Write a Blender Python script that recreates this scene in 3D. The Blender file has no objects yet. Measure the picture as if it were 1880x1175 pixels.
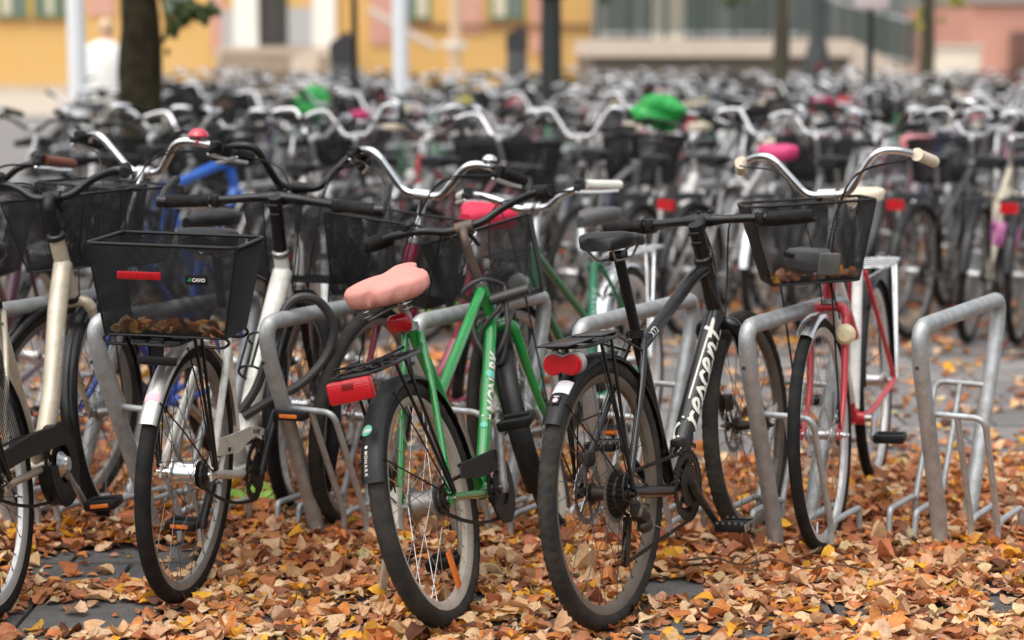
import bpy, bmesh, math, random
import numpy as np
from mathutils import Matrix, Vector, Euler

random.seed(7)
RNG = np.random.default_rng(11)
SC = bpy.context.scene
COL = SC.collection
R_ = math.radians

# ------------------------------------------------------------------ camera
CAM_H, PITCH, FPX = 1.46, 7.73, 3660.0
cam_d = bpy.data.cameras.new('camera')
cam = bpy.data.objects.new('camera', cam_d)
COL.objects.link(cam)
cam.location = (0, 0, CAM_H)
cam.rotation_euler = (R_(90 - PITCH), 0, 0)
cam_d.sensor_width = 36.0
cam_d.lens = 36.0 * FPX / 1880.0
cam_d.clip_start = 0.1
cam_d.clip_end = 600
cam_d.dof.use_dof = True
cam_d.dof.focus_distance = 5.15
cam_d.dof.aperture_fstop = 2.0
SC.camera = cam

# ------------------------------------------------------------------ overcast daylight
SUN_EL, SUN_AZ = 66.0, 215.0     # elevation, compass direction the light comes from
world = bpy.data.worlds.new('World')
SC.world = world
world.use_nodes = True
nt = world.node_tree
bgn = nt.nodes['Background']
sky = nt.nodes.new('ShaderNodeTexSky')
sky.sky_type = 'NISHITA'
sky.sun_disc = False
sky.sun_elevation = R_(SUN_EL)
sky.sun_rotation = R_(SUN_AZ)
sky.air_density = 1.0
sky.dust_density = 4.0
sky.ozone_density = 0.6
hs = nt.nodes.new('ShaderNodeHueSaturation')
hs.inputs['Saturation'].default_value = 0.22
nt.links.new(sky.outputs[0], hs.inputs['Color'])
nt.links.new(hs.outputs[0], bgn.inputs['Color'])
bgn.inputs['Strength'].default_value = 0.15
sun_d = bpy.data.lights.new('sun', 'SUN')
sun_d.energy = 1.5
sun_d.angle = R_(110)
sun_d.color = (1.0, 0.97, 0.92)
sun = bpy.data.objects.new('sun', sun_d)
COL.objects.link(sun)
sun.location = (0, -5, 20)
_a = R_(SUN_AZ)
_dir = Vector((math.sin(_a) * math.cos(R_(SUN_EL)), math.cos(_a) * math.cos(R_(SUN_EL)), math.sin(R_(SUN_EL))))
sun.rotation_euler = _dir.to_track_quat('Z', 'Y').to_euler()
SC.view_settings.view_transform = 'Standard'
SC.view_settings.look = 'None'
SC.view_settings.exposure = 0.56
SC.view_settings.gamma = 1.0
SC.view_settings.use_curve_mapping = False

# ------------------------------------------------------------------ places in the picture -> places on the ground
def ray(px, py):
    a = (px - 940.0) / FPX
    b = -(py - 587.5) / FPX
    p = R_(PITCH)
    return np.array([a, math.cos(p) + b * math.sin(p), -math.sin(p) + b * math.cos(p)])

def ground(px, py, z=0.0):
    d = ray(px, py)
    t = (z - CAM_H) / d[2]
    return np.array([d[0] * t, d[1] * t, z])

def at(px, py, Y):
    d = ray(px, py)
    return np.array([d[0] * Y / d[1], Y, CAM_H + d[2] * Y / d[1]])

# ------------------------------------------------------------------ materials
MATS = {}
def lin(r, g, b):
    f = lambda c: (c / 255 / 12.92) if c / 255 <= 0.04045 else ((c / 255 + 0.055) / 1.055) ** 2.4
    return (f(r), f(g), f(b))

def P(name, col, rough=0.4, metal=0.0, coat=0.0, dirt=0.25, dirtcol=(0.10, 0.075, 0.05), scale=25.0, bump=0.0, bscale=200.0, spec=0.5, rand=0.0, trans=0.0):
    if name in MATS:
        return MATS[name]
    m = bpy.data.materials.new(name)
    m.use_nodes = True
    t = m.node_tree
    b = t.nodes['Principled BSDF']
    b.inputs['Metallic'].default_value = metal
    b.inputs['Coat Weight'].default_value = coat
    b.inputs['Coat Roughness'].default_value = 0.08
    b.inputs['Specular IOR Level'].default_value = spec
    if trans:
        b.inputs['Transmission Weight'].default_value = trans
    tc = t.nodes.new('ShaderNodeTexCoord')
    no = t.nodes.new('ShaderNodeTexNoise')
    no.inputs['Scale'].default_value = scale
    no.inputs['Detail'].default_value = 6
    no.inputs['Roughness'].default_value = 0.65
    t.links.new(tc.outputs['Object'], no.inputs['Vector'])
    rp = t.nodes.new('ShaderNodeMapRange')
    rp.inputs['From Min'].default_value = 0.42
    rp.inputs['From Max'].default_value = 0.75
    rp.inputs['To Min'].default_value = 0.0
    rp.inputs['To Max'].default_value = dirt
    t.links.new(no.outputs['Fac'], rp.inputs['Value'])
    mx = t.nodes.new('ShaderNodeMix')
    mx.data_type = 'RGBA'
    mx.inputs[6].default_value = (*col, 1)
    mx.inputs[7].default_value = (*dirtcol, 1)
    t.links.new(rp.outputs[0], mx.inputs[0])
    last = mx.outputs[2]
    if rand:
        oi = t.nodes.new('ShaderNodeObjectInfo')
        hv = t.nodes.new('ShaderNodeHueSaturation')
        mr = t.nodes.new('ShaderNodeMapRange')
        mr.inputs['To Min'].default_value = 1 - rand
        mr.inputs['To Max'].default_value = 1 + rand
        t.links.new(oi.outputs['Random'], mr.inputs['Value'])
        t.links.new(mr.outputs[0], hv.inputs['Value'])
        t.links.new(last, hv.inputs['Color'])
        last = hv.outputs[0]
    t.links.new(last, b.inputs['Base Color'])
    rr = t.nodes.new('ShaderNodeMapRange')
    rr.inputs['To Min'].default_value = max(0.03, rough - 0.08)
    rr.inputs['To Max'].default_value = min(1, rough + 0.18)
    t.links.new(no.outputs['Fac'], rr.inputs['Value'])
    t.links.new(rr.outputs[0], b.inputs['Roughness'])
    if bump:
        n2 = t.nodes.new('ShaderNodeTexNoise')
        n2.inputs['Scale'].default_value = bscale
        n2.inputs['Detail'].default_value = 4
        t.links.new(tc.outputs['Object'], n2.inputs['Vector'])
        bp = t.nodes.new('ShaderNodeBump')
        bp.inputs['Strength'].default_value = bump
        bp.inputs['Distance'].default_value = 0.002
        t.links.new(n2.outputs['Fac'], bp.inputs['Height'])
        t.links.new(bp.outputs[0], b.inputs['Normal'])
    MATS[name] = m
    return m

def paint(name, col, rough=0.28, coat=0.5, dirt=0.22, metal=0.0):
    return P('paint_' + name, col, rough=rough, coat=coat, dirt=dirt + 0.12, metal=metal, scale=26, bump=0.015, bscale=60)

CHROME = P('chrome', (0.78, 0.79, 0.80), rough=0.14, metal=1, dirt=0.25, dirtcol=(0.25, 0.2, 0.16), scale=40)
ALU = P('brushed_aluminium', (0.62, 0.62, 0.62), rough=0.34, metal=1, dirt=0.3, dirtcol=(0.2, 0.17, 0.14), scale=30)
STEEL = P('dull_steel', (0.36, 0.35, 0.34), rough=0.42, metal=1, dirt=0.5, dirtcol=(0.12, 0.07, 0.04), scale=60)
DARKSTEEL = P('greasy_dark_steel', (0.035, 0.031, 0.027), rough=0.42, metal=0.6, dirt=0.6, dirtcol=(0.065, 0.04, 0.024), scale=70)
GALV = P('galvanised_steel', (0.46, 0.48, 0.49), rough=0.46, metal=0.6, dirt=0.7, dirtcol=(0.22, 0.19, 0.155), scale=24, bump=0.35, bscale=90)
RUBBER = P('tyre_rubber', (0.012, 0.012, 0.013), rough=0.7, dirt=0.5, dirtcol=(0.045, 0.040, 0.034), scale=22, bump=0.3, bscale=500, spec=0.12)
RUBBERD = P('dusty_tyre_rubber', (0.029, 0.0275, 0.026), rough=0.8, dirt=0.75, dirtcol=(0.072, 0.060, 0.045), scale=16, bump=0.3, bscale=500, spec=0.12)
BLACKPL = P('black_plastic', (0.007, 0.007, 0.0075), rough=0.36, dirt=0.3, dirtcol=(0.035, 0.03, 0.025), scale=30, spec=0.28)
SATIN = P('satin_black', (0.005, 0.005, 0.006), rough=0.26, coat=0.2, dirt=0.25, dirtcol=(0.035, 0.028, 0.022), scale=20, spec=0.3)
GRIP = P('black_grip_rubber', (0.013, 0.0125, 0.012), rough=0.7, dirt=0.5, dirtcol=(0.05, 0.043, 0.036), scale=60, bump=0.4, bscale=300, spec=0.15)
SADDLE = P('black_saddle_vinyl', (0.009, 0.009, 0.010), rough=0.36, dirt=0.3, dirtcol=(0.04, 0.037, 0.034), scale=18, bump=0.2, bscale=400, spec=0.35)
WIRE = P('black_wire', (0.006, 0.006, 0.0065), rough=0.34, dirt=0.15, dirtcol=(0.03, 0.026, 0.022), spec=0.3)
def reflector(name, col, scale):
    m = P(name, col, rough=0.15, coat=0.4, dirt=0.35, dirtcol=tuple(c * 0.35 for c in col), scale=30)
    t = m.node_tree
    b = t.nodes['Principled BSDF']
    tc = t.nodes.new('ShaderNodeTexCoord')
    vo = t.nodes.new('ShaderNodeTexVoronoi'); vo.inputs['Scale'].default_value = scale; vo.inputs['Randomness'].default_value = 0.15
    t.links.new(tc.outputs['Object'], vo.inputs['Vector'])
    bp = t.nodes.new('ShaderNodeBump'); bp.inputs['Strength'].default_value = 0.3; bp.inputs['Distance'].default_value = 0.003
    t.links.new(vo.outputs['Distance'], bp.inputs['Height']); t.links.new(bp.outputs[0], b.inputs['Normal'])
    return m
REDREF = reflector('red_reflector', (0.46, 0.004, 0.010), 130)
ORANGEREF = P('orange_reflector', (0.85, 0.20, 0.02), rough=0.25, coat=0.4, dirt=0.2, bump=0.4, bscale=400)
CREAM = P('cream_grip', (0.70, 0.60, 0.46), rough=0.5, dirt=0.35, dirtcol=(0.35, 0.27, 0.18), scale=30)
WHITEPRINT = P('white_print', (0.72, 0.70, 0.62), rough=0.5, dirt=0.25, dirtcol=(0.3, 0.27, 0.22), scale=120)
LAMPGLASS = P('lamp_lens', (0.72, 0.72, 0.66), rough=0.12, coat=0.8, dirt=0.2, spec=0.8)
MUDRIM = P('muddy_rim', (0.16, 0.135, 0.11), rough=0.6, metal=0.3, dirt=0.8, dirtcol=(0.12, 0.09, 0.06), scale=12)
CREAMRIM = P('pale_dusty_rim', (0.50, 0.45, 0.38), rough=0.5, metal=0.3, dirt=0.6, dirtcol=(0.30, 0.22, 0.14), scale=14)
GREYRIM = P('grey_rim', (0.30, 0.29, 0.28), rough=0.42, metal=0.6, dirt=0.5, dirtcol=(0.14, 0.11, 0.08), scale=14)
PALERIM = P('pale_silver_rim', (0.66, 0.66, 0.66), rough=0.35, metal=0.6, dirt=0.35, dirtcol=(0.3, 0.26, 0.22), scale=14)
SPOKE_S = P('silver_spoke', (0.60, 0.60, 0.58), rough=0.3, metal=1, dirt=0.3)
SPOKE_D = P('dark_spoke', (0.12, 0.11, 0.10), rough=0.4, metal=0.8, dirt=0.4)

# ------------------------------------------------------------------ mesh building
class M:
    def __init__(s):
        s.v, s.f, s.mi, s.n, s.cur = [], [], [], 0, 0

    def add(s, verts, faces):
        verts = np.asarray(verts, float).reshape(-1, 3)
        o = s.n
        s.v.append(verts)
        s.f += [tuple(i + o for i in f) for f in faces]
        s.mi += [s.cur] * len(faces)
        s.n += len(verts)
        return s

    def xf(s, fn):
        s.v = [fn(v) for v in s.v]
        return s

    def merge(s, m2, mat=None):
        c = s.cur
        for v in [np.concatenate(m2.v)]:
            o = s.n
            s.v.append(v)
            s.f += [tuple(i + o for i in f) for f in m2.f]
            s.mi += [(x if mat is None else mat) for x in m2.mi]
            s.n += len(v)
        s.cur = c
        return s

    def mesh(s, name, mats, sharp=38):
        me = bpy.data.meshes.new(name)
        v = np.concatenate(s.v) if s.v else np.zeros((0, 3))
        me.from_pydata(v.tolist(), [], s.f)
        for m in mats:
            me.materials.append(m)
        if len(mats) > 1:
            me.polygons.foreach_set('material_index', np.array(s.mi, dtype=np.int32))
        me.polygons.foreach_set('use_smooth', np.ones(len(me.polygons), dtype=bool))
        if sharp:
            me.set_sharp_from_angle(angle=R_(sharp))
        me.update()
        return me

def unit(v):
    v = np.asarray(v, float)
    return v / (np.linalg.norm(v) + 1e-12)

def frames(pts, closed=False):
    pts = np.asarray(pts, float)
    n = len(pts)
    T = np.zeros_like(pts)
    for i in range(n):
        a = pts[(i - 1) % n] if (closed or i > 0) else pts[i]
        b = pts[(i + 1) % n] if (closed or i < n - 1) else pts[i]
        T[i] = unit(b - a)
    ref = np.array([0, 0, 1.0]) if abs(T[0][2]) < 0.9 else np.array([0, 1.0, 0])
    N = [unit(np.cross(np.cross(T[0], ref), T[0]))]
    for i in range(1, n):
        v = N[-1] - T[i] * np.dot(N[-1], T[i])
        N.append(unit(v))
    N = np.array(N)
    B = np.cross(T, N)
    return T, N, B

def tube(m, pts, r, n=10, closed=False, cap=True, flat=1.0):
    pts = np.asarray(pts, float)
    k = len(pts)
    r = np.full(k, r, float) if np.isscalar(r) else np.asarray(r, float)
    T, N, B = frames(pts, closed)
    a = np.arange(n) * 2 * math.pi / n
    V = pts[:, None, :] + r[:, None, None] * (np.cos(a)[None, :, None] * N[:, None, :] + flat * np.sin(a)[None, :, None] * B[:, None, :])
    F = []
    for i in range(k if closed else k - 1):
        j = (i + 1) % k
        for q in range(n):
            w = (q + 1) % n
            F.append((i * n + q, i * n + w, j * n + w, j * n + q))
    if cap and not closed:
        F.append(tuple(range(n - 1, -1, -1)))
        F.append(tuple((k - 1) * n + q for q in range(n)))
    m.add(V.reshape(-1, 3), F)
    return m

def fil(pts, r, k=4):
    pts = [np.asarray(p, float) for p in pts]
    out = [pts[0]]
    for i in range(1, len(pts) - 1):
        p = pts[i]
        d0, d1 = pts[i - 1] - p, pts[i + 1] - p
        rr = min(r, 0.48 * np.linalg.norm(d0), 0.48 * np.linalg.norm(d1))
        a, b = p + unit(d0) * rr, p + unit(d1) * rr
        for t in np.linspace(0, 1, k + 1):
            out.append((1 - t) ** 2 * a + 2 * t * (1 - t) * p + t * t * b)
    out.append(pts[-1])
    return np.array(out)

def cat(pts, k=6):
    P0 = [np.asarray(p, float) for p in pts]
    Q = [2 * P0[0] - P0[1]] + P0 + [2 * P0[-1] - P0[-2]]
    out = []
    for i in range(1, len(Q) - 2):
        a, b, c, d = Q[i - 1:i + 3]
        for t in np.arange(k) / k:
            out.append(0.5 * (2 * b + (c - a) * t + (2 * a - 5 * b + 4 * c - d) * t * t + (3 * b - a - 3 * c + d) * t ** 3))
    out.append(P0[-1])
    return np.array(out)

def lathe(m, prof, n=32, c=(0, 0, 0), closed=False, axis='y', mod=None):
    """prof: (radius, along axis). axis y: spins in the x-z plane."""
    prof = np.asarray(prof, float)
    k = len(prof)
    a = np.arange(n) * 2 * math.pi / n
    r = np.repeat(prof[None, :, 0], n, 0)
    if mod is not None:
        r = r + mod(a[:, None], np.arange(k)[None, :])
    h = np.repeat(prof[None, :, 1], n, 0)
    ca, sa = np.cos(a)[:, None], np.sin(a)[:, None]
    if axis == 'y':
        V = np.stack([r * ca, h, r * sa], -1)
    elif axis == 'z':
        V = np.stack([r * ca, r * sa, h], -1)
    else:
        V = np.stack([h, r * ca, r * sa], -1)
    V = V + np.asarray(c)
    F = []
    for i in range(n):
        j = (i + 1) % n
        for q in range(k if closed else k - 1):
            w = (q + 1) % k
            F.append((i * k + q, i * k + w, j * k + w, j * k + q))
    m.add(V.reshape(-1, 3), F)
    return m

def box(m, c, s, rot=None, bev=0.0):
    """bevelled box, centre c, size s; rot a 3x3 array."""
    s = np.asarray(s, float) / 2
    if bev <= 0:
        V = np.array([(x, y, z) for x in (-1, 1) for y in (-1, 1) for z in (-1, 1)], float) * s
        F = [(0, 1, 3, 2), (4, 6, 7, 5), (0, 4, 5, 1), (2, 3, 7, 6), (0, 2, 6, 4), (1, 5, 7, 3)]
    else:
        bm = bmesh.new()
        bmesh.ops.create_cube(bm, size=1)
        for v in bm.verts:
            v.co = Vector((v.co.x * 2 * s[0], v.co.y * 2 * s[1], v.co.z * 2 * s[2]))
        bmesh.ops.bevel(bm, geom=bm.edges[:], offset=bev, segments=2, profile=0.5, affect='EDGES')
        bm.verts.index_update()
        V = np.array([v.co[:] for v in bm.verts])
        F = [tuple(v.index for v in f.verts) for f in bm.faces]
        bm.free()
    if rot is not None:
        V = V @ np.asarray(rot).T
    m.add(V + np.asarray(c, float), F)
    return m

def rotm(axis, deg):
    return np.array(Matrix.Rotation(R_(deg), 3, axis))

def align(d, up=(0, 0, 1)):
    """3x3 with local x along d, local z close to up."""
    x = unit(d)
    y = unit(np.cross(up, x))
    z = np.cross(x, y)
    return np.stack([x, y, z], 1)

def ball(m, c, r, n=16, k=10, sc=(1, 1, 1), fn=None):
    prof = [(math.sin(t) , -math.cos(t)) for t in np.linspace(0.0, math.pi, k)]
    mm = M()
    lathe(mm, prof, n, axis='z')
    def f(v):
        w = v.copy()
        if fn is not None:
            w = fn(w)
        return w * np.asarray(sc) * r + np.asarray(c)
    mm.xf(f)
    m.merge(mm, m.cur)
    return m

def extrude(m, outline, fr, t):
    """outline: 2-D points; fr: function (u,v,w)->xyz; thickness t along w, both ways round."""
    k = len(outline)
    a = [fr(u, v, 0) for u, v in outline]
    b = [fr(u, v, t) for u, v in outline]
    F = [tuple(range(k)), tuple(range(2 * k - 1, k - 1, -1))] + [((i + 1) % k, i, k + i, k + (i + 1) % k) for i in range(k)]
    m.add(np.array(a + b), F)
    return m

def gear(m, ro, ri, teeth, y0, y1, tooth=0.004, arms=0, c=(0, 0, 0)):
    n = teeth * 4
    a = np.arange(n) * 2 * math.pi / n
    r = np.where((np.arange(n) % 4) < 2, ro, ro - tooth)
    V = []
    for y in (y0, y1):
        V.append(np.stack([r * np.cos(a), np.full(n, y), r * np.sin(a)], 1))
        V.append(np.stack([ri * np.cos(a), np.full(n, y), ri * np.sin(a)], 1))
    V = np.concatenate(V) + np.asarray(c)
    F = []
    for i in range(n):
        j = (i + 1) % n
        F += [(i, j, n + j, n + i), (2 * n + j, 2 * n + i, 3 * n + i, 3 * n + j), (j, i, 2 * n + i, 2 * n + j), (n + i, n + j, 3 * n + j, 3 * n + i)]
    m.add(V, F)
    for q in range(arms):
        t = q * 2 * math.pi / arms
        d = np.array([math.cos(t), 0, math.sin(t)])
        box(m, np.asarray(c) + d * ri * 0.5 + np.array([0, (y0 + y1) / 2, 0]), (ri * 1.04, abs(y1 - y0) * 1.6, 0.014), rot=align(d, up=(0, 1, 0)) @ np.array([[1, 0, 0], [0, 0, 1], [0, 1, 0]], float))
    return m

# ------------------------------------------------------------------ objects
def obj(name, m, mats, parent=None, kind=None, sharp=38):
    if not isinstance(mats, (list, tuple)):
        mats = [mats]
    me = m if isinstance(m, bpy.types.Mesh) else m.mesh(name, mats, sharp)
    o = bpy.data.objects.new(name, me)
    COL.objects.link(o)
    if parent is not None:
        o.parent = parent
    if kind:
        o['kind'] = kind
    return o

def thing(name, label, cat, loc=(0, 0, 0), rot=(0, 0, 0), group=None):
    o = bpy.data.objects.new(name, None)
    o.empty_display_size = 0.1
    COL.objects.link(o)
    o.location = tuple(float(x) for x in loc)
    o.rotation_euler = rot
    return tag(o, label, cat, group)

def tag(o, label, cat, group=None):
    o['label'] = label
    o['category'] = cat
    if group:
        o['group'] = group
    return o

def copy_tree(o, parent=None):
    c = o.copy()
    COL.objects.link(c)
    c.parent = parent
    for ch in o.children:
        copy_tree(ch, c)
    return c

def text2d(s, bold=0.0, shear=0.0, cuts=2):
    """flat letters as (verts 2-D, faces), cap height about 0.7."""
    cu = bpy.data.curves.new('lettering', 'FONT')
    cu.body = s
    cu.offset = bold
    cu.shear = shear
    cu.resolution_u = 3
    ob = bpy.data.objects.new('lettering', cu)
    me = bpy.data.meshes.new_from_object(ob)
    bm = bmesh.new()
    bm.from_mesh(me)
    bmesh.ops.triangulate(bm, faces=bm.faces[:])
    if cuts:
        bmesh.ops.subdivide_edges(bm, edges=bm.edges[:], cuts=cuts, use_grid_fill=True)
    bm.verts.index_update()
    V = np.array([v.co[:2] for v in bm.verts])
    F = [tuple(v.index for v in f.verts) for f in bm.faces]
    bm.free()
    bpy.data.objects.remove(ob)
    bpy.data.curves.remove(cu)
    bpy.data.meshes.remove(me)
    return V, F

def ribbon2d(lines, w):
    """brush strokes -> 2-D verts, faces (three points across)."""
    V, F = [], []
    for L in lines:
        p = cat([(x, y, 0) for x, y in L], 8)[:, :2]
        d = np.gradient(p, axis=0)
        d /= np.linalg.norm(d, axis=1)[:, None] + 1e-9
        nn = np.stack([-d[:, 1], d[:, 0]], 1)
        ww = w * (1.0 + 0.25 * np.abs(d[:, 1]))
        o = len(V)
        for i in range(len(p)):
            for s in (-1, 0, 1):
                V.append(p[i] + nn[i] * s * ww[i] / 2)
            if i:
                a = o + (i - 1) * 3
                F += [(a, a + 1, a + 4, a + 3), (a + 1, a + 2, a + 5, a + 4)]
    return np.array(V), F

def on_tube(m, VF, A, B, r, side, th0, s0, scale, lift=0.0009, flip=True):
    """wrap flat letters on a straight round tube A->B; side: direction that th=0 faces."""
    V, F = VF
    A, B = np.asarray(A, float), np.asarray(B, float)
    t = unit(B - A)
    e1 = unit(np.asarray(side, float) - t * np.dot(side, t))
    e2 = np.cross(t, e1) * (-1 if flip else 1)
    u = s0 + V[:, 0] * scale
    th = th0 + V[:, 1] * scale / r
    rr = r + lift
    W = A + t * u[:, None] + rr * (np.cos(th)[:, None] * e1 + np.sin(th)[:, None] * e2)
    m.add(W, F)
    return m
# ------------------------------------------------------------------ bicycles
QD = dict(x=0, y=5, h=27.0, lean=0.0, steer=0.0, R=0.345, wb=1.08, bbx=0.44, bbz=0.28, sa=72.0, ha=69.5, hl=0.405, ht=0.16, rake=0.05,
          sh=0.66, st=0.5, stem_up=0.14, stem_f=0.04, bw=0.29, bback=0.13, bup=0.06)

def skeleton(q):
    K = {}
    R, wb = q['R'], q['wb']
    ha = R_(q['ha'])
    s = np.array([-math.cos(ha), 0, math.sin(ha)])
    n = np.array([math.sin(ha), 0, math.cos(ha)])
    ax = np.array([wb, 0, R])
    cr = ax - n * q['rake'] + s * q['hl']
    top = cr + s * q['ht']
    hc = top + s * q['stem_up'] + n * q['stem_f']
    rm = np.array(Matrix.Rotation(R_(q['steer']), 3, Vector(s)))
    def S(p):
        return (np.asarray(p, float) - cr) @ rm.T + cr
    sa = R_(q['sa'])
    bb = np.array([q['bbx'], 0, q['bbz']])
    sd = np.array([-math.cos(sa), 0, math.sin(sa)])
    K.update(R=R, ax=ax, hb=cr, htop=top, hc=hc, s=s, n=n, S=S, rm=rm, bb=bb, sd=sd, sc=bb + sd * q['st'], sad=bb + sd * q['sh'], ra=np.array([0, 0, R]))
    return K

SEG = {0: (200, 14, 12), 1: (72, 10, 10), 2: (40, 6, 6)}
_wm = {}
def wheel_meshes(R, tw, lod, tread, tyre, rim, spk, nsp, hubr, hubmat):
    key = (R, tw, lod, tread, tyre.name, rim.name, spk.name, nsp, hubr, hubmat.name)
    if key in _wm:
        return _wm[key]
    seg, tn, pn = SEG[lod]
    rc = R - tw / 2
    m = M()
    a = np.linspace(-math.pi * 0.80, math.pi * 0.80, tn + 1)
    prof = np.stack([rc + tw / 2 * np.cos(a) * 1.0, tw / 2 * np.sin(a)], 1)
    mod = None
    if tread == 'scallop' and lod == 0:
        seg = 288
        def mod(t, k):
            w = np.abs(a[k])
            band = np.exp(-((w - 0.85) / 0.28) ** 2)
            return 0.0042 * band * np.sign(np.sin(t * 72 + a[k] * 6.0)) + 0.0005 * np.sign(np.sin(t * 144)) * np.exp(-(a[k] / 0.4) ** 2)
    elif tread == 'block' and lod == 0:
        seg = 288
        def mod(t, k):
            w = np.abs(a[k])
            return 0.0030 * (w < 1.25) * (np.sin(t * 48 + (k % 2) * math.pi) > 0.0)
    elif lod == 0:
        def mod(t, k):
            w = np.abs(a[k])
            return 0.0009 * (w < 0.9) * np.sin(t * 50 + w * 5)
    lathe(m, prof, seg, mod=mod)
    tme = m.mesh('tyre', [tyre], 50 if lod == 0 else 38)
    m = M()
    ro = R - tw * 0.93
    w = tw * 0.33
    lathe(m, [(ro + 0.004, -w), (ro + 0.004, -w * 0.72), (ro - 0.002, -w * 0.6), (ro - 0.002, w * 0.6), (ro + 0.004, w * 0.72), (ro + 0.004, w), (ro - 0.010, w * 0.95), (ro - 0.020, w * 0.45), (ro - 0.020, -w * 0.45), (ro - 0.010, -w * 0.95)], seg if lod else 96, closed=True)
    if lod < 2:
        tube(m, [(0.0 + (ro - 0.018), 0, 0), (ro - 0.055, 0, 0)], 0.003, 6)
    rme = m.mesh('wheel', [rim])
    m = M()
    hn = 20 if lod == 0 else 10
    lathe(m, [(0.005, -0.068), (0.010, -0.066), (0.010, -0.05), (hubr + 0.010, -0.036), (hubr + 0.010, -0.031), (hubr, -0.027), (hubr * 0.9, 0), (hubr, 0.027), (hubr + 0.010, 0.031), (hubr + 0.010, 0.036), (0.010, 0.05), (0.010, 0.066), (0.005, 0.068)], hn)
    for sgn in (-1, 1):
        lathe(m, [(0.0, sgn * 0.068), (0.009, sgn * 0.067), (0.009, sgn * 0.075), (0.004, sgn * 0.078), (0.004, sgn * 0.084), (0, sgn * 0.084)], 6)
    hme = m.mesh('hub', [hubmat])
    rs = 0.0011 if lod < 2 else 0.0014
    def spoke(m, i):
        th = i * 2 * math.pi / nsp
        sg = 1 if i % 2 else -1
        off = R_(62) * (1 if (i // 2) % 2 else -1)
        p0 = ((hubr + 0.007) * math.cos(th + off), sg * 0.033, (hubr + 0.007) * math.sin(th + off))
        p1 = ((ro - 0.016) * math.cos(th), sg * 0.002, (ro - 0.016) * math.sin(th))
        p2 = tuple(np.array(p1) + unit(np.array(p0) - np.array(p1)) * 0.012)
        tube(m, [p0, p1], rs, 5 if lod == 0 else 3, cap=False)
        if lod == 0:
            tube(m, [p2, p1], 0.0019, 5)
    if lod == 0:
        sme = []
        for i in range(4):
            m = M()
            spoke(m, i)
            sme.append(m.mesh('spoke', [spk]))
    else:
        m = M()
        for i in range(nsp):
            spoke(m, i)
        sme = m.mesh('spokes', [spk])
    _wm[key] = (tme, rme, hme, sme)
    return _wm[key]

def add_wheel(root, centre, R, tw=0.042, lod=1, tread='', tyre=None, rim=None, spk=None, nsp=32, hubr=0.017, hubmat=None, rotz=None, spin=0.0):
    tme, rme, hme, sme = wheel_meshes(R, tw, lod, tread, tyre or RUBBER, rim or GREYRIM, spk or SPOKE_S, nsp, hubr, hubmat or ALU)
    w = obj('wheel', rme, None, root)
    w.location = tuple(float(v) for v in centre)
    mt = Matrix.Identity(3) if rotz is None else Matrix(rotz.tolist())
    w.rotation_euler = (mt @ Matrix.Rotation(spin, 3, 'Y')).to_euler()
    obj('tyre', tme, None, w)
    obj('hub', hme, None, w)
    if isinstance(sme, list):
        for i in range(nsp):
            s = obj('spoke', sme[i % 4], None, w)
            s.rotation_euler = (0, -(i // 4) * 4 * 2 * math.pi / nsp, 0)
    else:
        obj('spokes', sme, None, w, kind='stuff')
    return w

def arcstrip(m, c, R, w, a0, a1, seg=30, crown=0.014, th=0.0016, k=7, S=None):
    c = np.asarray(c, float)
    ph = np.linspace(-1, 1, k)
    y = np.sin(ph * math.pi / 2) * w / 2
    dr = -crown * (1 - np.cos(ph * math.pi / 2))
    V = []
    A = np.radians(np.linspace(a0, a1, seg + 1))
    for t in (th, 0.0):
        for a in A:
            r = R + dr + t
            V.append(np.stack([c[0] + r * math.cos(a), c[1] + y, c[2] + r * math.sin(a)], 1))
    V = np.concatenate(V)
    if S is not None:
        V = S(V)
    F = []
    o = (seg + 1) * k
    for i in range(seg):
        for j in range(k - 1):
            a = i * k + j
            F.append((a, a + k, a + k + 1, a + 1))
            F.append((o + a, o + a + 1, o + a + k + 1, o + a + k))
        F.append((i * k, o + i * k, o + (i + 1) * k, (i + 1) * k))
        a = i * k + k - 1
        F.append((a, a + k, o + a + k, o + a))
    for i in (0, seg):
        for j in range(k - 1):
            a = i * k + j
            F.append((a, a + 1, o + a + 1, o + a) if i == 0 else (a + 1, a, o + a, o + a + 1))
    m.add(V, F)
    return m

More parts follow.
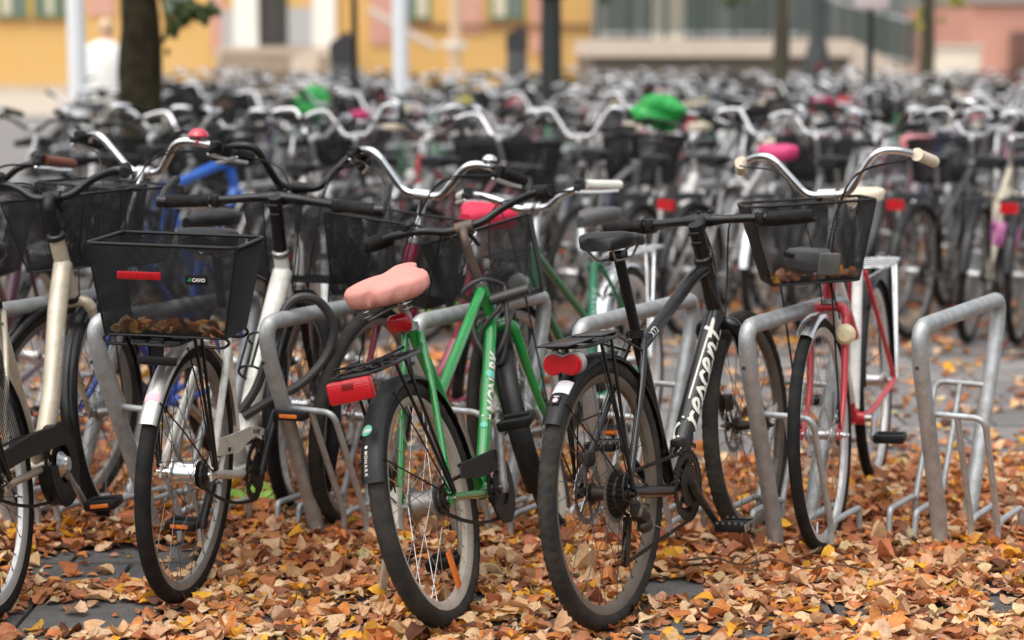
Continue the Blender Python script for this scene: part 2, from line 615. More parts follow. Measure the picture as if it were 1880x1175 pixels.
def saddle_mesh(m, c, L=0.27, W=0.17, drop=0.045, puff=0.0, n=16, k=14, tilt=0.0, wrinkle=0.0):
    ts = np.linspace(0, 1, k)
    sm = lambda v: np.convolve(np.pad(v, 2, mode='edge'), [.1, .22, .36, .22, .1], 'valid')
    ws = sm(np.interp(ts, [0, .06, .16, .28, .42, .56, .72, .9, 1], [.42, .74, .97, 1, .78, .46, .30, .25, .13])) * W / 2 + puff
    zt = sm(np.interp(ts, [0, .12, .3, .55, .8, 1], [-.004, .012, .010, -.004, -.002, -.014]))
    dp = np.interp(ts, [0, .1, .3, .6, 1], [.6, 1, .95, .7, .5]) * drop
    a = np.linspace(0, 2 * math.pi, n, endpoint=False)
    V = []
    for i, t in enumerate(ts):
        x = -L * 0.42 + t * L + (puff * (2 * t - 1))
        ca, sa = np.cos(a), np.sin(a)
        y = ws[i] * np.sign(ca) * np.abs(ca) ** 0.65
        top = (0.016 + puff * 1.2) * np.abs(sa) ** 0.75
        bot = -dp[i] * np.abs(sa) ** 0.35
        z = zt[i] + np.where(sa >= 0, top, bot)
        if wrinkle:
            z = z + wrinkle * np.where(sa < 0.35, np.sin(a * 11 + t * 25) * 0.8 + np.sin(t * 60 + a * 3) * 0.6, 0.12 * np.sin(t * 20))
            y = y * (1 + wrinkle * 6 * np.sin(t * 60 + a * 4) * (sa < 0.3)) * np.where(sa < -0.5, 0.9, 1.0)
        V.append(np.stack([np.full(n, x), y, z], 1))
    V = np.concatenate(V)
    if tilt:
        V = V @ rotm('Y', -tilt).T
    F = []
    for i in range(k - 1):
        for j in range(n):
            b = (j + 1) % n
            F.append((i * n + j, i * n + b, (i + 1) * n + b, (i + 1) * n + j))
    F.append(tuple(range(n - 1, -1, -1)))
    F.append(tuple((k - 1) * n + j for j in range(n)))
    m.add(V + np.asarray(c, float), F)
    return m

def cover_mesh(m, c, L=0.255, W=0.19, wall=0.050, dome=0.015, tilt=0.0, n=150, wr=0.0042, seed=3):
    """fabric cover pulled over a saddle: smooth top, creased side wall, gathered hem."""
    rg = np.random.default_rng(seed)
    ctl = [(-.44, 0), (-.42, .30), (-.30, .47), (-.08, .46), (.14, .30), (.32, .17), (.48, .125), (.56, .07), (.575, 0)]
    ctl = ctl + [(x, -y) for x, y in ctl[-2:0:-1]]
    p = cat([(x, y, 0) for x, y in ctl + ctl[:1]], 12)[:-1, :2]
    seg = np.linalg.norm(np.roll(p, -1, 0) - p, axis=1)
    cum = np.concatenate([[0], np.cumsum(seg)])
    u = np.linspace(0, cum[-1], n, endpoint=False)
    pp = np.concatenate([p, p[:1]])
    O = np.stack([np.interp(u, cum, pp[:, 0]) * L, np.interp(u, cum, pp[:, 1]) * W / 0.94], 1)
    nrm = np.stack([np.roll(O, -1, 0)[:, 1] - np.roll(O, 1, 0)[:, 1], np.roll(O, 1, 0)[:, 0] - np.roll(O, -1, 0)[:, 0]], 1)
    nrm /= -np.linalg.norm(nrm, axis=1)[:, None]
    th = np.arange(n) * 2 * math.pi / n
    def ring(k):
        g = rg.normal(0, 1, k)
        return np.interp(th, np.linspace(0, 2 * math.pi, k + 1), np.append(g, g[0]))
    cre = 0.75 * ring(26) + 0.65 * ring(58) + 0.25 * ring(19)
    V = []
    back = np.clip((O[:, 0] + .44 * L) / L, 0, 1)
    for r in np.linspace(0.08, 0.96, 8):
        xy = O * r
        zz = dome * (1 - r ** 3) + 0.012 * np.clip(-xy[:, 0] / L + .1, 0, .4) - 0.006 * np.exp(-((xy[:, 0] / L - .1) / .12) ** 2) + .0006 * cre * r ** 3
        V.append(np.concatenate([xy, zz[:, None]], 1))
    hgt = wall * (1 - 0.42 * back)
    for f, off, k in ((0.0, .002, .2), (.08, .0055, .5), (.25, .007, .9), (.45, .0065, 1.1), (.65, .004, 1.2), (.85, -.001, 1.2), (.97, -.008, 1.0), (1.02, -.016, .6), (.98, -.024, .3)):
        xy = O * (0.985) + nrm * (off + wr * k * cre[:, None] * 0.55)
        xy = xy + nrm * (wr * .45 * k * np.roll(cre, int(9 * f))[:, None])
        V.append(np.concatenate([xy, (-f * hgt + .002 * math.sin(f * 9))[:, None]], 1))
    K_ = len(V)
    V = np.concatenate(V + [np.array([[0, 0, dome]])])
    V = V @ rotm('Y', -tilt).T + np.asarray(c, float)
    F = [(i * n + j, i * n + (j + 1) % n, (i + 1) * n + (j + 1) % n, (i + 1) * n + j) for i in range(K_ - 1) for j in range(n)] + [(len(V) - 1, (j + 1) % n, j) for j in range(n)]
    m.add(V, F)
    return m

def prisms(m, A, B, r):
    A, B = np.asarray(A, float), np.asarray(B, float)
    T = B - A
    T /= np.linalg.norm(T, axis=1)[:, None] + 1e-12
    ref = np.where(np.abs(T[:, 2:3]) < 0.8, np.array([[0, 0, 1.0]]), np.array([[0, 1.0, 0]]))
    N = np.cross(T, ref)
    N /= np.linalg.norm(N, axis=1)[:, None] + 1e-12
    Bn = np.cross(T, N)
    V = []
    for P0 in (A, B):
        for q in range(3):
            t = q * 2 * math.pi / 3
            V.append(P0 + r * (math.cos(t) * N + math.sin(t) * Bn))
    V = np.stack(V, 1)                     # n,6,3
    F = []
    for i in range(len(A)):
        o = i * 6
        F += [(o, o + 1, o + 4, o + 3), (o + 1, o + 2, o + 5, o + 4), (o + 2, o, o + 3, o + 5)]
    m.add(V.reshape(-1, 3), F)
    return m

def lattice(m, bl, br, tr, tl, cw, chh, r):
    """diamond wire mesh over a four-cornered panel."""
    bl, br, tr, tl = [np.asarray(p, float) for p in (bl, br, tr, tl)]
    Wd = (np.linalg.norm(br - bl) + np.linalg.norm(tr - tl)) / 2
    Hd = (np.linalg.norm(tl - bl) + np.linalg.norm(tr - br)) / 2
    k = cw / chh
    A, B = [], []
    def pt(u, v):
        return bl * (1 - u) * (1 - v) + br * u * (1 - v) + tr * u * v + tl * (1 - u) * v
    for sg in (1, -1):
        lo, hi = (-Hd * k, Wd) if sg > 0 else (0, Wd + Hd * k)
        c = lo + cw / 2
        while c < hi:
            v0, v1 = 0.0, 1.0
            # u*Wd = c + sg*v*Hd*k  within 0..Wd
            va = (0 - c) / (sg * Hd * k)
            vb = (Wd - c) / (sg * Hd * k)
            v0, v1 = max(0.0, min(va, vb)), min(1.0, max(va, vb))
            if v1 - v0 > 0.01:
                A.append(pt((c + sg * v0 * Hd * k) / Wd, v0))
                B.append(pt((c + sg * v1 * Hd * k) / Wd, v1))
            c += cw
    prisms(m, A, B, r)
    return m

def add_basket(root, T, wt, dt, wb, db, h, cell=(0.009, 0.006), wr=0.0010, rim=0.0042, mat=None, lod=0, dip=0.0, name='basket'):
    """T maps basket coords (x fore, y left, z up, origin bottom centre) to the bicycle's."""
    mat = mat or WIRE
    def crn(w, d, z):
        return [np.array([d / 2, w / 2, z]), np.array([d / 2, -w / 2, z]), np.array([-d / 2, -w / 2, z]), np.array([-d / 2, w / 2, z])]
    tp, bt = crn(wt, dt, h), crn(wb, db, 0)
    if dip:
        tp[0][2] += dip; tp[1][2] += dip
    m = M()
    def loop(c, r, rad):
        pts = []
        for i in range(4):
            p, a, b = c[i], c[i - 1], c[(i + 1) % 4]
            e0, e1 = p + unit(a - p) * rad, p + unit(b - p) * rad
            for t in np.linspace(0, 1, 5):
                pts.append((1 - t) ** 2 * e0 + 2 * t * (1 - t) * p + t * t * e1)
        tube(m, T(np.array(pts)), r, 8 if lod < 2 else 5, closed=True)
    loop(tp, rim, 0.03)
    loop(bt, rim * 0.75, 0.02)
    for i in range(4):
        tube(m, T(np.array([bt[i] * 0.985, tp[i] * 0.985])), rim * 0.5, 5)
    b = obj(name, m, mat, root)
    m = M()
    for i in range(4):
        j = (i + 1) % 4
        lattice(m, *[T(p[None])[0] for p in (bt[i], bt[j], tp[j], tp[i])], cell[0], cell[1], wr)
    lattice(m, *[T(p[None])[0] for p in (bt[0], bt[1], bt[2], bt[3])], cell[0] * 1.4, cell[1] * 1.8, wr)
    obj('wire_mesh', m, mat, b, kind='stuff')
    return b

def add_pedal(parent, centre, ax, mat, refl=True, lod=0, tilt=0.0, cage=False):
    """ax: outward unit (0,+-1,0)"""
    m = M()
    rt = rotm('Y', tilt)
    def bx(c, s, bev=0.003):
        c2 = rt @ np.asarray(c, float)
        box(m, np.asarray(centre) + c2, s, rot=rt, bev=bev if lod < 2 else 0)
    o = ax * 0.055
    tube(m, [np.asarray(centre), np.asarray(centre) + np.array([0, ax * 0.10, 0])], 0.008, 8)
    if cage:
        m.cur = 2
        m.cur = 0
        bx((0.0, o, 0.0), (0.03, 0.085, 0.022))
        m.cur = 2
        for sx in (-1, 1):
            m.cur = 0
            bx((sx * 0.040, o, 0), (0.004, 0.085, 0.022), 0.001)
            m.cur = 2
            for q in range(5):
                bx((sx * 0.040, ax * (0.018 + q * 0.018), 0.013), (0.004, 0.007, 0.006), 0)
        bx((0, ax * 0.098, 0), (0.082, 0.004, 0.022), 0.001)
        m.cur = 0
        bx((0, ax * 0.012, 0), (0.082, 0.004, 0.022), 0.001)
    else:
        for sx in (-1, 1):
            bx((sx * 0.030, o, 0), (0.022, 0.090, 0.026))
        bx((0, ax * 0.012, 0), (0.070, 0.012, 0.022))
        bx((0, ax * 0.098, 0), (0.070, 0.010, 0.022))
    if refl:
        m.cur = 1
        for sx in (-1, 1):
            bx((sx * 0.0425, o, 0), (0.004, 0.052, 0.011), 0.001)
    return obj('pedal', m, [mat, ORANGEREF, STEEL], parent)

def bicycle(q0, sp, label, group=None, place=True):
    q = dict(QD)
    q.update(q0)
    K = skeleton(q)
    lod = sp.get('lod', 1)
    n = SEG[lod][2]
    R = K['R']
    root = thing('bicycle', label, 'bicycle', group=group)
    if place:
        root.location = (q['x'], q['y'], 0)
        L, h = R_(q['lean']), R_(q['h'])
        fw = Vector((math.sin(h), math.cos(h), 0))
        lf = Vector((-math.cos(h), math.sin(h), 0))
        up = Vector((0, 0, 1))
        y = lf * math.cos(L) - up * math.sin(L)
        z = lf * math.sin(L) + up * math.cos(L)
        root.rotation_euler = Matrix((fw, y, z)).transposed().to_euler()
    S, s, nn = K['S'], K['s'], K['n']
    pt = sp['paint']
    bb, sd, sc, sad, hb, htop, hc, ax = [K[k] for k in ('bb', 'sd', 'sc', 'sad', 'hb', 'htop', 'hc', 'ax')]
    # ---- frame
    m = M()
    st_r = sp.get('st_r', 0.0155)
    tube(m, [bb - sd * 0.02, sc], st_r, n)
    lathe(m, [(0.012, -0.036), (0.021, -0.036), (0.021, 0.036), (0.012, 0.036)], n * 2, c=bb)
    tube(m, [hb - s * 0.004, htop], sp.get('ht_r', 0.019), n)
    for sg in (-1, 1):
        tube(m, fil([bb + np.array([-0.015, sg * 0.028, 0]), bb + np.array([-0.12, sg * 0.045, 0.01]), np.array([0.012, sg * 0.070, R])], 0.05), sp.get('cs_r', 0.0105), n)
        ss = sc - sd * sp.get('ss_off', 0.02)
        tube(m, fil([ss + np.array([-0.008, sg * 0.022, 0]), ss + (np.array([0, sg * 0.062, R]) - ss) * 0.25 + np.array([0, sg * 0.022, 0]), np.array([0.0, sg * 0.070, R + 0.012])], 0.06), sp.get('ss_r', 0.0078), n)
        box(m, (0.006, sg * 0.070, R + 0.002), (0.036, 0.006, 0.036), bev=0.002 if lod < 2 else 0)
    fr = sp.get('frame', 'step')
    dt_r, tt_r = sp.get('dt_r', 0.0165), sp.get('tt_r', 0.0145)
    dA, dB = hb + s * 0.022, bb + np.array([0.008, 0, 0.006])
    if fr == 'diamond':
        tA = htop - s * 0.028
        tB = sc - sd * 0.045
        tube(m, cat([tA, tA + (tB - tA) * 0.22 + np.array([0, 0, 0.014]), tA + (tB - tA) * 0.6 + np.array([0, 0, 0.006]), tB], 6), np.linspace(tt_r * 1.25, tt_r, 19), n)
        tube(m, [dA, dB], dt_r, n)
    elif fr == 'step':
        tA = htop - s * 0.02
        tB = bb + sd * q['st'] * sp.get('tt_at', 0.52)
        tube(m, [tA, tB], tt_r, n)
        tube(m, [dA, dB], dt_r, n)
    elif fr == 'mixte':
        tA = htop - s * 0.025
        for sg in (-1, 1):
            tube(m, [tA + np.array([0, sg * 0.012, 0]), np.array([0.0, sg * 0.066, R + 0.01])], 0.0085, n)
        tube(m, [dA, dB], dt_r, n)
    elif fr == 'low':
        tA = hb + s * q['ht'] * 0.55
        low = sp.get('low', 0.10)
        mid = tA * 0.45 + dB * 0.55 + np.array([-0.03, 0, -low * 0.55])
        tube(m, cat([tA, tA * 0.8 + dB * 0.2 + np.array([-0.015, 0, -low * 0.1]), mid, dB + np.array([0.015, 0, 0.03]), bb + sd * 0.10], 6), np.interp(np.linspace(0, 1, 25), [0, .8, 1], [dt_r, dt_r * 0.95, dt_r * 0.7]), n)
        if sp.get('brace', True):
            tube(m, cat([dA + (dB - dA) * 0.05, dA * 0.55 + dB * 0.45 + np.array([0.05, 0, -0.045]), dB + np.array([0.012, 0, -0.004])], 6), dt_r * 0.6, n)
    elif fr == 'swan':
        tA = hb + s * q['ht'] * 0.5
        tB = bb + sd * q['st'] * 0.42
        low = bb * 0.45 + hb * 0.55 + np.array([-0.07, 0, -0.13])
        tube(m, cat([tA, tA * 0.6 + low * 0.4 + np.array([0.01, 0, -0.02]), low, low * 0.5 + tB * 0.5 + np.array([0, 0, -0.05]), tB], 6), tt_r * 1.2, n)
        tube(m, cat([dA, dA * 0.5 + dB * 0.5 + np.array([0.01, 0, -0.06]), dB], 6), dt_r, n)
    frame = obj('frame', m, pt, root)
    m = M()
    for c in (hb, htop):
        ee = align(s, up=(0, 1, 0))
        mm = M()
        r0 = sp.get('ht_r', 0.019)
        lathe(mm, [(r0 * 0.8, -0.010), (r0 * 1.18, -0.008), (r0 * 1.18, 0.006), (r0 * 0.9, 0.011), (r0 * 0.5, 0.012)], n, axis='x')
        mm.xf(lambda v: v @ ee.T + c)
        m.merge(mm)
    lathe(m, [(st_r * 1.0, -0.012), (st_r * 1.3, -0.010), (st_r * 1.3, 0.010), (st_r * 0.9, 0.012)], n, axis='z', c=sc)
    obj('headset', m, sp.get('fit', STEEL), frame, kind='stuff')
    dtl = dict(A=dA, B=dB, r=dt_r)
    # ---- fork
    m = M()
    fr_r = sp.get('fork_r', 0.0125)
    sg_w = sp.get('fork_w', 0.052)
    crn = hb - s * 0.012
    tube(m, S(fil([crn + np.array([0, sg_w, 0]) - s * 0.03, crn + np.array([0, sg_w * 0.8, 0]) + s * 0.0, crn + np.array([0, -sg_w * 0.8, 0]), crn + np.array([0, -sg_w, 0]) - s * 0.03], 0.02)), fr_r * 1.15, n)
    for sg in (-1, 1):
        o = np.array([0, sg * sg_w, 0])
        if sp.get('fork', 'curved') == 'curved':
            path = cat([crn - s * 0.02 + o, crn - s * q['hl'] * 0.35 + o, crn - s * q['hl'] * 0.68 + o, ax + o * 1.08], 5)
        else:
            path = np.array([crn - s * 0.02 + o, crn - s * 0.15 + o * 1.02, ax + o * 1.12])
        tube(m, S(path), np.linspace(fr_r, fr_r * 0.62, len(path)), n)
        box(m, S((ax + o * 1.1)[None])[0], (0.026, 0.005, 0.034), rot=K['rm'], bev=0.002 if lod < 2 else 0)
    obj('fork', m, sp.get('fork_paint', pt), root)
    # ---- wheels
    tw = sp.get('tw', 0.042)
    wk = dict(tw=tw, lod=lod, tread=sp.get('tread', ''), tyre=sp.get('tyre'), rim=sp.get('rim'), spk=sp.get('spk'), hubmat=sp.get('hubmat'))
    rw = add_wheel(root, K['ra'], R, hubr=sp.get('hubr', 0.022), spin=sp.get('spin', 0.3), **wk)
    fw_ = add_wheel(root, S(ax[None])[0], R, hubr=sp.get('fhubr', 0.016), rotz=K['rm'], spin=sp.get('spin', 0.3) + 1.0, **wk)
    # ---- seat post and saddle
    m = M()
    tube(m, [sc - sd * 0.03, sad - sd * 0.045], sp.get('post_r', 0.0132), n)
    if lod < 2:
        box(m, sad - sd * 0.045, (0.045, 0.036, 0.026), bev=0.004)
    obj('seat_post', m, sp.get('post', ALU), root)
    m = M()
    saddle_mesh(m, sad + np.array([0.0, 0, 0.0]), drop=sp.get('sdrop', 0.045), L=sp.get('sL', 0.27), W=sp.get('sW', 0.18), n=20 if lod == 0 else 12, k=18 if lod == 0 else 10, tilt=sp.get('s_tilt', 0))
    sd_o = obj('saddle', m, sp.get('saddle', SADDLE), root, sharp=60)
    if lod < 2:
        m = M()
        for sg in (-1, 1):
            tube(m, fil([sad + np.array([-0.095, sg * 0.035, -0.02]), sad + np.array([-0.06, sg * 0.024, -0.05]), sad + np.array([0.05, sg * 0.022, -0.05]), sad + np.array([0.13, sg * 0.008, -0.02])], 0.02), 0.0035, 6)
        if sp.get('springs'):
            for sg in (-1, 1):
                c0 = sad + np.array([-0.08, sg * 0.055, -0.075])
                t = np.linspace(0, 1, 40)
                tube(m, np.stack([c0[0] + 0.014 * np.cos(t * 26), c0[1] + 0.014 * np.sin(t * 26), c0[2] + 0.055 * t], 1), 0.0022, 5)
            tube(m, [sad + np.array([-0.08, -0.055, -0.075]), sad - sd * 0.06, sad + np.array([-0.08, 0.055, -0.075])], 0.005, 6)
        obj('saddle_rails', m, STEEL, sd_o)
    if sp.get('cover'):
        m = M()
        cover_mesh(m, sad + np.array([0, 0, 0.016]), L=sp.get('sL', 0.27) + 0.008, W=sp.get('sW', 0.18) + 0.02, tilt=sp.get('s_tilt', 0)) if lod == 0 else saddle_mesh(m, sad + np.array([0, 0, 0.001]), L=sp.get('sL', 0.27) + 0.008, W=sp.get('sW', 0.18) + 0.008, drop=sp.get('cov_drop', 0.062), puff=sp.get('cov_puff', 0.008), n=64 if lod == 0 else 14, k=56 if lod == 0 else 12, wrinkle=0.0032 if lod == 0 else 0, tilt=sp.get('s_tilt', 0))
        obj('saddle_cover', m, sp['cover'], sd_o, sharp=75)
    # ---- stem and handlebar
    m = M()
    k1 = hc - nn * q['stem_f']
    sr = sp.get('stem_r', 0.0125)
    if sp.get('stem', 'quill') == 'quill':
        tube(m, S(fil([htop - s * 0.01, k1 + s * 0.004, hc + nn * 0.002], 0.035)), sr, n)
    else:
        tube(m, S(np.array([htop - s * 0.01, k1 + s * 0.02])), sr * 1.25, n)
        tube(m, S(np.array([k1, hc])), sr * 1.15, n)
        if lod == 0:
            for k in (0.02, 0.05):
                box(m, S((k1 + s * (k - 0.05) - nn * sr * 1.25)[None])[0], (0.012, 0.03, 0.010), rot=K['rm'], bev=0.002)
            for sg in (-1, 1):
                for u in (-1, 1):
                    box(m, S((hc + nn * 0.018 + s * u * 0.018 + np.array([0, sg * 0.016, 0]))[None])[0], (0.012, 0.008, 0.008), rot=K['rm'], bev=0.001)
    tube(m, S(np.array([hc + np.array([0, 0.026, 0]), hc + np.array([0, -0.026, 0])])), 0.0195, n)
    obj('stem', m, sp.get('stem_mat', ALU), root)
    bw, bb_, bu = q['bw'], q['bback'], q['bup']
    style = sp.get('bar', 'sweep')
    E_ = np.array([-bb_, bw, bu])
    if style == 'flat':
        half = [(0, 0, 0), (0, 0.06, 0), (-bb_ * 0.3, bw * 0.5, bu * 0.6), tuple(E_)]
        rad = 0.05
    elif style == 'vee':
        half = [(0, 0, 0), (0, 0.062, 0.0), (0.035, 0.16, bu + 0.05), (0.0, 0.225, bu + 0.045), (-bb_ * 0.45, bw * 0.93, bu + 0.02), tuple(E_)]
        rad = 0.05
    else:
        half = [(0, 0, 0), (0.0, 0.055, 0), (0.03, 0.12, bu * 0.8), (0.01, 0.20, bu + 0.006), (-bb_ * 0.45, bw * 0.92, bu + 0.004), tuple(E_)]
        rad = 0.05
    br = sp.get('bar_r', 0.0112)
    left = fil(half, rad, 5)
    m = M()
    full = np.concatenate([left[::-1], (left * np.array([1, -1, 1]))[1:]]) + hc
    tube(m, S(full), br if style != 'flat' else np.interp(np.linspace(0, 1, len(full)), [0, .35, .45, .55, .65, 1], [br, br, br * 1.4, br * 1.4, br, br]), n)
    hbar = obj('handlebar', m, sp.get('bar_mat', CHROME), root)
    gl = sp.get('grip_l', 0.125)
    e1 = left[-1]
    d1 = unit(left[-2] - left[-1])
    for sg in (1, -1):
        f = np.array([1, sg, 1])
        p0 = (e1 - d1 * 0.004) * f + hc
        p1 = (e1 + d1 * gl) * f + hc
        m = M()
        gr = sp.get('grip_r', 0.0165)
        ts = np.linspace(0, 1, 14)
        prof = gr * (1 + 0.06 * np.sin(ts * 40)) * np.interp(ts, [0, .05, .9, 1], [.93, 1.05, 1.0, 1.1])
        pts = p0 + (p1 - p0) * ts[:, None]
        tube(m, S(pts), prof, n + 2, flat=1.0)
        if sp.get('ergo') and lod < 2:
            tube(m, S(np.array([p0 + np.array([-0.012, 0, 0.002]), p0 * 0.5 + p1 * 0.5 + np.array([-0.018, 0, 0]), p1])), [gr * 0.9, gr * 0.8, gr * 0.4], n, flat=0.5)
        obj('grip', m, sp.get('grip', GRIP), hbar)
        if sp.get('lever', True) and lod < 2:
            m = M()
            q0_ = (e1 + d1 * (gl + 0.02)) * f + hc
            fwd = np.array([0.035, 0, -0.022])
            box(m, S(q0_[None])[0], (0.034, 0.024, 0.034), rot=K['rm'], bev=0.004)
            box(m, S((q0_ + fwd * 0.5)[None])[0], (0.042, 0.022, 0.024), rot=K['rm'], bev=0.006)
            lv = cat([q0_ + fwd * 0.6, q0_ + fwd + (p1 - q0_) * 0.3, p1 * 0.45 + p0 * 0.55 + fwd * 0.95, p0 + fwd * 0.75], 5)
            m.cur = 1
            tube(m, S(lv), np.linspace(0.0055, 0.0042, len(lv)), 8, flat=1.6)
            obj('brake_lever', m, [sp.get('lever_body', BLACKPL), sp.get('lever_mat', ALU)], hbar)
        if sp.get('barends') and lod == 0:
            m = M()
            b0 = (e1 + d1 * -0.012) * f + hc
            tube(m, S(fil([b0 + np.array([-0.002, 0, 0]), b0 + np.array([0.05, sg * 0.006, 0.028]), b0 + np.array([0.115, sg * (-0.004), 0.060])], 0.02)), 0.0135, 12)
            tube(m, S(np.array([b0 + np.array([0, sg * 0.012, 0]), b0 + np.array([0, -sg * 0.016, 0])])), 0.0185, 14)
            obj('bar_end', m, SATIN, hbar)
    if sp.get('bell'):
        side, bmat, br_ = sp['bell']
        p = left[len(left) // 2 + (2 if style == 'vee' else 0)] * np.array([1, side, 1]) + hc + np.array([0, 0, 0.022])
        m = M()
        lathe(m, [(0.0, br_ * 0.72), (br_ * 0.5, br_ * 0.62), (br_ * 0.86, br_ * 0.3), (br_, 0), (br_ * 0.97, -0.003), (br_ * 0.5, -0.004), (0.006, -0.006), (0.006, -0.018), (0, -0.018)], 18, axis='z')
        box(m, (0.0, 0, -0.020), (0.028, 0.016, 0.016), bev=0.003)
        m.xf(lambda v: S(v + p))
        obj('bell', m, bmat, hbar)
    # ---- brake cables
    if lod < 2 and sp.get('cables', True):
        m = M()
        for sg, tgt in ((1, hb + np.array([0.03, 0.02, 0.01])), (-1, hb + np.array([0.0, -0.02, -0.04])), (1, hb + np.array([0.0, 0.03, -0.05]))):
            p0 = (e1 + d1 * (gl + 0.03)) * np.array([1, sg, 1]) + hc + np.array([0.02, 0, -0.015])
            mid = p0 * 0.45 + hc * 0.55 + np.array([0.085, sg * -0.02, 0.0 + random.uniform(-.01, .02)])
            mid2 = hc * 0.5 + tgt * 0.5 + np.array([0.085, sg * 0.01, -0.01])
            tube(m, S(cat([p0, mid, mid2, tgt], 8)), 0.0024, 6)
        obj('brake_cable', m, BLACKPL, root)
    # ---- cranks, chainring, pedals
    rc_ = sp.get('ring_r', 0.088)
    ca = R_(sp.get('crank', 90.0))
    m = M()
    gear(m, rc_, rc_ - 0.022, 42 if lod == 0 else 24, -0.052, -0.0485, tooth=0.004 if lod == 0 else 0.0, arms=5, c=bb)
    if lod == 0 and sp.get('double'):
        gear(m, rc_ * 0.84, rc_ * 0.84 - 0.02, 34, -0.044, -0.041, arms=0, c=bb)
    if lod == 0:
        lathe(m, [(0.03, -0.056), (rc_ * 0.6, -0.055), (rc_ * 0.6, -0.058), (0.0, -0.060)], 24, c=bb)
    obj('chainring', m, sp.get('ring_mat', DARKSTEEL), root)
    for sg, ang in ((-1, ca), (1, ca + math.pi)):
        m = M()
        d = np.array([math.cos(ang), 0, math.sin(ang)])
        y0, y1 = sg * 0.066, sg * 0.083
        p0, p1 = bb + np.array([0, y0, 0]), bb + d * 0.17 + np.array([0, y1, 0])
        tube(m, [bb, bb + np.array([0, sg * 0.07, 0])], 0.012, 10)
        L_ = [p0 - d * 0.018, p0, p0 + d * 0.02, p0 * 0.5 + p1 * 0.5, p1 - d * 0.012, p1, p1 + d * 0.012]
        tube(m, L_, [0.012, 0.019, 0.017, 0.0135, 0.0135, 0.014, 0.010], 10, flat=0.6)
        ck = obj('crank_arm', m, sp.get('crank_mat', ALU), root)
        add_pedal(ck, p1, sg, sp.get('pedal_mat', BLACKPL), refl=sp.get('pedal_refl', True), lod=lod, tilt=sp.get('ped_tilt', 0), cage=sp.get('cage', False))
    # ---- sprockets and chain
    ra = K['ra']
    rs = sp.get('cog_r', 0.036)
    m = M()
    if sp.get('cassette') and lod == 0:
        for i in range(8):
            r = 0.062 - i * 0.0042
            gear(m, r, 0.014, max(11, int(r / 0.0021)), -0.0355 - i * 0.0040, -0.0375 - i * 0.0040, tooth=0.0045)
        m.cur = 1
        lathe(m, [(0.020, -0.0325), (0.072, -0.0325), (0.074, -0.034), (0.020, -0.034)], 32)
        m.cur = 0
        lathe(m, [(0.0, -0.070), (0.014, -0.070), (0.016, -0.060), (0.016, -0.034)], 16)
    else:
        gear(m, rs + 0.004, 0.014, 18, -0.0505, -0.047, tooth=0.005)
        lathe(m, [(0.024, -0.040), (0.024, -0.056), (0.012, -0.060)], 16)
    obj('cassette' if sp.get('cassette') else 'sprocket', m, [DARKSTEEL, MUDRIM], rw)
    rw.children[-1].rotation_euler = (0, 0.2, 0)
    yc = -0.0495
    d = bb - ra
    L0 = math.hypot(d[0], d[2])
    base = math.atan2(d[2], d[0])
    der = sp.get('derailleur')
    sl = 0.006 if not der else 0.0
    # rear axle position of chain
    pts = []
    ang0 = base + math.pi / 2
    for t in np.linspace(0, math.pi, 15):
        a = base + math.pi / 2 - t
        pts.append(bb + rc_ * np.array([math.cos(a), 0, math.sin(a)]))
    if der:
        j2 = ra + np.array([-0.005, 0, -0.165])
        j1 = ra + np.array([0.022, 0, -0.085])
        pts += [j2 + np.array([0.018, 0, -0.012]), j2 + np.array([-0.004, 0, -0.02]), j2 + np.array([-0.018, 0, -0.004]), (j1 + j2) / 2 + np.array([-0.004, 0, 0]), j1 + np.array([0.016, 0, 0.0]), j1 + np.array([0.010, 0, 0.022])]
        rr = 0.045
    else:
        rr = rs
        lo0, lo1 = pts[-1], ra + rs * np.array([math.cos(base - math.pi / 2), 0, math.sin(base - math.pi / 2)])
        pts += [lo0 * (1 - t) + lo1 * t - np.array([0, 0, 0.022 * math.sin(math.pi * t)]) for t in (0.25, 0.5, 0.75)]
    for t in np.linspace(0, math.pi, 9):
        a = base - math.pi / 2 - t
        if der and t < 0.5:
            continue
        pts.append(ra + rr * np.array([math.cos(a), 0, math.sin(a)]))
    pts = np.array(pts) + np.array([0, yc, 0])
    m = M()
    if lod == 0:
        loop = np.concatenate([pts, pts[:1]])
        seg = np.linalg.norm(np.diff(loop, axis=0), axis=1)
        cum = np.concatenate([[0], np.cumsum(seg)])
        N_ = int(cum[-1] / 0.0095)
        for i in range(N_):
            u0, u1 = cum[-1] * i / N_, cum[-1] * (i + 1) / N_
            a_ = np.array([np.interp(u0, cum, loop[:, k]) for k in range(3)])
            b_ = np.array([np.interp(u1, cum, loop[:, k]) for k in range(3)])
            dd = b_ - a_
            box(m, (a_ + b_) / 2, (np.linalg.norm(dd) * 1.15, 0.0075 if i % 2 else 0.0042, 0.0085), rot=align(unit(dd), up=(0, 1, 0)) @ np.array([[1, 0, 0], [0, 0, 1], [0, -1, 0]], float))
        obj('chain', m, sp.get('chain_mat', DARKSTEEL), root)
    else:
        tube(m, pts, 0.004, 5, closed=True)
        obj('chain', m, sp.get('chain_mat', DARKSTEEL), root)
    if der and lod == 0:
        m = M()
        o = np.array([0, -0.066, 0])
        dr0 = ra + np.array([0.010, -0.070, -0.028])
        box(m, dr0 + np.array([0.0, -0.01, -0.005]), (0.03, 0.022, 0.05), bev=0.006)
        box(m, ra + np.array([0.030, -0.085, -0.062]), (0.060, 0.034, 0.034), rot=rotm('Y', 35), bev=0.008)
        ball(m, ra + np.array([0.045, -0.088, -0.090]), 0.024, sc=(1.2, 0.8, 0.8))
        m.cur = 1
        tube(m, [dr0 + np.array([0, -0.012, 0.012]), dr0 + np.array([0, -0.024, 0.012])], 0.008, 8)
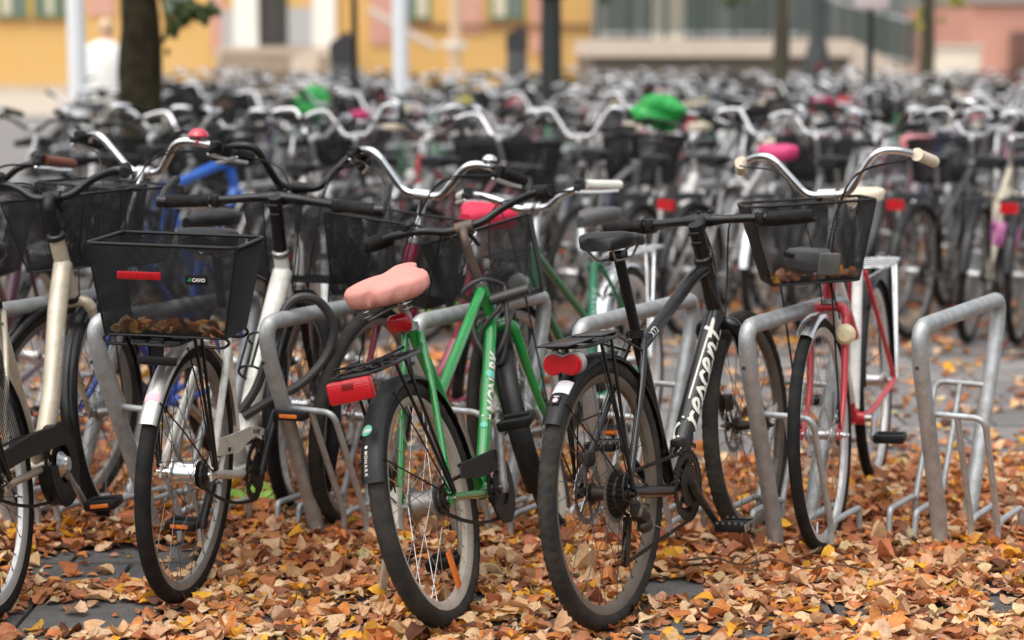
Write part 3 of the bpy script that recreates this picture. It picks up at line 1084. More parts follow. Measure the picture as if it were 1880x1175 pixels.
        m.cur = 0
        for yy in (-0.056, -0.043):
            box(m, (j1 + j2) / 2 + np.array([0, yy, 0]), (0.024, 0.002, 0.125), rot=rotm('Y', 17), bev=0.0008)
        gear(m, 0.020, 0.004, 11, -0.052, -0.047, tooth=0.004, c=j1)
        gear(m, 0.020, 0.004, 11, -0.052, -0.047, tooth=0.004, c=j2)
        tube(m, cat([dr0 + np.array([-0.01, -0.02, 0.0]), ra + np.array([-0.045, -0.075, 0.0]), ra + np.array([-0.025, -0.075, 0.055]), ra + np.array([0.06, -0.072, 0.03]), bb * 0.4 + ra * 0.6 + np.array([0, -0.06, 0])], 6), 0.0027, 6)
        m.cur = 1
        tube(m, [ra + np.array([0.05, -0.10, -0.085]), ra + np.array([0.085, -0.14, -0.115])], 0.0014, 5)
        obj('derailleur', m, [DARKSTEEL, STEEL], root)
        m = M()
        for yy in (-0.058, -0.040):
            arcstrip(m, bb + np.array([0, yy, 0]), rc_ + 0.012, 0.003, 60, 120, 8, crown=0.0, th=0.012, k=3)
        box(m, bb + np.array([-0.03, -0.045, rc_ + 0.03]), (0.05, 0.03, 0.02), bev=0.003)
        obj('front_derailleur', m, DARKSTEEL, root)
    if sp.get('disc') and lod == 0:
        for wh, c, sgn in ((rw, ra, 1), (fw_, ax, 1)):
            m = M()
            gear(m, 0.082, 0.064, 24, 0.044, 0.046, tooth=0.003, arms=6)
            m.cur = 1
            o_ = obj('brake_disc', m, [STEEL], wh)
        m = M()
        box(m, ra + np.array([0.02, 0.052, 0.085]), (0.05, 0.036, 0.04), bev=0.006)
        tube(m, cat([ra + np.array([0.02, 0.055, 0.10]), ra + np.array([0.0, 0.07, 0.17]), sc * 0.5 + ra * 0.5 + np.array([0, 0.05, 0])], 5), 0.0025, 5)
        obj('brake_caliper', m, DARKSTEEL, root)
        m = M()
        box(m, S((ax + np.array([-0.03, 0.050, 0.075]))[None])[0], (0.04, 0.036, 0.05), rot=K['rm'], bev=0.006)
        obj('brake_caliper', m, DARKSTEEL, root)
    # ---- mudguards
    if sp.get('guard'):
        gm, gw = sp['guard'], sp.get('guard_w', 0.055)
        a0, a1 = sp.get('guard_arc', (5, 172))
        m = M()
        arcstrip(m, K['ra'], R + 0.013, gw, a0, a1, 40 if lod == 0 else 18, crown=0.016)
        mg = obj('mudguard', m, gm, root)
        m = M()
        for sg in (-1, 1):
            for aa in ((a1 - 12,) if lod else (a1 - 10, a1 - 48)):
                a = R_(aa)
                tube(m, [(0.0, sg * 0.074, R + 0.005), (R * 0.6 * math.cos(a), sg * 0.052, R + R * 0.6 * math.sin(a)), ((R + 0.009) * math.cos(a), sg * (gw / 2 - 0.002), R + (R + 0.009) * math.sin(a))], 0.0022, 5)
        obj('mudguard_stay', m, sp.get('stay_mat', BLACKPL), mg)
    if sp.get('fguard'):
        m = M()
        a0, a1 = sp.get('fguard_arc', (40, 185))
        arcstrip(m, ax, R + 0.013, sp.get('guard_w', 0.055), a0, a1, 40 if lod == 0 else 18, crown=0.016, S=S)
        mg = obj('mudguard', m, sp['fguard'], root)
    # ---- luggage rack
    zr = 2 * R + sp.get('rack_z', 0.045)
    if sp.get('rack'):
        m = M()
        rm_ = sp['rack']
        x0, x1, w = sp.get('rack_x', (-0.33, 0.06)) + (0.062,)
        lp = fil([(x1, 0, zr), (x1, w, zr), (x0, w, zr - 0.004), (x0, -w, zr - 0.004), (x1, -w, zr), (x1, 0.0001, zr)], 0.04, 4)
        tube(m, lp, 0.0052, 7)
        for xx in np.linspace(x0 + 0.07, x1 - 0.06, 4):
            tube(m, [(xx, w, zr), (xx, -w, zr)], 0.0042, 6)
        for yy in (-0.02, 0.02):
            tube(m, [(x0 + 0.004, yy, zr + 0.003), (x1 - 0.004, yy, zr + 0.003)], 0.0036, 6)
        if sp.get('rack_plate'):
            box(m, ((x0 + x1) / 2 - 0.10, 0, zr + 0.006), (0.15, 0.085, 0.004), bev=0.001)
            box(m, ((x0 + x1) / 2 + 0.08, 0, zr + 0.006), (0.11, 0.085, 0.004), bev=0.001)
        if sp.get('rack_clip'):
            tube(m, fil([(x0 + 0.10, w * 0.75, zr + 0.012), (x0 - 0.01, w * 0.75, zr + 0.02), (x0 - 0.01, -w * 0.75, zr + 0.02), (x0 + 0.10, -w * 0.75, zr + 0.012)], 0.03), 0.0035, 6)
            for yy in (-0.035, 0.035):
                t = np.linspace(0, 1, 60)
                tube(m, np.stack([x0 + 0.05 + 0.12 * t, yy + 0.006 * np.cos(t * 75), zr + 0.013 + 0.006 * np.sin(t * 75)], 1), 0.0014, 4)
        for sg in (-1, 1):
            tube(m, [(x0 + 0.14, sg * w, zr), (0.0, sg * 0.080, R + 0.012)], 0.0048, 7)
            tube(m, [(x1 - 0.13, sg * w, zr), (0.01, sg * 0.080, R + 0.012)], 0.0048, 7)
            tube(m, [(x1 - 0.02, sg * w * 0.9, zr), sc - sd * 0.05 + np.array([-0.02, sg * 0.02, 0])], 0.0035, 6)
        obj('luggage_rack', m, rm_, root)
    # ---- chain guard
    cg = sp.get('chain_guard')
    if cg:
        kind_, cmat = cg
        m = M()
        ux = np.array([math.cos(base), 0, math.sin(base)])
        uz = np.array([-math.sin(base), 0, math.cos(base)])
        def frm(u, v, w):
            return ra + ux * u + uz * v + np.array([0, -0.058 - w, 0])
        Lc = L0
        if kind_ == 'strip':
            arc = [(Lc + (rc_ + 0.020) * math.cos(a), (rc_ + 0.020) * math.sin(a)) for a in np.linspace(R_(100), R_(-150), 20)]
            inn = [(Lc + (rc_ - 0.030) * math.cos(a), (rc_ - 0.030) * math.sin(a)) for a in np.linspace(R_(-150), R_(80), 20)]
            out = [(Lc * 0.30, 0.045), (Lc * 0.32, 0.078)] + arc + inn + [(Lc * 0.62, 0.036)]
            extrude(m, out, frm, 0.006)
            arcs = [frm(u, v, 0.0) for u, v in [(Lc * 0.32, 0.078)] + arc[:14]]
            tube(m, arcs, 0.006, 6)
        elif kind_ == 'case':
            arc = [(Lc + (rc_ + 0.024) * math.cos(a), (rc_ + 0.024) * math.sin(a)) for a in np.linspace(R_(112), R_(-185), 26)]
            inn = [(Lc + (rc_ - 0.036) * math.cos(a), (rc_ - 0.036) * math.sin(a)) for a in np.linspace(R_(-185), R_(100), 26)]
            out = [(-0.05, 0.035), (-0.055, 0.062), (-0.02, 0.082), (Lc * 0.45, 0.105)] + arc + inn + [(Lc * 0.70, 0.052), (Lc * 0.35, 0.050)]
            c_ = np.array(out)
            for w0, w1 in ((-0.026, 0.020),):
                extrude(m, out, lambda u, v, w: frm(u, v, w - 0.022), 0.040)
            tube(m, [frm(u, v, 0.014) for u, v in out[1:26]], 0.006, 6)
            m.cur = 2
            lathe(m, [(0.0, -0.088), (0.020, -0.088), (0.024, -0.080), (0.034, -0.072), (0.040, -0.066)], 20, c=bb)
            m.cur = 0
        elif kind_ == 'full':
            out = [(-0.06, 0.035), (-0.07, -0.01), (-0.045, -0.045)] + [(Lc * 0.5, -0.075)] + [(Lc + (rc_ + 0.03) * math.cos(a), (rc_ + 0.03) * math.sin(a)) for a in np.linspace(R_(-105), R_(95), 22)] + [(Lc * 0.5, 0.085)]
            for w0, sc_ in ((-0.030, 0.97), (-0.022, 1.0), (0.010, 1.0), (0.018, 0.96)):
                pass
            c_ = np.mean(out, 0)
            lv = [(-0.030, 0.95), (-0.024, 1.0), (0.008, 1.0), (0.016, 0.985), (0.020, 0.95)]
            V = []
            for w0, k_ in lv:
                V += [frm(*(c_ + (np.array(p) - c_) * k_), w0) for p in out]
            nO = len(out)
            F = []
            for a in range(len(lv) - 1):
                for b in range(nO):
                    e = (b + 1) % nO
                    F.append((a * nO + b, a * nO + e, (a + 1) * nO + e, (a + 1) * nO + b))
            F.append(tuple(range(nO - 1, -1, -1)))
            F.append(tuple((len(lv) - 1) * nO + b for b in range(nO)))
            m.add(np.array(V), F)
        elif kind_ == 'alloy':
            out = [(0.045, 0.048), (0.05, 0.092), (Lc * 0.85, rc_ + 0.040), (Lc + 0.02, rc_ + 0.030), (Lc + 0.015, rc_ + 0.012), (Lc * 0.8, rc_ + 0.008), (Lc * 0.55, 0.055)]
            extrude(m, out, frm, 0.007)
            tube(m, [frm(0.045, 0.06, 0), frm(0.0, 0.02, 0)], 0.008, 8)
            tube(m, [frm(Lc * 0.28, 0.05, 0), frm(Lc * 0.28, 0.0, -0.005)], 0.006, 8)
            m.cur = 1
            for k_ in range(3):
                u = Lc * 0.80 + k_ * 0.022
                extrude(m, [(u, rc_ + 0.018), (u + 0.012, rc_ + 0.019), (u + 0.016, rc_ + 0.030), (u + 0.006, rc_ + 0.030)], lambda a, b, c: frm(a, b, c + 0.0065), 0.002)
            lathe(m, [(0, -0.004), (0.006, -0.004), (0.006, 0), (0, 0)], 10, c=frm(Lc * 0.33, 0.065, 0.007))
        obj('chain_guard', m, [cmat, BLACKPL, CHROME], root)
    # ---- kickstand
    if sp.get('stand'):
        m = M()
        x = sp.get('stand_x', 0.05)
        tube(m, fil([(x, 0.060, R - 0.01), (x - 0.01, 0.085, R - 0.05), (x - 0.10, 0.10, 0.10), (x - 0.15, 0.105, 0.06)], 0.02), [0.009] * 5 + [0.009] * 7, 8) if False else tube(m, fil([(x, 0.075, R - 0.005), (x + 0.03, 0.09, R - 0.06), (x + 0.20, 0.10, R - 0.16)], 0.02), 0.009, 8)
        obj('kickstand', m, sp['stand'], root)
    # ---- lamps and reflectors
    if sp.get('tail') == 'box':
        m = M()
        x0 = sp.get('rack_x', (-0.33, 0.06))[0]
        box(m, (x0 - 0.022, 0, zr - 0.035), (0.035, 0.115, 0.055), bev=0.008)
        m.cur = 1
        box(m, (x0 + 0.004, 0, zr - 0.035), (0.02, 0.10, 0.05), bev=0.004)
        m.cur = 2
        box(m, (x0 - 0.041, 0, zr - 0.022), (0.002, 0.03, 0.014), bev=0.0005)
        obj('tail_light', m, [REDREF, BLACKPL, P('dark_red_lens', (0.2, 0.004, 0.006), rough=0.2)], root)
    elif sp.get('tail') == 'bowtie':
        m = M()
        x0 = sp.get('rack_x', (-0.33, 0.06))[0]
        rr_ = 0.0262
        right = [(0.0250 + rr_ * math.cos(t), rr_ * math.sin(t)) for t in np.linspace(R_(-124), R_(124), 22)]
        leftp = [(-u, -v) for u, v in right]
        out = right + [(0.0, 0.0185)] + [(-u, v) for u, v in right[::-1]] + [(0.0, -0.0185)]
        c = np.array([x0 - 0.02, 0, zr - 0.045])
        extrude(m, out, lambda u, v, w: c + np.array([w, -u, v]), 0.008)
        extrude(m, [(u * 0.9, v * 0.88) for u, v in out], lambda u, v, w: c + np.array([-0.004 + w, -u, v]), 0.006)
        m.cur = 1
        extrude(m, [(u * 1.07, v * 1.09 + 0.003) for u, v in out], lambda u, v, w: c + np.array([0.008 + w, -u, v]), 0.020)
        obj('tail_light', m, [REDREF, P('clear_grey_plastic', (0.35, 0.34, 0.32), rough=0.25, dirt=0.5)], root, sharp=60)
    elif sp.get('tail') == 'small':
        m = M()
        x0 = sp.get('rack_x', (-0.33, 0.06))[0] if sp.get('rack') else -R * 0.55
        z0 = zr - 0.03 if sp.get('rack') else 2 * R - 0.05
        box(m, (x0 - 0.02, 0, z0), (0.03, 0.085, 0.05), bev=0.01 if lod < 2 else 0)
        obj('tail_light', m, REDREF, root)
    if sp.get('post_light'):
        m = M()
        c = sc + sd * 0.02 + np.array([-0.035, 0.012, 0])
        box(m, c, (0.030, 0.066, 0.050), rot=rotm('Y', -12), bev=0.0145)
        m.cur = 1
        tube(m, [c, sc + sd * 0.02], 0.012, 8)
        obj('tail_light', m, [REDREF, BLACKPL], root, sharp=80)
    if sp.get('head'):
        m = M()
        c = S((hb + np.array([0.055, 0.0, 0.03]))[None])[0]
        mm = M()
        lathe(mm, [(0.0, 0.0), (0.022, 0.004), (0.034, 0.03), (0.036, 0.055), (0.034, 0.058)], 16, axis='x')
        mm.cur = 1
        lathe(mm, [(0.033, 0.056), (0.02, 0.061), (0, 0.062)], 16, axis='x')
        mm.xf(lambda v: v @ K['rm'].T + c)
        m.merge(mm)
        tube(m, [c, S(hb[None])[0]], 0.006, 6)
        obj('headlight', m, [sp['head'], LAMPGLASS], root)
    if sp.get('wheel_refl'):
        m = M()
        a = R_(sp['wheel_refl'])
        d_ = np.array([math.cos(a), 0, math.sin(a)])
        box(m, d_ * R * 0.60 + np.array([0, -0.016, 0]), (0.105, 0.006, 0.030), rot=align(d_, up=(0, 1, 0)) @ np.array([[1, 0, 0], [0, 0, 1], [0, -1, 0]], float), bev=0.0025)
        obj('spoke_reflector', m, ORANGEREF, rw)
        root_w = rw.children[-1]
        root_w.rotation_euler = (0, 0, 0)
    # ---- front basket
    if sp.get('fbasket'):
        b = dict(wt=0.38, dt=0.28, wb=0.28, db=0.22, h=0.24, up=-0.24, fwd=0.17, cell=(0.009, 0.006), wr=0.0010, tiltb=0.0, mat=WIRE, dip=0.0, roll=0.0, yaw=0.0)
        b.update(sp['fbasket'])
        o = hc + np.array([b['fwd'], b.get('side', 0), b['up']])
        rt = rotm('Y', b['tiltb']) @ rotm('X', b['roll']) @ rotm('Z', b['yaw'])
        T = lambda v: S(np.asarray(v) @ rt.T + o)
        bk = add_basket(root, T, b['wt'], b['dt'], b['wb'], b['db'], b['h'], b['cell'], b['wr'], mat=b['mat'], lod=lod, dip=b['dip'])
        m = M()
        for sg in (-1, 1):
            tube(m, [T(np.array([[-b['db'] * 0.3, sg * b['wb'] * 0.3, 0]]))[0], S((ax + np.array([0, sg * 0.058, 0.01]))[None])[0]], 0.0032, 5)
        tube(m, [T(np.array([[-b['dt'] / 2, 0, b['h'] * 0.8]]))[0], S(hc[None])[0]], 0.006, 6)
        obj('basket_stay', m, b['mat'], bk, kind='stuff')
        sp['_T'] = T
        sp['_b'] = b
    return root, frame, K, dtl, dict(rw=rw, fw=fw_, hbar=hbar, zr=zr)
# positions and frame measures of the bicycles of the front rack row
FIT = {
    'black': dict(x=0.259, y=4.939, h=27.128, lean=4.859, steer=1.869, R=0.345, wb=1.039, bbx=0.427, bbz=0.282, sa=70.179, ha=67.872, hl=0.39, ht=0.197, rake=0.05, sh=0.737, st=0.465, stem_up=0.091, stem_f=0.065, bw=0.312, bback=-0.027, bup=-0.005),
    'green': dict(x=-0.147, y=4.963, h=16.984, lean=13.672, steer=11.632, R=0.32, wb=1.019, bbx=0.411, bbz=0.264, sa=65.037, ha=71.873, hl=0.396, ht=0.133, rake=0.05, sh=0.683, st=0.546, stem_up=0.152, stem_f=0.072, bw=0.281, bback=0.108, bup=0.031),
    'white': dict(x=-0.873, y=5.193, h=10.553, lean=-1.585, steer=0.37, R=0.345, wb=1.065, bbx=0.434, bbz=0.267, sa=72.183, ha=69.416, hl=0.414, ht=0.145, rake=0.05, sh=0.727, st=0.5, stem_up=0.166, stem_f=0.036, bw=0.324, bback=0.082, bup=-0.017),
    'beige': dict(x=-1.328, y=5.013, h=5.43, lean=6.388, steer=-1.024, R=0.345, wb=1.104, bbx=0.442, bbz=0.309, sa=72.0, ha=71.095, hl=0.419, ht=0.203, rake=0.05, sh=0.66, st=0.5, stem_up=0.102, stem_f=0.053, bw=0.271, bback=0.135, bup=0.057),
    'red': dict(x=1.246, y=6.695, h=198.474, lean=-2.671, steer=-3.447, R=0.345, wb=1.026, bbx=0.437, bbz=0.29, sa=72.026, ha=70.633, hl=0.406, ht=0.168, rake=0.05, sh=0.735, st=0.5, stem_up=0.146, stem_f=0.069, bw=0.297, bback=0.132, bup=0.078),
    'crimson': dict(x=-0.103, y=7.039, h=200.81, lean=6.133, steer=-0.771, R=0.345, wb=1.079, bbx=0.44, bbz=0.28, sa=72.0, ha=68.701, hl=0.407, ht=0.171, rake=0.05, sh=0.66, st=0.5, stem_up=0.15, stem_f=0.021, bw=0.282, bback=0.139, bup=0.072),
    'blue': dict(x=-1.017, y=7.1, h=202.123, lean=5.362, steer=-8.609, R=0.345, wb=1.068, bbx=0.447, bbz=0.28, sa=72.711, ha=67.098, hl=0.419, ht=0.203, rake=0.05, sh=0.648, st=0.5, stem_up=0.197, stem_f=-0.016, bw=0.321, bback=0.139, bup=0.063),
    'white2': dict(x=-0.595, y=7.15, h=182.301, lean=-3.338, steer=24.088, R=0.345, wb=1.085, bbx=0.437, bbz=0.278, sa=71.739, ha=70.119, hl=0.408, ht=0.172, rake=0.05, sh=0.651, st=0.499, stem_up=0.152, stem_f=0.025, bw=0.243, bback=0.148, bup=0.075),
    'teal': dict(x=0.454, y=7.125, h=202.257, lean=-4.763, steer=-1.938, R=0.345, wb=1.075, bbx=0.445, bbz=0.277, sa=72.265, ha=69.23, hl=0.399, ht=0.147, rake=0.05, sh=0.646, st=0.49, stem_up=0.116, stem_f=0.031, bw=0.283, bback=0.053, bup=0.053),
    'maroon': dict(x=-1.818, y=7.261, h=180.957, lean=6.966, steer=-3.53, R=0.345, wb=1.077, bbx=0.441, bbz=0.288, sa=72.34, ha=69.424, hl=0.411, ht=0.18, rake=0.05, sh=0.66, st=0.528, stem_up=0.163, stem_f=0.035, bw=0.264, bback=0.068, bup=0.079),
}
# ------------------------------------------------------------------ ground
def ground_mat(name, c0, c1, c2, scale, bump):
    m = bpy.data.materials.new(name)
    m.use_nodes = True
    t = m.node_tree
    b = t.nodes['Principled BSDF']
    b.inputs['Roughness'].default_value = 0.85
    g = t.nodes.new('ShaderNodeNewGeometry')
    n1 = t.nodes.new('ShaderNodeTexNoise'); n1.inputs['Scale'].default_value = scale; n1.inputs['Detail'].default_value = 8; n1.inputs['Roughness'].default_value = 0.7
    n2 = t.nodes.new('ShaderNodeTexNoise'); n2.inputs['Scale'].default_value = 260; n2.inputs['Detail'].default_value = 2
    t.links.new(g.outputs['Position'], n1.inputs['Vector'])
    t.links.new(g.outputs['Position'], n2.inputs['Vector'])
    r = t.nodes.new('ShaderNodeValToRGB')
    r.color_ramp.elements[0].position = 0.3; r.color_ramp.elements[0].color = (*c0, 1)
    r.color_ramp.elements[1].position = 0.7; r.color_ramp.elements[1].color = (*c1, 1)
    t.links.new(n1.outputs['Fac'], r.inputs['Fac'])
    mx = t.nodes.new('ShaderNodeMix'); mx.data_type = 'RGBA'; mx.blend_type = 'MIX'
    mr = t.nodes.new('ShaderNodeMapRange'); mr.inputs['From Min'].default_value = 0.55; mr.inputs['From Max'].default_value = 0.72
    t.links.new(n2.outputs['Fac'], mr.inputs['Value'])
    t.links.new(mr.outputs[0], mx.inputs[0])
    t.links.new(r.outputs[0], mx.inputs[6])
    mx.inputs[7].default_value = (*c2, 1)
    last = mx.outputs[2]
    oi = t.nodes.new('ShaderNodeObjectInfo')
    hv = t.nodes.new('ShaderNodeHueSaturation')
    m2 = t.nodes.new('ShaderNodeMapRange'); m2.inputs['To Min'].default_value = 0.8; m2.inputs['To Max'].default_value = 1.22
    t.links.new(oi.outputs['Random'], m2.inputs['Value']); t.links.new(m2.outputs[0], hv.inputs['Value']); t.links.new(last, hv.inputs['Color'])
    t.links.new(hv.outputs[0], b.inputs['Base Color'])
    bp = t.nodes.new('ShaderNodeBump'); bp.inputs['Strength'].default_value = bump; bp.inputs['Distance'].default_value = 0.003
    t.links.new(n2.outputs['Fac'], bp.inputs['Height']); t.links.new(bp.outputs[0], b.inputs['Normal'])
    return m

SLAB = ground_mat('weathered_paving', (0.125, 0.118, 0.116), (0.20, 0.187, 0.18), (0.27, 0.25, 0.235), 9, 0.5)
SLABD = ground_mat('dark_weathered_paving', (0.055, 0.054, 0.053), (0.105, 0.10, 0.097), (0.17, 0.16, 0.15), 14, 0.8)
BED = ground_mat('mossy_joint_soil', (0.035, 0.034, 0.02), (0.07, 0.06, 0.04), (0.10, 0.085, 0.06), 25, 0.6)
SANDY = ground_mat('pale_gravel_yard', (0.36, 0.31, 0.25), (0.46, 0.40, 0.33), (0.52, 0.46, 0.38), 3, 0.4)

m = M()
m.add([(-260, -20, -0.03), (260, -20, -0.03), (260, 420, -0.03), (-260, 420, -0.03)], [(0, 1, 2, 3)])
obj('ground', m, BED, kind='structure')
m = M()
box(m, (0, 27.1, -0.016), (44, 35.0, 0.024))
far_pave = obj('pavement', m, SLAB, kind='structure')
m = M()
box(m, (0, 72.7, -0.010), (160, 56.0, 0.026))
obj('gravel_yard', m, SANDY, kind='structure')

m = M()
box(m, (0.25, 6.95, -0.0275), (5.7, 5.2, 0.003))
bed = obj('paving', m, BED, kind='structure')
SZ = 0.352
slabs = []
for i in range(3):
    m = M()
    box(m, (0, 0, 0), (SZ - 0.012, SZ - 0.012, 0.04), bev=0.0045)
    mm = np.concatenate(m.v)
    m.v = [mm + np.where(mm[:, 2:3] > 0, RNG.normal(0, 0.0007, (len(mm), 1)) * np.array([[0, 0, 1]]), 0)]
    slabs.append(m.mesh('paving_slab', [SLAB]))
for j in range(15):
    for i in range(16):
        o = bpy.data.objects.new('paving_slab', slabs[(i * 7 + j * 3) % 3])
        COL.objects.link(o)
        o.parent = bed
        if j < 5 + int(1.4 * math.sin(i * 2.1)):
            o.material_slots[0].link = 'OBJECT'
            o.material_slots[0].material = SLABD
        o.location = (-2.5 + i * SZ + (SZ / 2 if j % 2 else 0), 4.35 + j * SZ, -0.0205 + random.uniform(-0.0025, 0.0015))
        o.rotation_euler = (random.gauss(0, 0.004), random.gauss(0, 0.004), random.gauss(0, 0.004))

# ------------------------------------------------------------------ buildings behind the yard
YB = 70.0
YELLOW = P('yellow_render', (0.66, 0.405, 0.135), rough=0.9, dirt=0.5, dirtcol=(0.62, 0.45, 0.24), scale=0.6)
PINKR = P('pink_render', (0.58, 0.30, 0.24), rough=0.9, dirt=0.5, dirtcol=(0.62, 0.42, 0.34), scale=0.8)
SALMON = P('salmon_render', (0.58, 0.29, 0.22), rough=0.9, dirt=0.3, dirtcol=(0.55, 0.30, 0.24), scale=0.6)
PLINTH = P('plinth_stone', lin(196, 182, 165), rough=0.9, dirt=0.5, dirtcol=lin(170, 158, 145), scale=0.8)
STEPST = P('step_stone', lin(158, 142, 124), rough=0.9, dirt=0.5, dirtcol=lin(130, 118, 104), scale=1.2)
WHITEST = P('white_stone', lin(232, 230, 224), rough=0.8, dirt=0.35, dirtcol=lin(205, 198, 188), scale=0.8)
GREENW = P('green_window_frame', lin(60, 120, 70), rough=0.5, dirt=0.2)
GLASS = P('window_glass', lin(120, 128, 126), rough=0.08, dirt=0.2, spec=0.7)
CURT = P('pale_curtain', lin(215, 205, 185), rough=0.9, dirt=0.2)
DARKIN = P('dark_doorway', lin(70, 68, 66), rough=0.9, dirt=0.2)
DOORG = P('grey_door', lin(175, 175, 176), rough=0.5, dirt=0.2)
BROWNTRIM_SHADOW = P('brown_sill_shadow_line', lin(140, 105, 75), rough=0.8, dirt=0.2)  # brown of the sills, also the painted shadow line of the string course
ROOF = P('roof_tiles', lin(120, 70, 55), rough=0.8)

def wall_box(name, px0, px1, py0, py1, Y, depth, mat, parent=None, bev=0.0, kind=None):
    """a block whose front face stands at distance Y between picture lines."""
    a, b = at(px0, py1, Y), at(px1, py0, Y)
    m = M()
    box(m, ((a[0] + b[0]) / 2, Y + depth / 2, (a[2] + b[2]) / 2), (abs(b[0] - a[0]), depth, abs(b[2] - a[2])), bev=bev)
    return obj(name, m, mat, parent, kind=kind)

def wall_abs(name, x0, x1, z0, z1, Y, depth, mat, parent=None):
    m = M()
    box(m, ((x0 + x1) / 2, Y + depth / 2, (z0 + z1) / 2), (x1 - x0, depth, z1 - z0))
    return obj(name, m, mat, parent)

X = lambda px, Y=YB: at(px, 90, Y)[0]
Z = lambda py, Y=YB: at(940, py, Y)[2]
hall = thing('yellow_building', 'long yellow rendered building with green windows and stone entrance steps', 'building', (X(400), YB, 0))
def hp(o):
    o.parent = hall
    o.matrix_parent_inverse = hall.matrix_basis.inverted()
    return o
hp(wall_abs('wall', X(-700), X(1085), 0.22, 11.5, YB, 12, YELLOW))
hp(wall_abs('plinth', X(-700) - .05, X(1085) + .05, -0.05, 0.217, YB - 0.12, 12.2, PLINTH))
hp(wall_abs('cornice', X(-700) - .3, X(1085) + .3, 11.5, 11.9, YB - 0.4, 12.8, WHITEST))
m = M()
x0, x1 = X(-700) - .6, X(1085) + .6
m.add([(x0, YB - .7, 11.9), (x1, YB - .7, 11.9), (x1, YB + 12.7, 11.9), (x0, YB + 12.7, 11.9), (x0 + 4, YB + 6, 15.5), (x1 - 4, YB + 6, 15.5)], [(0, 1, 5, 4), (2, 3, 4, 5), (1, 2, 5), (3, 0, 4), (3, 2, 1, 0)])
hp(obj('roof', m, ROOF))
for p0, p1, z0 in ((165, 214, 30), (388, 414, 95), (680, 722, 82), (838, 886, 62), (975, 1002, 98)):
    hp(wall_abs('pilaster', X(p0), X(p1), Z(z0), 11.3, YB - 0.10, 0.098, PINKR))
hp(wall_abs('string_course', X(722), X(1085), Z(52), Z(44), YB - 0.16, 0.157, BROWNTRIM_SHADOW))  # its brown is a shadow line put into the colour
def window(p0, p1, pz0, mats, n=2, h=2.6):
    x0, x1, z0 = X(p0), X(p1), Z(pz0)
    f = M()
    for (a, b, c, d) in ((x0, x0 + .09, z0, z0 + h), (x1 - .09, x1, z0, z0 + h), (x0 + .09, x1 - .09, z0 + h - .09, z0 + h), (x0 + .09, x1 - .09, z0, z0 + .10)):
        box(f, ((a + b) / 2, YB - 0.05, (c + d) / 2), (b - a, 0.09, d - c))
    for k in range(1, n):
        xx = x0 + (x1 - x0) * k / n
        box(f, (xx, YB - 0.05, z0 + h / 2), (0.07, 0.088, h - .2))
    w = hp(obj('window', f, GREENW))
    for k in range(n):
        a, b = x0 + .09 + (x1 - x0 - .18) * k / n, x0 + .09 + (x1 - x0 - .18) * (k + 1) / n
        g = wall_abs('pane', a + .002, b - .002, z0 + .10, z0 + h - .09, YB - 0.03, 0.02, mats[k % len(mats)])
        g.parent = w
    s = wall_abs('sill', x0 - .08, x1 + .08, z0 - .12, z0, YB - 0.2, 0.199, BROWNTRIM_SHADOW)
    s.parent = w
    return w
window(0, 52, 32, [CURT, GLASS], 2)
window(66, 122, 32, [GLASS, CURT, GLASS], 3)
window(-75, -15, 32, [CURT, GLASS], 2)
window(304, 352, 26, [GLASS], 2)
window(735, 790, 36, [GLASS, CURT], 2)
window(900, 962, 36, [CURT, GLASS], 2)
window(-190, -120, 32, [GLASS, CURT], 2)
# doorway with white pilasters and steps
hp(wall_abs('door_surround', X(432), X(476), Z(97), Z(-60), YB - 0.35, 0.348, WHITEST))
hp(wall_abs('door_surround', X(576), X(618), Z(92), Z(-60), YB - 0.35, 0.348, WHITEST))
hp(wall_abs('door_surround', X(410), X(431.5), Z(92), Z(18), YB - 0.25, 0.248, DOORG))
hp(wall_abs('door_opening', X(477), X(529), Z(84), Z(-70), YB - 0.06, 0.058, DARKIN))
d_ = hp(wall_abs('door', X(530), X(575), Z(84), Z(14), YB - 0.14, 0.10, DOORG))
hp(wall_abs('door_frame', X(512), X(526), Z(84), Z(-60), YB - 0.12, 0.058, P('dark_green_paint', lin(40, 50, 44), rough=0.5)))
hp(wall_abs('landing', X(408), X(640), -0.05, Z(86), YB - 1.7, 1.55, PLINTH))
zt = Z(86)
for k in range(8):
    zz = zt - (k + 1) * zt / 9
    hp(wall_abs('step', X(420), X(560), -0.05, zz, YB - 1.7 - 0.32 * (k + 1), 0.318, STEPST))
hp(wall_abs('stair_wall', X(561), X(606), -0.05, Z(100), YB - 4.5, 2.798, PLINTH))
# sloping stone handrail and pale drinking fountain post
m = M()
a, b = at(676, 18, YB - 1.2), at(800, 88, YB - 1.2)
tube(m, [a, b], 0.13, 8)
hp(obj('stone_handrail', m, P('pale_pink_stone', (0.62, 0.52, 0.46), rough=0.9)))
p = at(836, 130, 52)
fo = thing('stone_post', 'beige stone post with a white basin in front of the yellow wall', 'fountain', (p[0], 52, 0))
m = M(); lathe(m, [(0, 0), (0.32, 0), (0.30, 0.15), (0.18, 0.25), (0.13, 3.2), (0, 3.2)], 12, axis='z'); obj('shaft', m, P('beige_stone', (0.60, 0.44, 0.30), rough=0.9), fo)
m = M(); lathe(m, [(0.14, 1.42), (0.34, 1.56), (0.36, 1.66), (0.14, 1.64)], 16, axis='z', closed=True); obj('basin', m, WHITEST, fo)

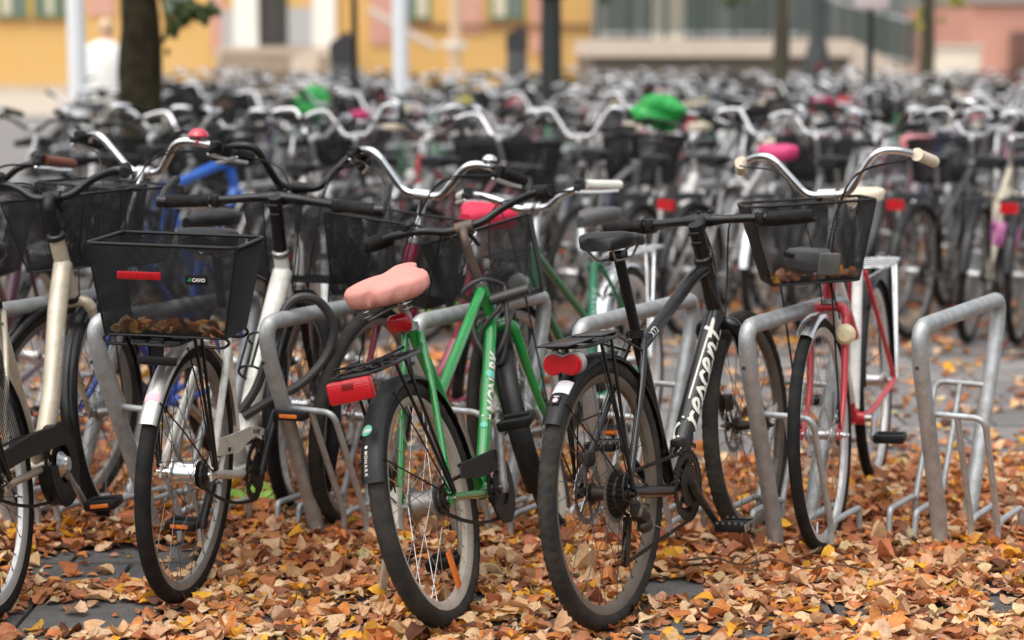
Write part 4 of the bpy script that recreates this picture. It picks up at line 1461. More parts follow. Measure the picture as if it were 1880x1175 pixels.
# terrace, railing, houses beyond it
YT = 45.0
CONC = P('terrace_concrete', lin(205, 188, 172), rough=0.9, dirt=0.5, dirtcol=lin(178, 162, 148), scale=0.7)
DARKWALL = P('terrace_wall', lin(112, 102, 92), rough=0.9, dirt=0.5, dirtcol=lin(90, 82, 74), scale=0.8)
RAILG = P('green_railing', lin(66, 80, 76), rough=0.5, dirt=0.3)
RAILW = P('pale_rail', lin(188, 190, 190), rough=0.4, dirt=0.3)
xt0, xt1 = X(1088, YT), X(1560, YT)
ter = thing('terrace', 'raised concrete terrace with green metal railing above a dark wall', 'terrace', (xt0, YT, 0))
def tp(o):
    o.parent = ter
    o.matrix_parent_inverse = ter.matrix_basis.inverted()
    return o
ztop, zb = Z(72, YT), Z(104, YT)
tp(wall_abs('wall', xt0, xt1, -0.05, zb - .002, YT, 10, DARKWALL))
tp(wall_abs('edge_slab', xt0 - .1, xt1, zb, ztop, YT - 0.25, 10.2, CONC))
m = M()
xr = X(1745, YT)
V = []
for yy in (YT - 0.1, YT + 3):
    V += [(xt1 + .002, yy, -0.05), (xr, yy, -0.05), (xr, yy, 0.5), (xt1 + .002, yy, ztop)]
m.add(V, [(0, 1, 2, 3), (7, 6, 5, 4), (0, 4, 5, 1), (1, 5, 6, 2), (2, 6, 7, 3), (3, 7, 4, 0)])
tp(obj('ramp', m, CONC))
def railing(xa, za, xb, zb_, Y, nb, post_every, mat):
    m = M()
    for zz in (1.05, 0.12):
        tube(m, [(xa, Y, za + zz), (xb, Y, zb_ + zz)], 0.03, 6)
    rail = tp(obj('railing', m, RAILW))
    bme = M(); tube(bme, [(0, 0, 0.12), (0, 0, 1.05)], 0.026, 5); bme = bme.mesh('baluster', [mat])
    pme = M(); tube(pme, [(0, 0, 0), (0, 0, 1.1)], 0.05, 6); pme = pme.mesh('rail_post', [mat])
    for k in range(nb + 1):
        t = k / nb
        o = bpy.data.objects.new('rail_post' if k % post_every == 0 else 'baluster', pme if k % post_every == 0 else bme)
        COL.objects.link(o)
        o.location = (xa + (xb - xa) * t, Y, za + (zb_ - za) * t)
        tp(o)
railing(xt0 + .1, ztop, X(1470, YT), ztop, YT - .1, 60, 10, RAILG)
railing(X(1476, YT), ztop, X(1690, YT), 1.0, YT + .4, 34, 8, RAILG)
GREYB = P('grey_block_wall', lin(150, 146, 140), rough=0.8, dirt=0.4, dirtcol=lin(120, 118, 114), scale=0.5)
TEAL = P('teal_glazing', lin(108, 116, 113), rough=0.3, dirt=0.3)
gb = thing('grey_building', 'grey building with green framed glazing behind the terrace railing', 'building', (X(1300, 58), 58, 0))
def gp(o):
    o.parent = gb; o.matrix_parent_inverse = gb.matrix_basis.inverted(); return o
gp(wall_abs('wall', X(1108, 58), X(1770, 58), -0.05, 10, 58, 8, GREYB))
for k, (a, b, mt) in enumerate(((1118, 1150, TEAL), (1156, 1182, GREYB), (1190, 1262, CURT), (1268, 1300, TEAL), (1306, 1352, GLASS), (1360, 1412, DARKIN), (1452, 1500, GLASS), (1540, 1610, TEAL), (1618, 1690, TEAL))):
    f = M()
    xa, xb = X(a, 58), X(b, 58)
    for q in (xa + .05, xb - .05):
        box(f, (q, 57.94, 2.9), (0.10, 0.10, 3.4))
    box(f, ((xa + xb) / 2, 57.94, 4.65), (xb - xa, 0.10, 0.10)); box(f, ((xa + xb) / 2, 57.94, 1.15), (xb - xa, 0.10, 0.10))
    w = gp(obj('window', f, RAILG))
    g = wall_abs('pane', xa + .1, xb - .1, 1.2, 4.6, 57.95, 0.03, mt); g.parent = w
pb = thing('salmon_building', 'salmon pink rendered building with grey roof edge beside grey wall', 'building', (X(1850, 48), 48, 0))
def sp_(o):
    o.parent = pb; o.matrix_parent_inverse = pb.matrix_basis.inverted(); return o
sp_(wall_abs('wall', X(1782, 48), X(2500, 48), -0.05, Z(6, 48), 48, 8, SALMON))
sp_(wall_abs('roof', X(1778, 48), X(2510, 48), Z(6, 48) + .002, Z(-10, 48), 47.8, 8.4, GREYB))
m = M()
xg0, xg1 = X(1852, 48), X(1925, 48)
for k in range(13):
    box(m, (xg0 + (xg1 - xg0) * k / 12, 47.8, 0.95), (0.04, 0.04, 1.9))
for zz in (0.2, 1.0, 1.75):
    box(m, ((xg0 + xg1) / 2, 47.84, zz), (xg1 - xg0, 0.03, 0.06))
sp_(obj('gate', m, P('dark_brown_metal', lin(92, 66, 58), rough=0.6)))
bl = thing('stone_plinth_block', 'pale stone block wall at the ramp end by the salmon building', 'wall', (X(1755, 43), 43, 0))
m = M(); box(m, (0, 0, 0.72), (X(1792, 43) - X(1715, 43), 0.9, 1.5), bev=0.03); obj('wall', m, P('pale_block', lin(222, 208, 188), rough=0.9, dirt=0.4, dirtcol=lin(200, 186, 168), scale=1.0), bl)
m = M(); box(m, (0, 0, 1.52), (X(1796, 43) - X(1711, 43), 1.0, 0.09), bev=0.015); obj('coping', m, CONC, bl)

# ------------------------------------------------------------------ posts and signs
WHITEP = P('white_pole_paint', lin(232, 234, 236), rough=0.35, coat=0.3, dirt=0.25, dirtcol=lin(190, 188, 182), scale=5)
POSTG = P('dark_green_post', (0.010, 0.015, 0.014), rough=0.45, dirt=0.4, dirtcol=(0.05, 0.055, 0.045), scale=8)
def flagpole(px, Y, w, label):
    p = at(px, 90, Y)
    t = thing('flagpole', label, 'flagpole', (p[0], Y, 0), group='white flagpoles')
    m = M(); lathe(m, [(0, 0), (w * 0.52, 0), (w * 0.5, 3), (w * 0.3, 9.5), (0, 9.5)], 20, axis='z'); obj('mast', m, WHITEP, t)
    m = M(); lathe(m, [(w * 0.5, 0.0), (w * 0.95, 0.0), (w * 0.95, 0.03), (w * 0.6, 0.06), (w * 0.5, 0.14)], 20, axis='z'); obj('base_plate', m, ALU, t)
    m = M(); ball(m, (0, 0, 9.58), 0.10, 14, 8); obj('finial', m, WHITEP, t)
flagpole(141, 20.0, 0.178, 'white flagpole beside the thick dark tree trunk')
flagpole(735, 20.1, 0.155, 'white flagpole between the thin black pole and the lamp post')
p = at(1012, 90, 20.0)
t = thing('lamp_post', 'dark green cast iron lamp post rising among the parked bicycles', 'lamp post', (p[0], 20.0, 0))
m = M(); lathe(m, [(0, 0), (0.17, 0), (0.17, 0.5), (0.13, 0.6), (0.115, 0.75), (0.10, 1.85), (0.095, 1.95), (0.16, 1.98), (0.16, 2.05), (0.085, 2.12), (0.06, 4.0), (0, 4.0)], 16, axis='z'); obj('post', m, POSTG, t)
m = M(); lathe(m, [(0.06, 4.0), (0.22, 4.1), (0.26, 4.5), (0.05, 4.75), (0, 4.8)], 16, axis='z'); obj('lantern', m, LAMPGLASS, t)
p = at(651, 90, 20.0)
t = thing('black_pole', 'thin black steel pole beside the dark slanted ticket box', 'pole', (p[0], 20.0, 0))
m = M(); tube(m, [(0, 0, 0), (0, 0, 3.4)], 0.032, 12); obj('pole', m, SATIN, t)
m = M(); lathe(m, [(0.03, 0.0), (0.08, 0.0), (0.08, 0.02), (0.03, 0.04)], 12, axis='z'); obj('base_plate', m, SATIN, t)
def slant_box(px0, px1, py, Y, label):
    a, b = at(px0, py, Y), at(px1, py, Y)
    w = b[0] - a[0]
    t = thing('waste_bin', label, 'bin', ((a[0] + b[0]) / 2, Y, 0), group='dark bins with slanted hoods')
    z = a[2]
    m = M(); box(m, (0, 0.0, (z - 0.30) / 2 + 0.02), (w, w * 0.9, z - 0.34), bev=0.02); obj('body', m, P('anthracite_metal', (0.055, 0.055, 0.058), rough=0.5), t)
    m = M(); V = []
    for yy in (-w * 0.46, w * 0.46):
        V += [(-w / 2 - .01, yy, z - 0.30), (w / 2 + .01, yy, z - 0.30), (w / 2 + .01, yy, z + 0.0), (w * 0.2, yy, z + 0.10), (-w / 2 - .01, yy, z - 0.05)]
    m.add(V, [(4, 3, 2, 1, 0), (5, 6, 7, 8, 9)] + [(i, (i + 1) % 5, 5 + (i + 1) % 5, 5 + i) for i in range(5)])
    obj('hood', m, P('black_metal', (0.03, 0.03, 0.032), rough=0.5), t)
slant_box(608, 650, 72, 25.6, 'dark grey bin with slanted hood left of the thin black pole'.replace('left of', 'next to'))
slant_box(930, 968, 58, 31.3, 'dark grey bin with slanted hood in front of yellow wall near lamp post')
p = at(1597, 90, 20.0)
t = thing('sign_post', 'slim dark green post carrying a small pale sign', 'sign', (p[0], 20.0, 0))
m = M(); tube(m, [(0, 0, 0), (0, 0, 2.6)], 0.038, 12); obj('post', m, POSTG, t)
m = M(); box(m, (0, -0.05, at(1597, 4, 20)[2] + 0.08), (0.34, 0.02, 0.30), bev=0.01); obj('sign_panel', m, P('pale_pink_sign', lin(205, 190, 190), rough=0.4, dirt=0.3), t)
p = at(1525, 90, 30)
t = thing('lamp_post', 'dark lamp post with a wide flared foot in front of the terrace', 'lamp post', (p[0], 31.3, 0))
m = M(); lathe(m, [(0, 0), (0.24, 0.0), (0.23, 1.05), (0.17, 1.45), (0.125, 1.62), (0.12, 3.6), (0, 3.6)], 14, axis='z'); obj('post', m, P('dark_slate_metal', (0.035, 0.042, 0.045), rough=0.5, dirt=0.3), t)
m = M(); box(m, (0.0, -0.215, 1.2), (0.12, 0.05, 0.10), bev=0.01); obj('red_glint', m, P('dull_red', (0.18, 0.02, 0.025), rough=0.4), t)  # small dull red block, a red glint put in as colour

# ------------------------------------------------------------------ trees
BARK = P('dark_bark', (0.020, 0.017, 0.010), rough=0.9, dirt=0.8, dirtcol=(0.060, 0.050, 0.026), scale=11, bump=1.0, bscale=22, spec=0.1)
BARKG = P('olive_bark', (0.055, 0.050, 0.030), rough=0.9, dirt=0.6, dirtcol=(0.09, 0.085, 0.05), scale=6, bump=0.8, bscale=25)
LEAFG = P('dark_green_leaf', (0.040, 0.070, 0.014), rough=0.5, dirt=0.6, dirtcol=(0.09, 0.11, 0.015), scale=8)
LEAFY = P('yellow_green_leaf', (0.36, 0.34, 0.03), rough=0.5, dirt=0.5, dirtcol=(0.16, 0.22, 0.03), scale=8)

def leaf_quads(m, pts, size, rng, flat=0.5):
    n = len(pts)
    ang = rng.uniform(0, 2 * math.pi, (n, 3)) * np.array([1, flat, flat])
    L = np.array([(-.5, 0, 0), (-.2, .32, .05), (.25, .28, .06), (.55, 0, -.04), (.25, -.28, .06), (-.2, -.32, .05)])
    V, F = [], []
    for i in range(n):
        rt = np.array(Euler((ang[i, 1], ang[i, 2], ang[i, 0])).to_matrix())
        V.append(L * size * rng.uniform(0.7, 1.25) @ rt.T + pts[i])
        F += [(i * 6, i * 6 + 1, i * 6 + 2, i * 6 + 3), (i * 6, i * 6 + 3, i * 6 + 4, i * 6 + 5)]
    m.add(np.concatenate(V), F)

def tree(px, Y, r, bark, label, leafm, hz=(3.6, 6.5), crown_r=2.2, nl=1100, flare=1.35, extra=None, seed=3):
    rng = np.random.default_rng(seed)
    p = at(px, 90, Y)
    t = thing('tree', label, 'tree', (p[0], Y, 0))
    m = M()
    zs = np.linspace(0, 4.2, 30)
    prof = [(r * (1 + (flare - 1) * math.exp(-z / 0.7)) * (1 - 0.05 * z), z) for z in zs]
    lathe(m, prof, 26, axis='z', mod=lambda a, k: r * (0.05 * np.sin(a * 5 + k * 0.5) + 0.05 * np.sin(a * 11 - k * 0.9) + 0.08 * np.sin(a * 2 + k * 0.8) + 0.05 * np.sin(a + k * 1.3)))
    for k in range(6):
        a = k * 1.05 + rng.uniform(0, .6)
        z0 = 3.0 + rng.uniform(0, 1.1)
        e = np.array([math.cos(a) * crown_r * .7, math.sin(a) * crown_r * .7, z0 + rng.uniform(1.0, 2.2)])
        tube(m, cat([(0, 0, z0), e * 0.4 + np.array([0, 0, z0 * 0.62]), e], 5), np.linspace(r * .5, r * .12, 11), 7)
    obj('trunk', m, bark, t)
    pts = []
    while len(pts) < nl:
        c = rng.normal(0, 1, 3)
        c = c / np.linalg.norm(c) * rng.uniform(0.35, 1) ** 0.6
        q = c * np.array([crown_r, crown_r, (hz[1] - hz[0]) / 2]) + np.array([0, 0, (hz[0] + hz[1]) / 2])
        if math.sin(q[0] * 2.3 + seed) + math.sin(q[1] * 2.7) + math.sin(q[2] * 3.1) > -0.6:
            pts.append(q)
    m = M()
    leaf_quads(m, np.array(pts), 0.11, rng)
    obj('crown', m, leafm, t, kind='stuff')
    if extra:
        m = M(); m2 = M()
        for path, cl in extra:
            w = np.array([at(a, b, Y) - np.array([p[0], Y, 0]) + np.array([0, dy, 0]) for a, b, dy in path])
            tube(m, cat(w, 5), np.linspace(0.014, 0.004, (len(w) - 1) * 5 + 1), 5)
            for a, b, spread, k, s_ in cl:
                c = at(a, b, Y) - np.array([p[0], Y, 0])
                leaf_quads(m2, c + rng.normal(0, 1, (k, 3)) * spread * np.array([1, 1, .6]), s_, rng, 0.35)
        obj('twig', m, bark, t)
        obj('leaves', m2, leafm, t, kind='stuff')
    return t
tree(258, 14.3, 0.140, BARK, 'thick dark tree trunk with a low leafy twig near the white flagpole', LEAFG, flare=1.55, extra=[
    ([(272, -60, 0), (300, -20, -.2), (345, 18, -.3), (390, 22, -.3)], [(345, 28, .035, 12, .085), (372, 22, .03, 12, .09), (322, 45, .03, 14, .09), (340, 20, .05, 14, .09), (388, 20, .025, 9, .08), (360, 30, .04, 14, .09), (330, 35, .04, 12, .09)]),
    ([(300, -20, -.2), (318, 40, -.3), (308, 95, -.3)], [(318, 55, .025, 6, .075), (304, 70, .012, 3, .06), (310, 96, .012, 3, .06)])], seed=5)
tree(1435, 25.5, 0.10, BARKG, 'slender olive brown tree trunk standing in front of the terrace', LEAFG, crown_r=1.9, nl=800, seed=8, extra=[
    ([(1435, -40, 0), (1380, -12, -.2), (1330, -2, -.2)], [(1330, 2, .06, 12, .10), (1370, 0, .06, 10, .10), (1110, -2, .05, 8, .10)])])
tree(1703, 25.6, 0.085, BARKG, 'thin tree trunk with yellow green leaves near the pale stone block', LEAFY, crown_r=1.8, nl=700, seed=9, extra=[
    ([(1703, -30, 0), (1700, 10, -.15), (1692, 50, -.15)], [(1697, 20, .05, 14, .10), (1690, 48, .045, 12, .10), (1708, 40, .05, 10, .10)]),
    ([(1703, -40, 0), (1740, -10, -.15), (1765, 6, -.15)], [(1762, 4, .05, 10, .10), (1745, -5, .05, 8, .1)])])

# ------------------------------------------------------------------ person in a white coat beyond the flagpole
def skin_body(name, verts, edges, radii, parent, mat, levels=2):
    me = bpy.data.meshes.new(name)
    me.from_pydata([tuple(v) for v in verts], edges, [])
    o = bpy.data.objects.new(name, me)
    COL.objects.link(o)
    mod = o.modifiers.new('skin', 'SKIN')
    me.skin_vertices.new() if not me.skin_vertices else None
    for i, r in enumerate(radii):
        me.skin_vertices[0].data[i].radius = (r, r)
    me.skin_vertices[0].data[0].use_root = True
    sb = o.modifiers.new('sub', 'SUBSURF'); sb.levels = levels; sb.render_levels = levels
    me.materials.append(mat)
    o.parent = parent
    return o
SKIN = P('skin', lin(225, 170, 145), rough=0.5, dirt=0.1)
pp = at(193, 90, 25.6)
per = thing('person', 'person in a bulky white coat seen from behind beyond the flagpole', 'person', (pp[0], 25.6, 0), (0, 0, R_(20)))
vs = [(0, 0, .98), (0, 0, 1.15), (0, 0.01, 1.35), (0, 0.01, 1.48), (0.02, 0.02, 1.58), (0.025, 0.05, 1.68), (0.025, 0.05, 1.78),
      (.19, 0, 1.44), (.25, .02, 1.17), (.24, .12, .95), (.24, .16, .86), (-.19, 0, 1.44), (-.25, .02, 1.17), (-.22, .10, .95), (-.21, .14, .86),
      (.10, 0, .9), (.11, .02, .5), (.11, -.03, .1), (.11, .10, .05), (-.10, 0, .9), (-.11, -.10, .5), (-.11, -.22, .13), (-.11, -.10, .06)]
es = [(0, 1), (1, 2), (2, 3), (3, 4), (4, 5), (5, 6), (3, 7), (7, 8), (8, 9), (9, 10), (3, 11), (11, 12), (12, 13), (13, 14), (0, 15), (15, 16), (16, 17), (17, 18), (0, 19), (19, 20), (20, 21), (21, 22)]
ra_ = [.15, .14, .15, .11, .055, .095, .085, .065, .05, .04, .035, .065, .05, .04, .035, .085, .06, .042, .04, .085, .06, .042, .04]
skin_body('body', vs, es, ra_, per, SKIN)
m = M()
k = 24
a = np.linspace(0, 2 * math.pi, k, endpoint=False)
lv = [(.80, .27, .20, 0), (.95, .285, .215, 0), (1.2, .275, .21, .0), (1.38, .265, .20, .005), (1.5, .20, .16, .02), (1.57, .11, .10, .03)]
V = np.concatenate([np.stack([w * np.cos(a) * (1 + .02 * np.sin(5 * a + i)), d * np.sin(a) + o, np.full(k, z)], 1) for i, (z, w, d, o) in enumerate(lv)])
m.add(V, [(i * k + j, i * k + (j + 1) % k, (i + 1) * k + (j + 1) % k, (i + 1) * k + j) for i in range(len(lv) - 1) for j in range(k)])
COAT = P('white_coat', lin(240, 238, 232), rough=0.85, dirt=0.15, dirtcol=lin(215, 212, 205), scale=4)
obj('coat', m, COAT, per)
m = M()
for sg in (1, -1):
    tube(m, cat([(sg * .17, 0, 1.46), (sg * .27, .0, 1.36), (sg * .31, .02, 1.15), (sg * .27, .12, .93)], 5), np.linspace(.10, .065, 16), 14)
obj('sleeves', m, COAT, per, kind='stuff')
m = M(); ball(m, (0.025, 0.035, 1.745), .108, 18, 10, (.95, 1.0, 1.05)); obj('hair', m, P('pale_hair', lin(215, 185, 150), rough=0.7, dirt=0.3), per)
m = M(); 
for sg in (1, -1):
    tube(m, [(sg * .10, 0, .9), (sg * .11, .02 if sg > 0 else -.1, .5), (sg * .11, -.03 if sg > 0 else -.2, .12)], [.11, .085, .07], 14)
obj('trousers', m, P('dark_trousers', (.03, .03, .035), rough=.8), per, kind='stuff')
# ------------------------------------------------------------------ hoop racks
def rack_meshes(lod):
    n = 14 if lod == 0 else 8
    H_, TL, BL = 0.69, 0.37, 0.125      # height, half length at the top, half length at the ground
    r = 0.0240
    m = M()
    tube(m, fil([(-BL, 0, -0.02), (-BL - (TL - BL) * 0.12, 0, 0.10), (-TL + 0.01, 0, H_ * 0.86), (-TL, 0, H_), (TL, 0, H_), (TL - 0.01, 0, H_ * 0.86), (BL + (TL - BL) * 0.12, 0, 0.10), (BL, 0, -0.02)], 0.10, 7), r, n)
    hoop = m.mesh('hoop', [GALV])
    # wheel holder at the near end, on the right (v<0 = right when u points away)
    def holder():
        m = M()
        z1 = 0.43
        u1 = -(BL + (TL - BL) * (z1 / H_))
        rr = 0.0095
        V0, V1, V2 = -0.010, -0.085, -0.165
        zk = 0.085
        uk = -0.115
        tube(m, fil([(u1, V0, z1), (u1, V2, z1), (uk, V2, zk), (uk - 0.004, V2, -0.02)], 0.035, 5), rr, n - 4)
        tube(m, fil([(u1 + 0.002, V1, z1 - 0.004), (uk, V1, zk), (uk - 0.004, V1, -0.02)], 0.03, 4), rr, n - 4)
        for v in (V1, V2):
            tube(m, fil([(uk, v, zk + 0.002), (uk + 0.03, v, zk + 0.012), (uk + 0.225, v, zk + 0.012), (uk + 0.235, v, -0.02)], 0.014, 3), rr, n - 4)
        return m
    hm = holder()
    h1 = hm.mesh('wheel_holder', [GALV])
    m2 = holder()
    m2.xf(lambda v: v * np.array([-1, -1, 1]))
    h2 = m2.mesh('wheel_holder', [GALV])
    m = M()
    lathe(m, [(0, -0.0005), (0.0062, -0.0005), (0.0062, 0.0012), (0, 0.0012)], 12, axis='x')
    m.xf(lambda v: v @ rotm('Y', 12).T)
    plug = m.mesh('hole_plug', [SATIN])
    return hoop, h1, h2, plug
RK = {0: rack_meshes(0), 1: rack_meshes(1)}
HEAD = 30.5
def rack(c, label, group, lod=0, head=HEAD):
    h = R_(head)
    t = thing('bike_rack', label, 'bike rack', (c[0], c[1], 0), (0, 0, math.pi / 2 - h), group)
    hoop, h1, h2, plug = RK[lod]
    hp_ = obj('hoop', hoop, None, t)
    obj('wheel_holder', h1, None, t)
    obj('wheel_holder', h2, None, t)
    if lod == 0:
        p = obj('hole_plug', plug, None, hp_)
        p.location = (-0.372 - 0.0235 * 0.98 + 0.008, 0.0, 0.575)
    return t
ORD = ['first', 'second', 'third', 'fourth', 'fifth', 'sixth', 'seventh', 'eighth', 'ninth', 'tenth', 'eleventh', 'twelfth', 'thirteenth', 'fourteenth', 'fifteenth', 'sixteenth', 'seventeenth', 'eighteenth', 'nineteenth', 'twentieth',
       'twenty-first', 'twenty-second', 'twenty-third', 'twenty-fourth', 'twenty-fifth', 'twenty-sixth', 'twenty-seventh', 'twenty-eighth', 'twenty-ninth', 'thirtieth'] + ['%s' % w for w in ('thirty-first', 'thirty-second', 'thirty-third', 'thirty-fourth', 'thirty-fifth', 'thirty-sixth', 'thirty-seventh', 'thirty-eighth', 'thirty-ninth', 'fortieth', 'forty-first', 'forty-second', 'forty-third', 'forty-fourth', 'forty-fifth', 'forty-sixth', 'forty-seventh', 'forty-eighth')]
_u = np.array([math.sin(R_(HEAD)), math.cos(R_(HEAD)), 0])
front_racks = [((1690, 600), 'empty galvanised hoop rack standing alone beside the red bicycle'),
               ((1372, 600), 'galvanised hoop rack between the black bicycle and the red bicycle'),
               ((1065, 600), 'galvanised hoop rack behind the black bicycle and its luggage rack'),
               ((765, 592), 'galvanised hoop rack behind the pink saddle cover of the green bicycle'),
               ((490, 592), 'galvanised hoop rack with thick black cable lock beside the white bicycle'),
               ((175, 590), 'galvanised hoop rack behind the rear basket of the white bicycle'),
               ((-95, 585), 'galvanised hoop rack behind the champagne bicycle, partly out of frame')]
for (px, py), lab in front_racks:
    c = ground(px, py, 0.69) * np.array([1, 1, 0]) + _u * 0.365
    rack(c, lab, 'hoop racks of the front row')
ROWY = [11.55, 16.0, 20.5, 25.0, 29.5, 34.0]
for r_, Y in enumerate(ROWY[:2]):
    xs = np.arange(-2.85 if r_ == 0 else -3.4, 0.30 * Y, 0.5)
    for k, x in enumerate(xs):
        rack((x, Y + 0.02 * x, 0), '%s hoop rack from the tree end of the %s row of racks' % (ORD[k], ORD[r_ + 1]), 'hoop racks of the %s row' % ORD[r_ + 1], lod=1)
# ------------------------------------------------------------------ bicycles of the front row
# 1 black hybrid
sp = dict(lod=0, frame='diamond', paint=P('black_frame_enamel', (0.006, 0.0062, 0.007), rough=0.17, coat=0.35, dirt=0.3, dirtcol=(0.040, 0.031, 0.022), scale=30, spec=0.35), fit=SATIN, sdrop=0.03, dt_r=0.029, tt_r=0.017, ht_r=0.0235, st_r=0.0165, fork='straight', fork_r=0.0165, fork_w=0.056,
          tw=0.046, tread='scallop', tyre=RUBBERD, rim=MUDRIM, spk=SPOKE_D, hubmat=DARKSTEEL, hubr=0.02, post=SATIN, post_r=0.0145, sL=0.275, sW=0.155, stem='ahead', stem_r=0.017, stem_mat=SATIN, bar='flat', bar_mat=SATIN, bar_r=0.0125, ergo=True,
          lever_mat=BLACKPL, crank=-50, crank_mat=SATIN, cage=True, pedal_refl=False, pedal_mat=BLACKPL, ring_r=0.095, double=True, cassette=True, derailleur=True, disc=True, guard=BLACKPL, guard_arc=(8, 141), fguard=None,
          rack=SATIN, rack_x=(-0.165, 0.045), rack_plate=True, rack_z=0.055, tail='bowtie', cs_r=0.016, ss_r=0.010)
blk, fr_, K, dtl, ex = bicycle(FIT['black'], sp, 'black hybrid bicycle with white script lettering, luggage rack and red bow-tie reflector')
strokes = [[(1.55, 1.75), (1.35, 2.15), (.9, 2.1), (.4, 1.5), (.12, .6), (.3, -.1), (.85, -.2), (1.35, .25)],
           [(1.55, -.05), (1.85, .9), (1.75, 1.15)], [(1.75, .75), (2.05, 1.0), (2.3, .9)],
           [(2.35, .45), (2.75, .55), (2.98, .85), (2.8, 1.08), (2.5, .8), (2.42, .3), (2.7, -.02), (3.1, .2)],
           [(3.1, .2), (3.5, .95), (3.62, .95)], [(3.55, .95), (3.72, .45), (3.6, .05), (3.25, .0)],
           [(3.6, .05), (3.95, .2)], [(4.6, .85), (4.35, 1.05), (4.05, .7), (4.0, .25), (4.25, -.02), (4.65, .25)],
           [(4.65, .25), (5.0, .55), (5.25, .88), (5.05, 1.08), (4.78, .75), (4.72, .25), (4.98, -.02), (5.4, .25)],
           [(5.5, 0), (5.72, 1.0)], [(5.62, .5), (5.95, .98), (6.15, .85), (6.08, .3), (6.25, 0), (6.5, .2)],
           [(7.05, 1.75), (6.8, .9), (6.68, .25), (6.85, -.02), (7.2, .2)], [(6.45, 1.12), (7.5, 1.2)]]
V, F = ribbon2d([[(x * 1.75, y) for x, y in L] for L in strokes], 0.27)
V = V - np.array([0, 0.45])
m = M()
Lt = np.linalg.norm(dtl['A'] - dtl['B'])
SIDE = np.array([-0.35, -1.0, 0.0])
on_tube(m, (V, F), dtl['B'], dtl['A'], dtl['r'], SIDE, 0.0, 0.085, 0.0345)
# long bar of the last letter, running back along the tube
Vb, Fb = ribbon2d([[(2.9 * 1.75, 1.5), (4.5 * 1.75, 1.42), (6.0 * 1.75, 1.33), (7.6 * 1.75, 1.22)]], 0.16)
on_tube(m, (Vb - np.array([0, .45]), Fb), dtl['B'], dtl['A'], dtl['r'], SIDE, 0.0, 0.085, 0.0345)
for yy in (-.62, -.38):
    a = np.linspace(0, 2 * math.pi, 13)[:-1]
    on_tube(m, (np.concatenate([[(6.6, yy - .35)], np.stack([6.6 + .11 * np.cos(a), yy - .35 + .11 * np.sin(a)], 1)]), [(0, i + 1, (i + 1) % 12 + 1) for i in range(12)]), dtl['B'], dtl['A'], dtl['r'], SIDE, 0.0, 0.085, 0.0345)
obj('lettering', m, WHITEPRINT, fr_)
m = M()
t_ = unit(dtl['A'] - dtl['B'])
upn = unit(np.cross(t_, np.array([0, 1.0, 0])))
upn = upn if upn[2] > 0 else -upn
for u in (0.13, 0.195):
    ball(m, dtl['B'] + t_ * u + upn * dtl['r'], 0.0065, 10, 6)
obj('bottle_bolts', m, ALU, fr_, kind='stuff')
m = M()
V, F = text2d('XT2', bold=0.02, shear=0.2)
tt0 = K['htop'] - K['s'] * 0.028
tt1 = K['sc'] - K['sd'] * 0.045
on_tube(m, (V, F), tt1 + (tt0 - tt1) * 0.02, tt0, 0.0175, np.array([0, -0.85, 0.5]), -0.25, 0.045, 0.024, lift=0.0030)
obj('lettering', m, P('grey_print', (0.5, 0.5, 0.5), rough=0.5), fr_)
# white patch and round emblem on the rear mudguard
m = M()
arcstrip(m, K['ra'], K['R'] + 0.0155, 0.050, 119, 126, 8, crown=0.014, th=0.0008)
obj('reflective_patch', m, P('white_patch', (0.75, 0.72, 0.78), rough=0.4), blk)
m = M()
a0 = R_(130)
c = K['ra'] + (K['R'] + 0.0165) * np.array([math.cos(a0), 0, math.sin(a0)])
e1, e2, e3 = np.array([0, -1.0, 0]), np.array([math.sin(a0), 0, -math.cos(a0)]) * -1, np.array([math.cos(a0), 0, math.sin(a0)])
g_ = lambda u, v, w: c + e1 * u + e2 * v + e3 * w
extrude(m, [(-.011, -.014), (.011, -.014), (.011, .014), (-.011, .014)], g_, 0.002)
m.cur = 1
extrude(m, [(.007 * math.cos(t), .003 + .007 * math.sin(t)) for t in np.linspace(0, 6.283, 13)[:-1]], lambda u, v, w: g_(u, v, w + .002), 0.0006)
extrude(m, [(-.007, -.010), (.007, -.010), (.007, -.007), (-.007, -.007)], lambda u, v, w: g_(u, v, w + .002), 0.0006)
obj('emblem', m, [BLACKPL, P('silver_pink_print', (0.62, 0.52, 0.52), rough=0.4)], blk)

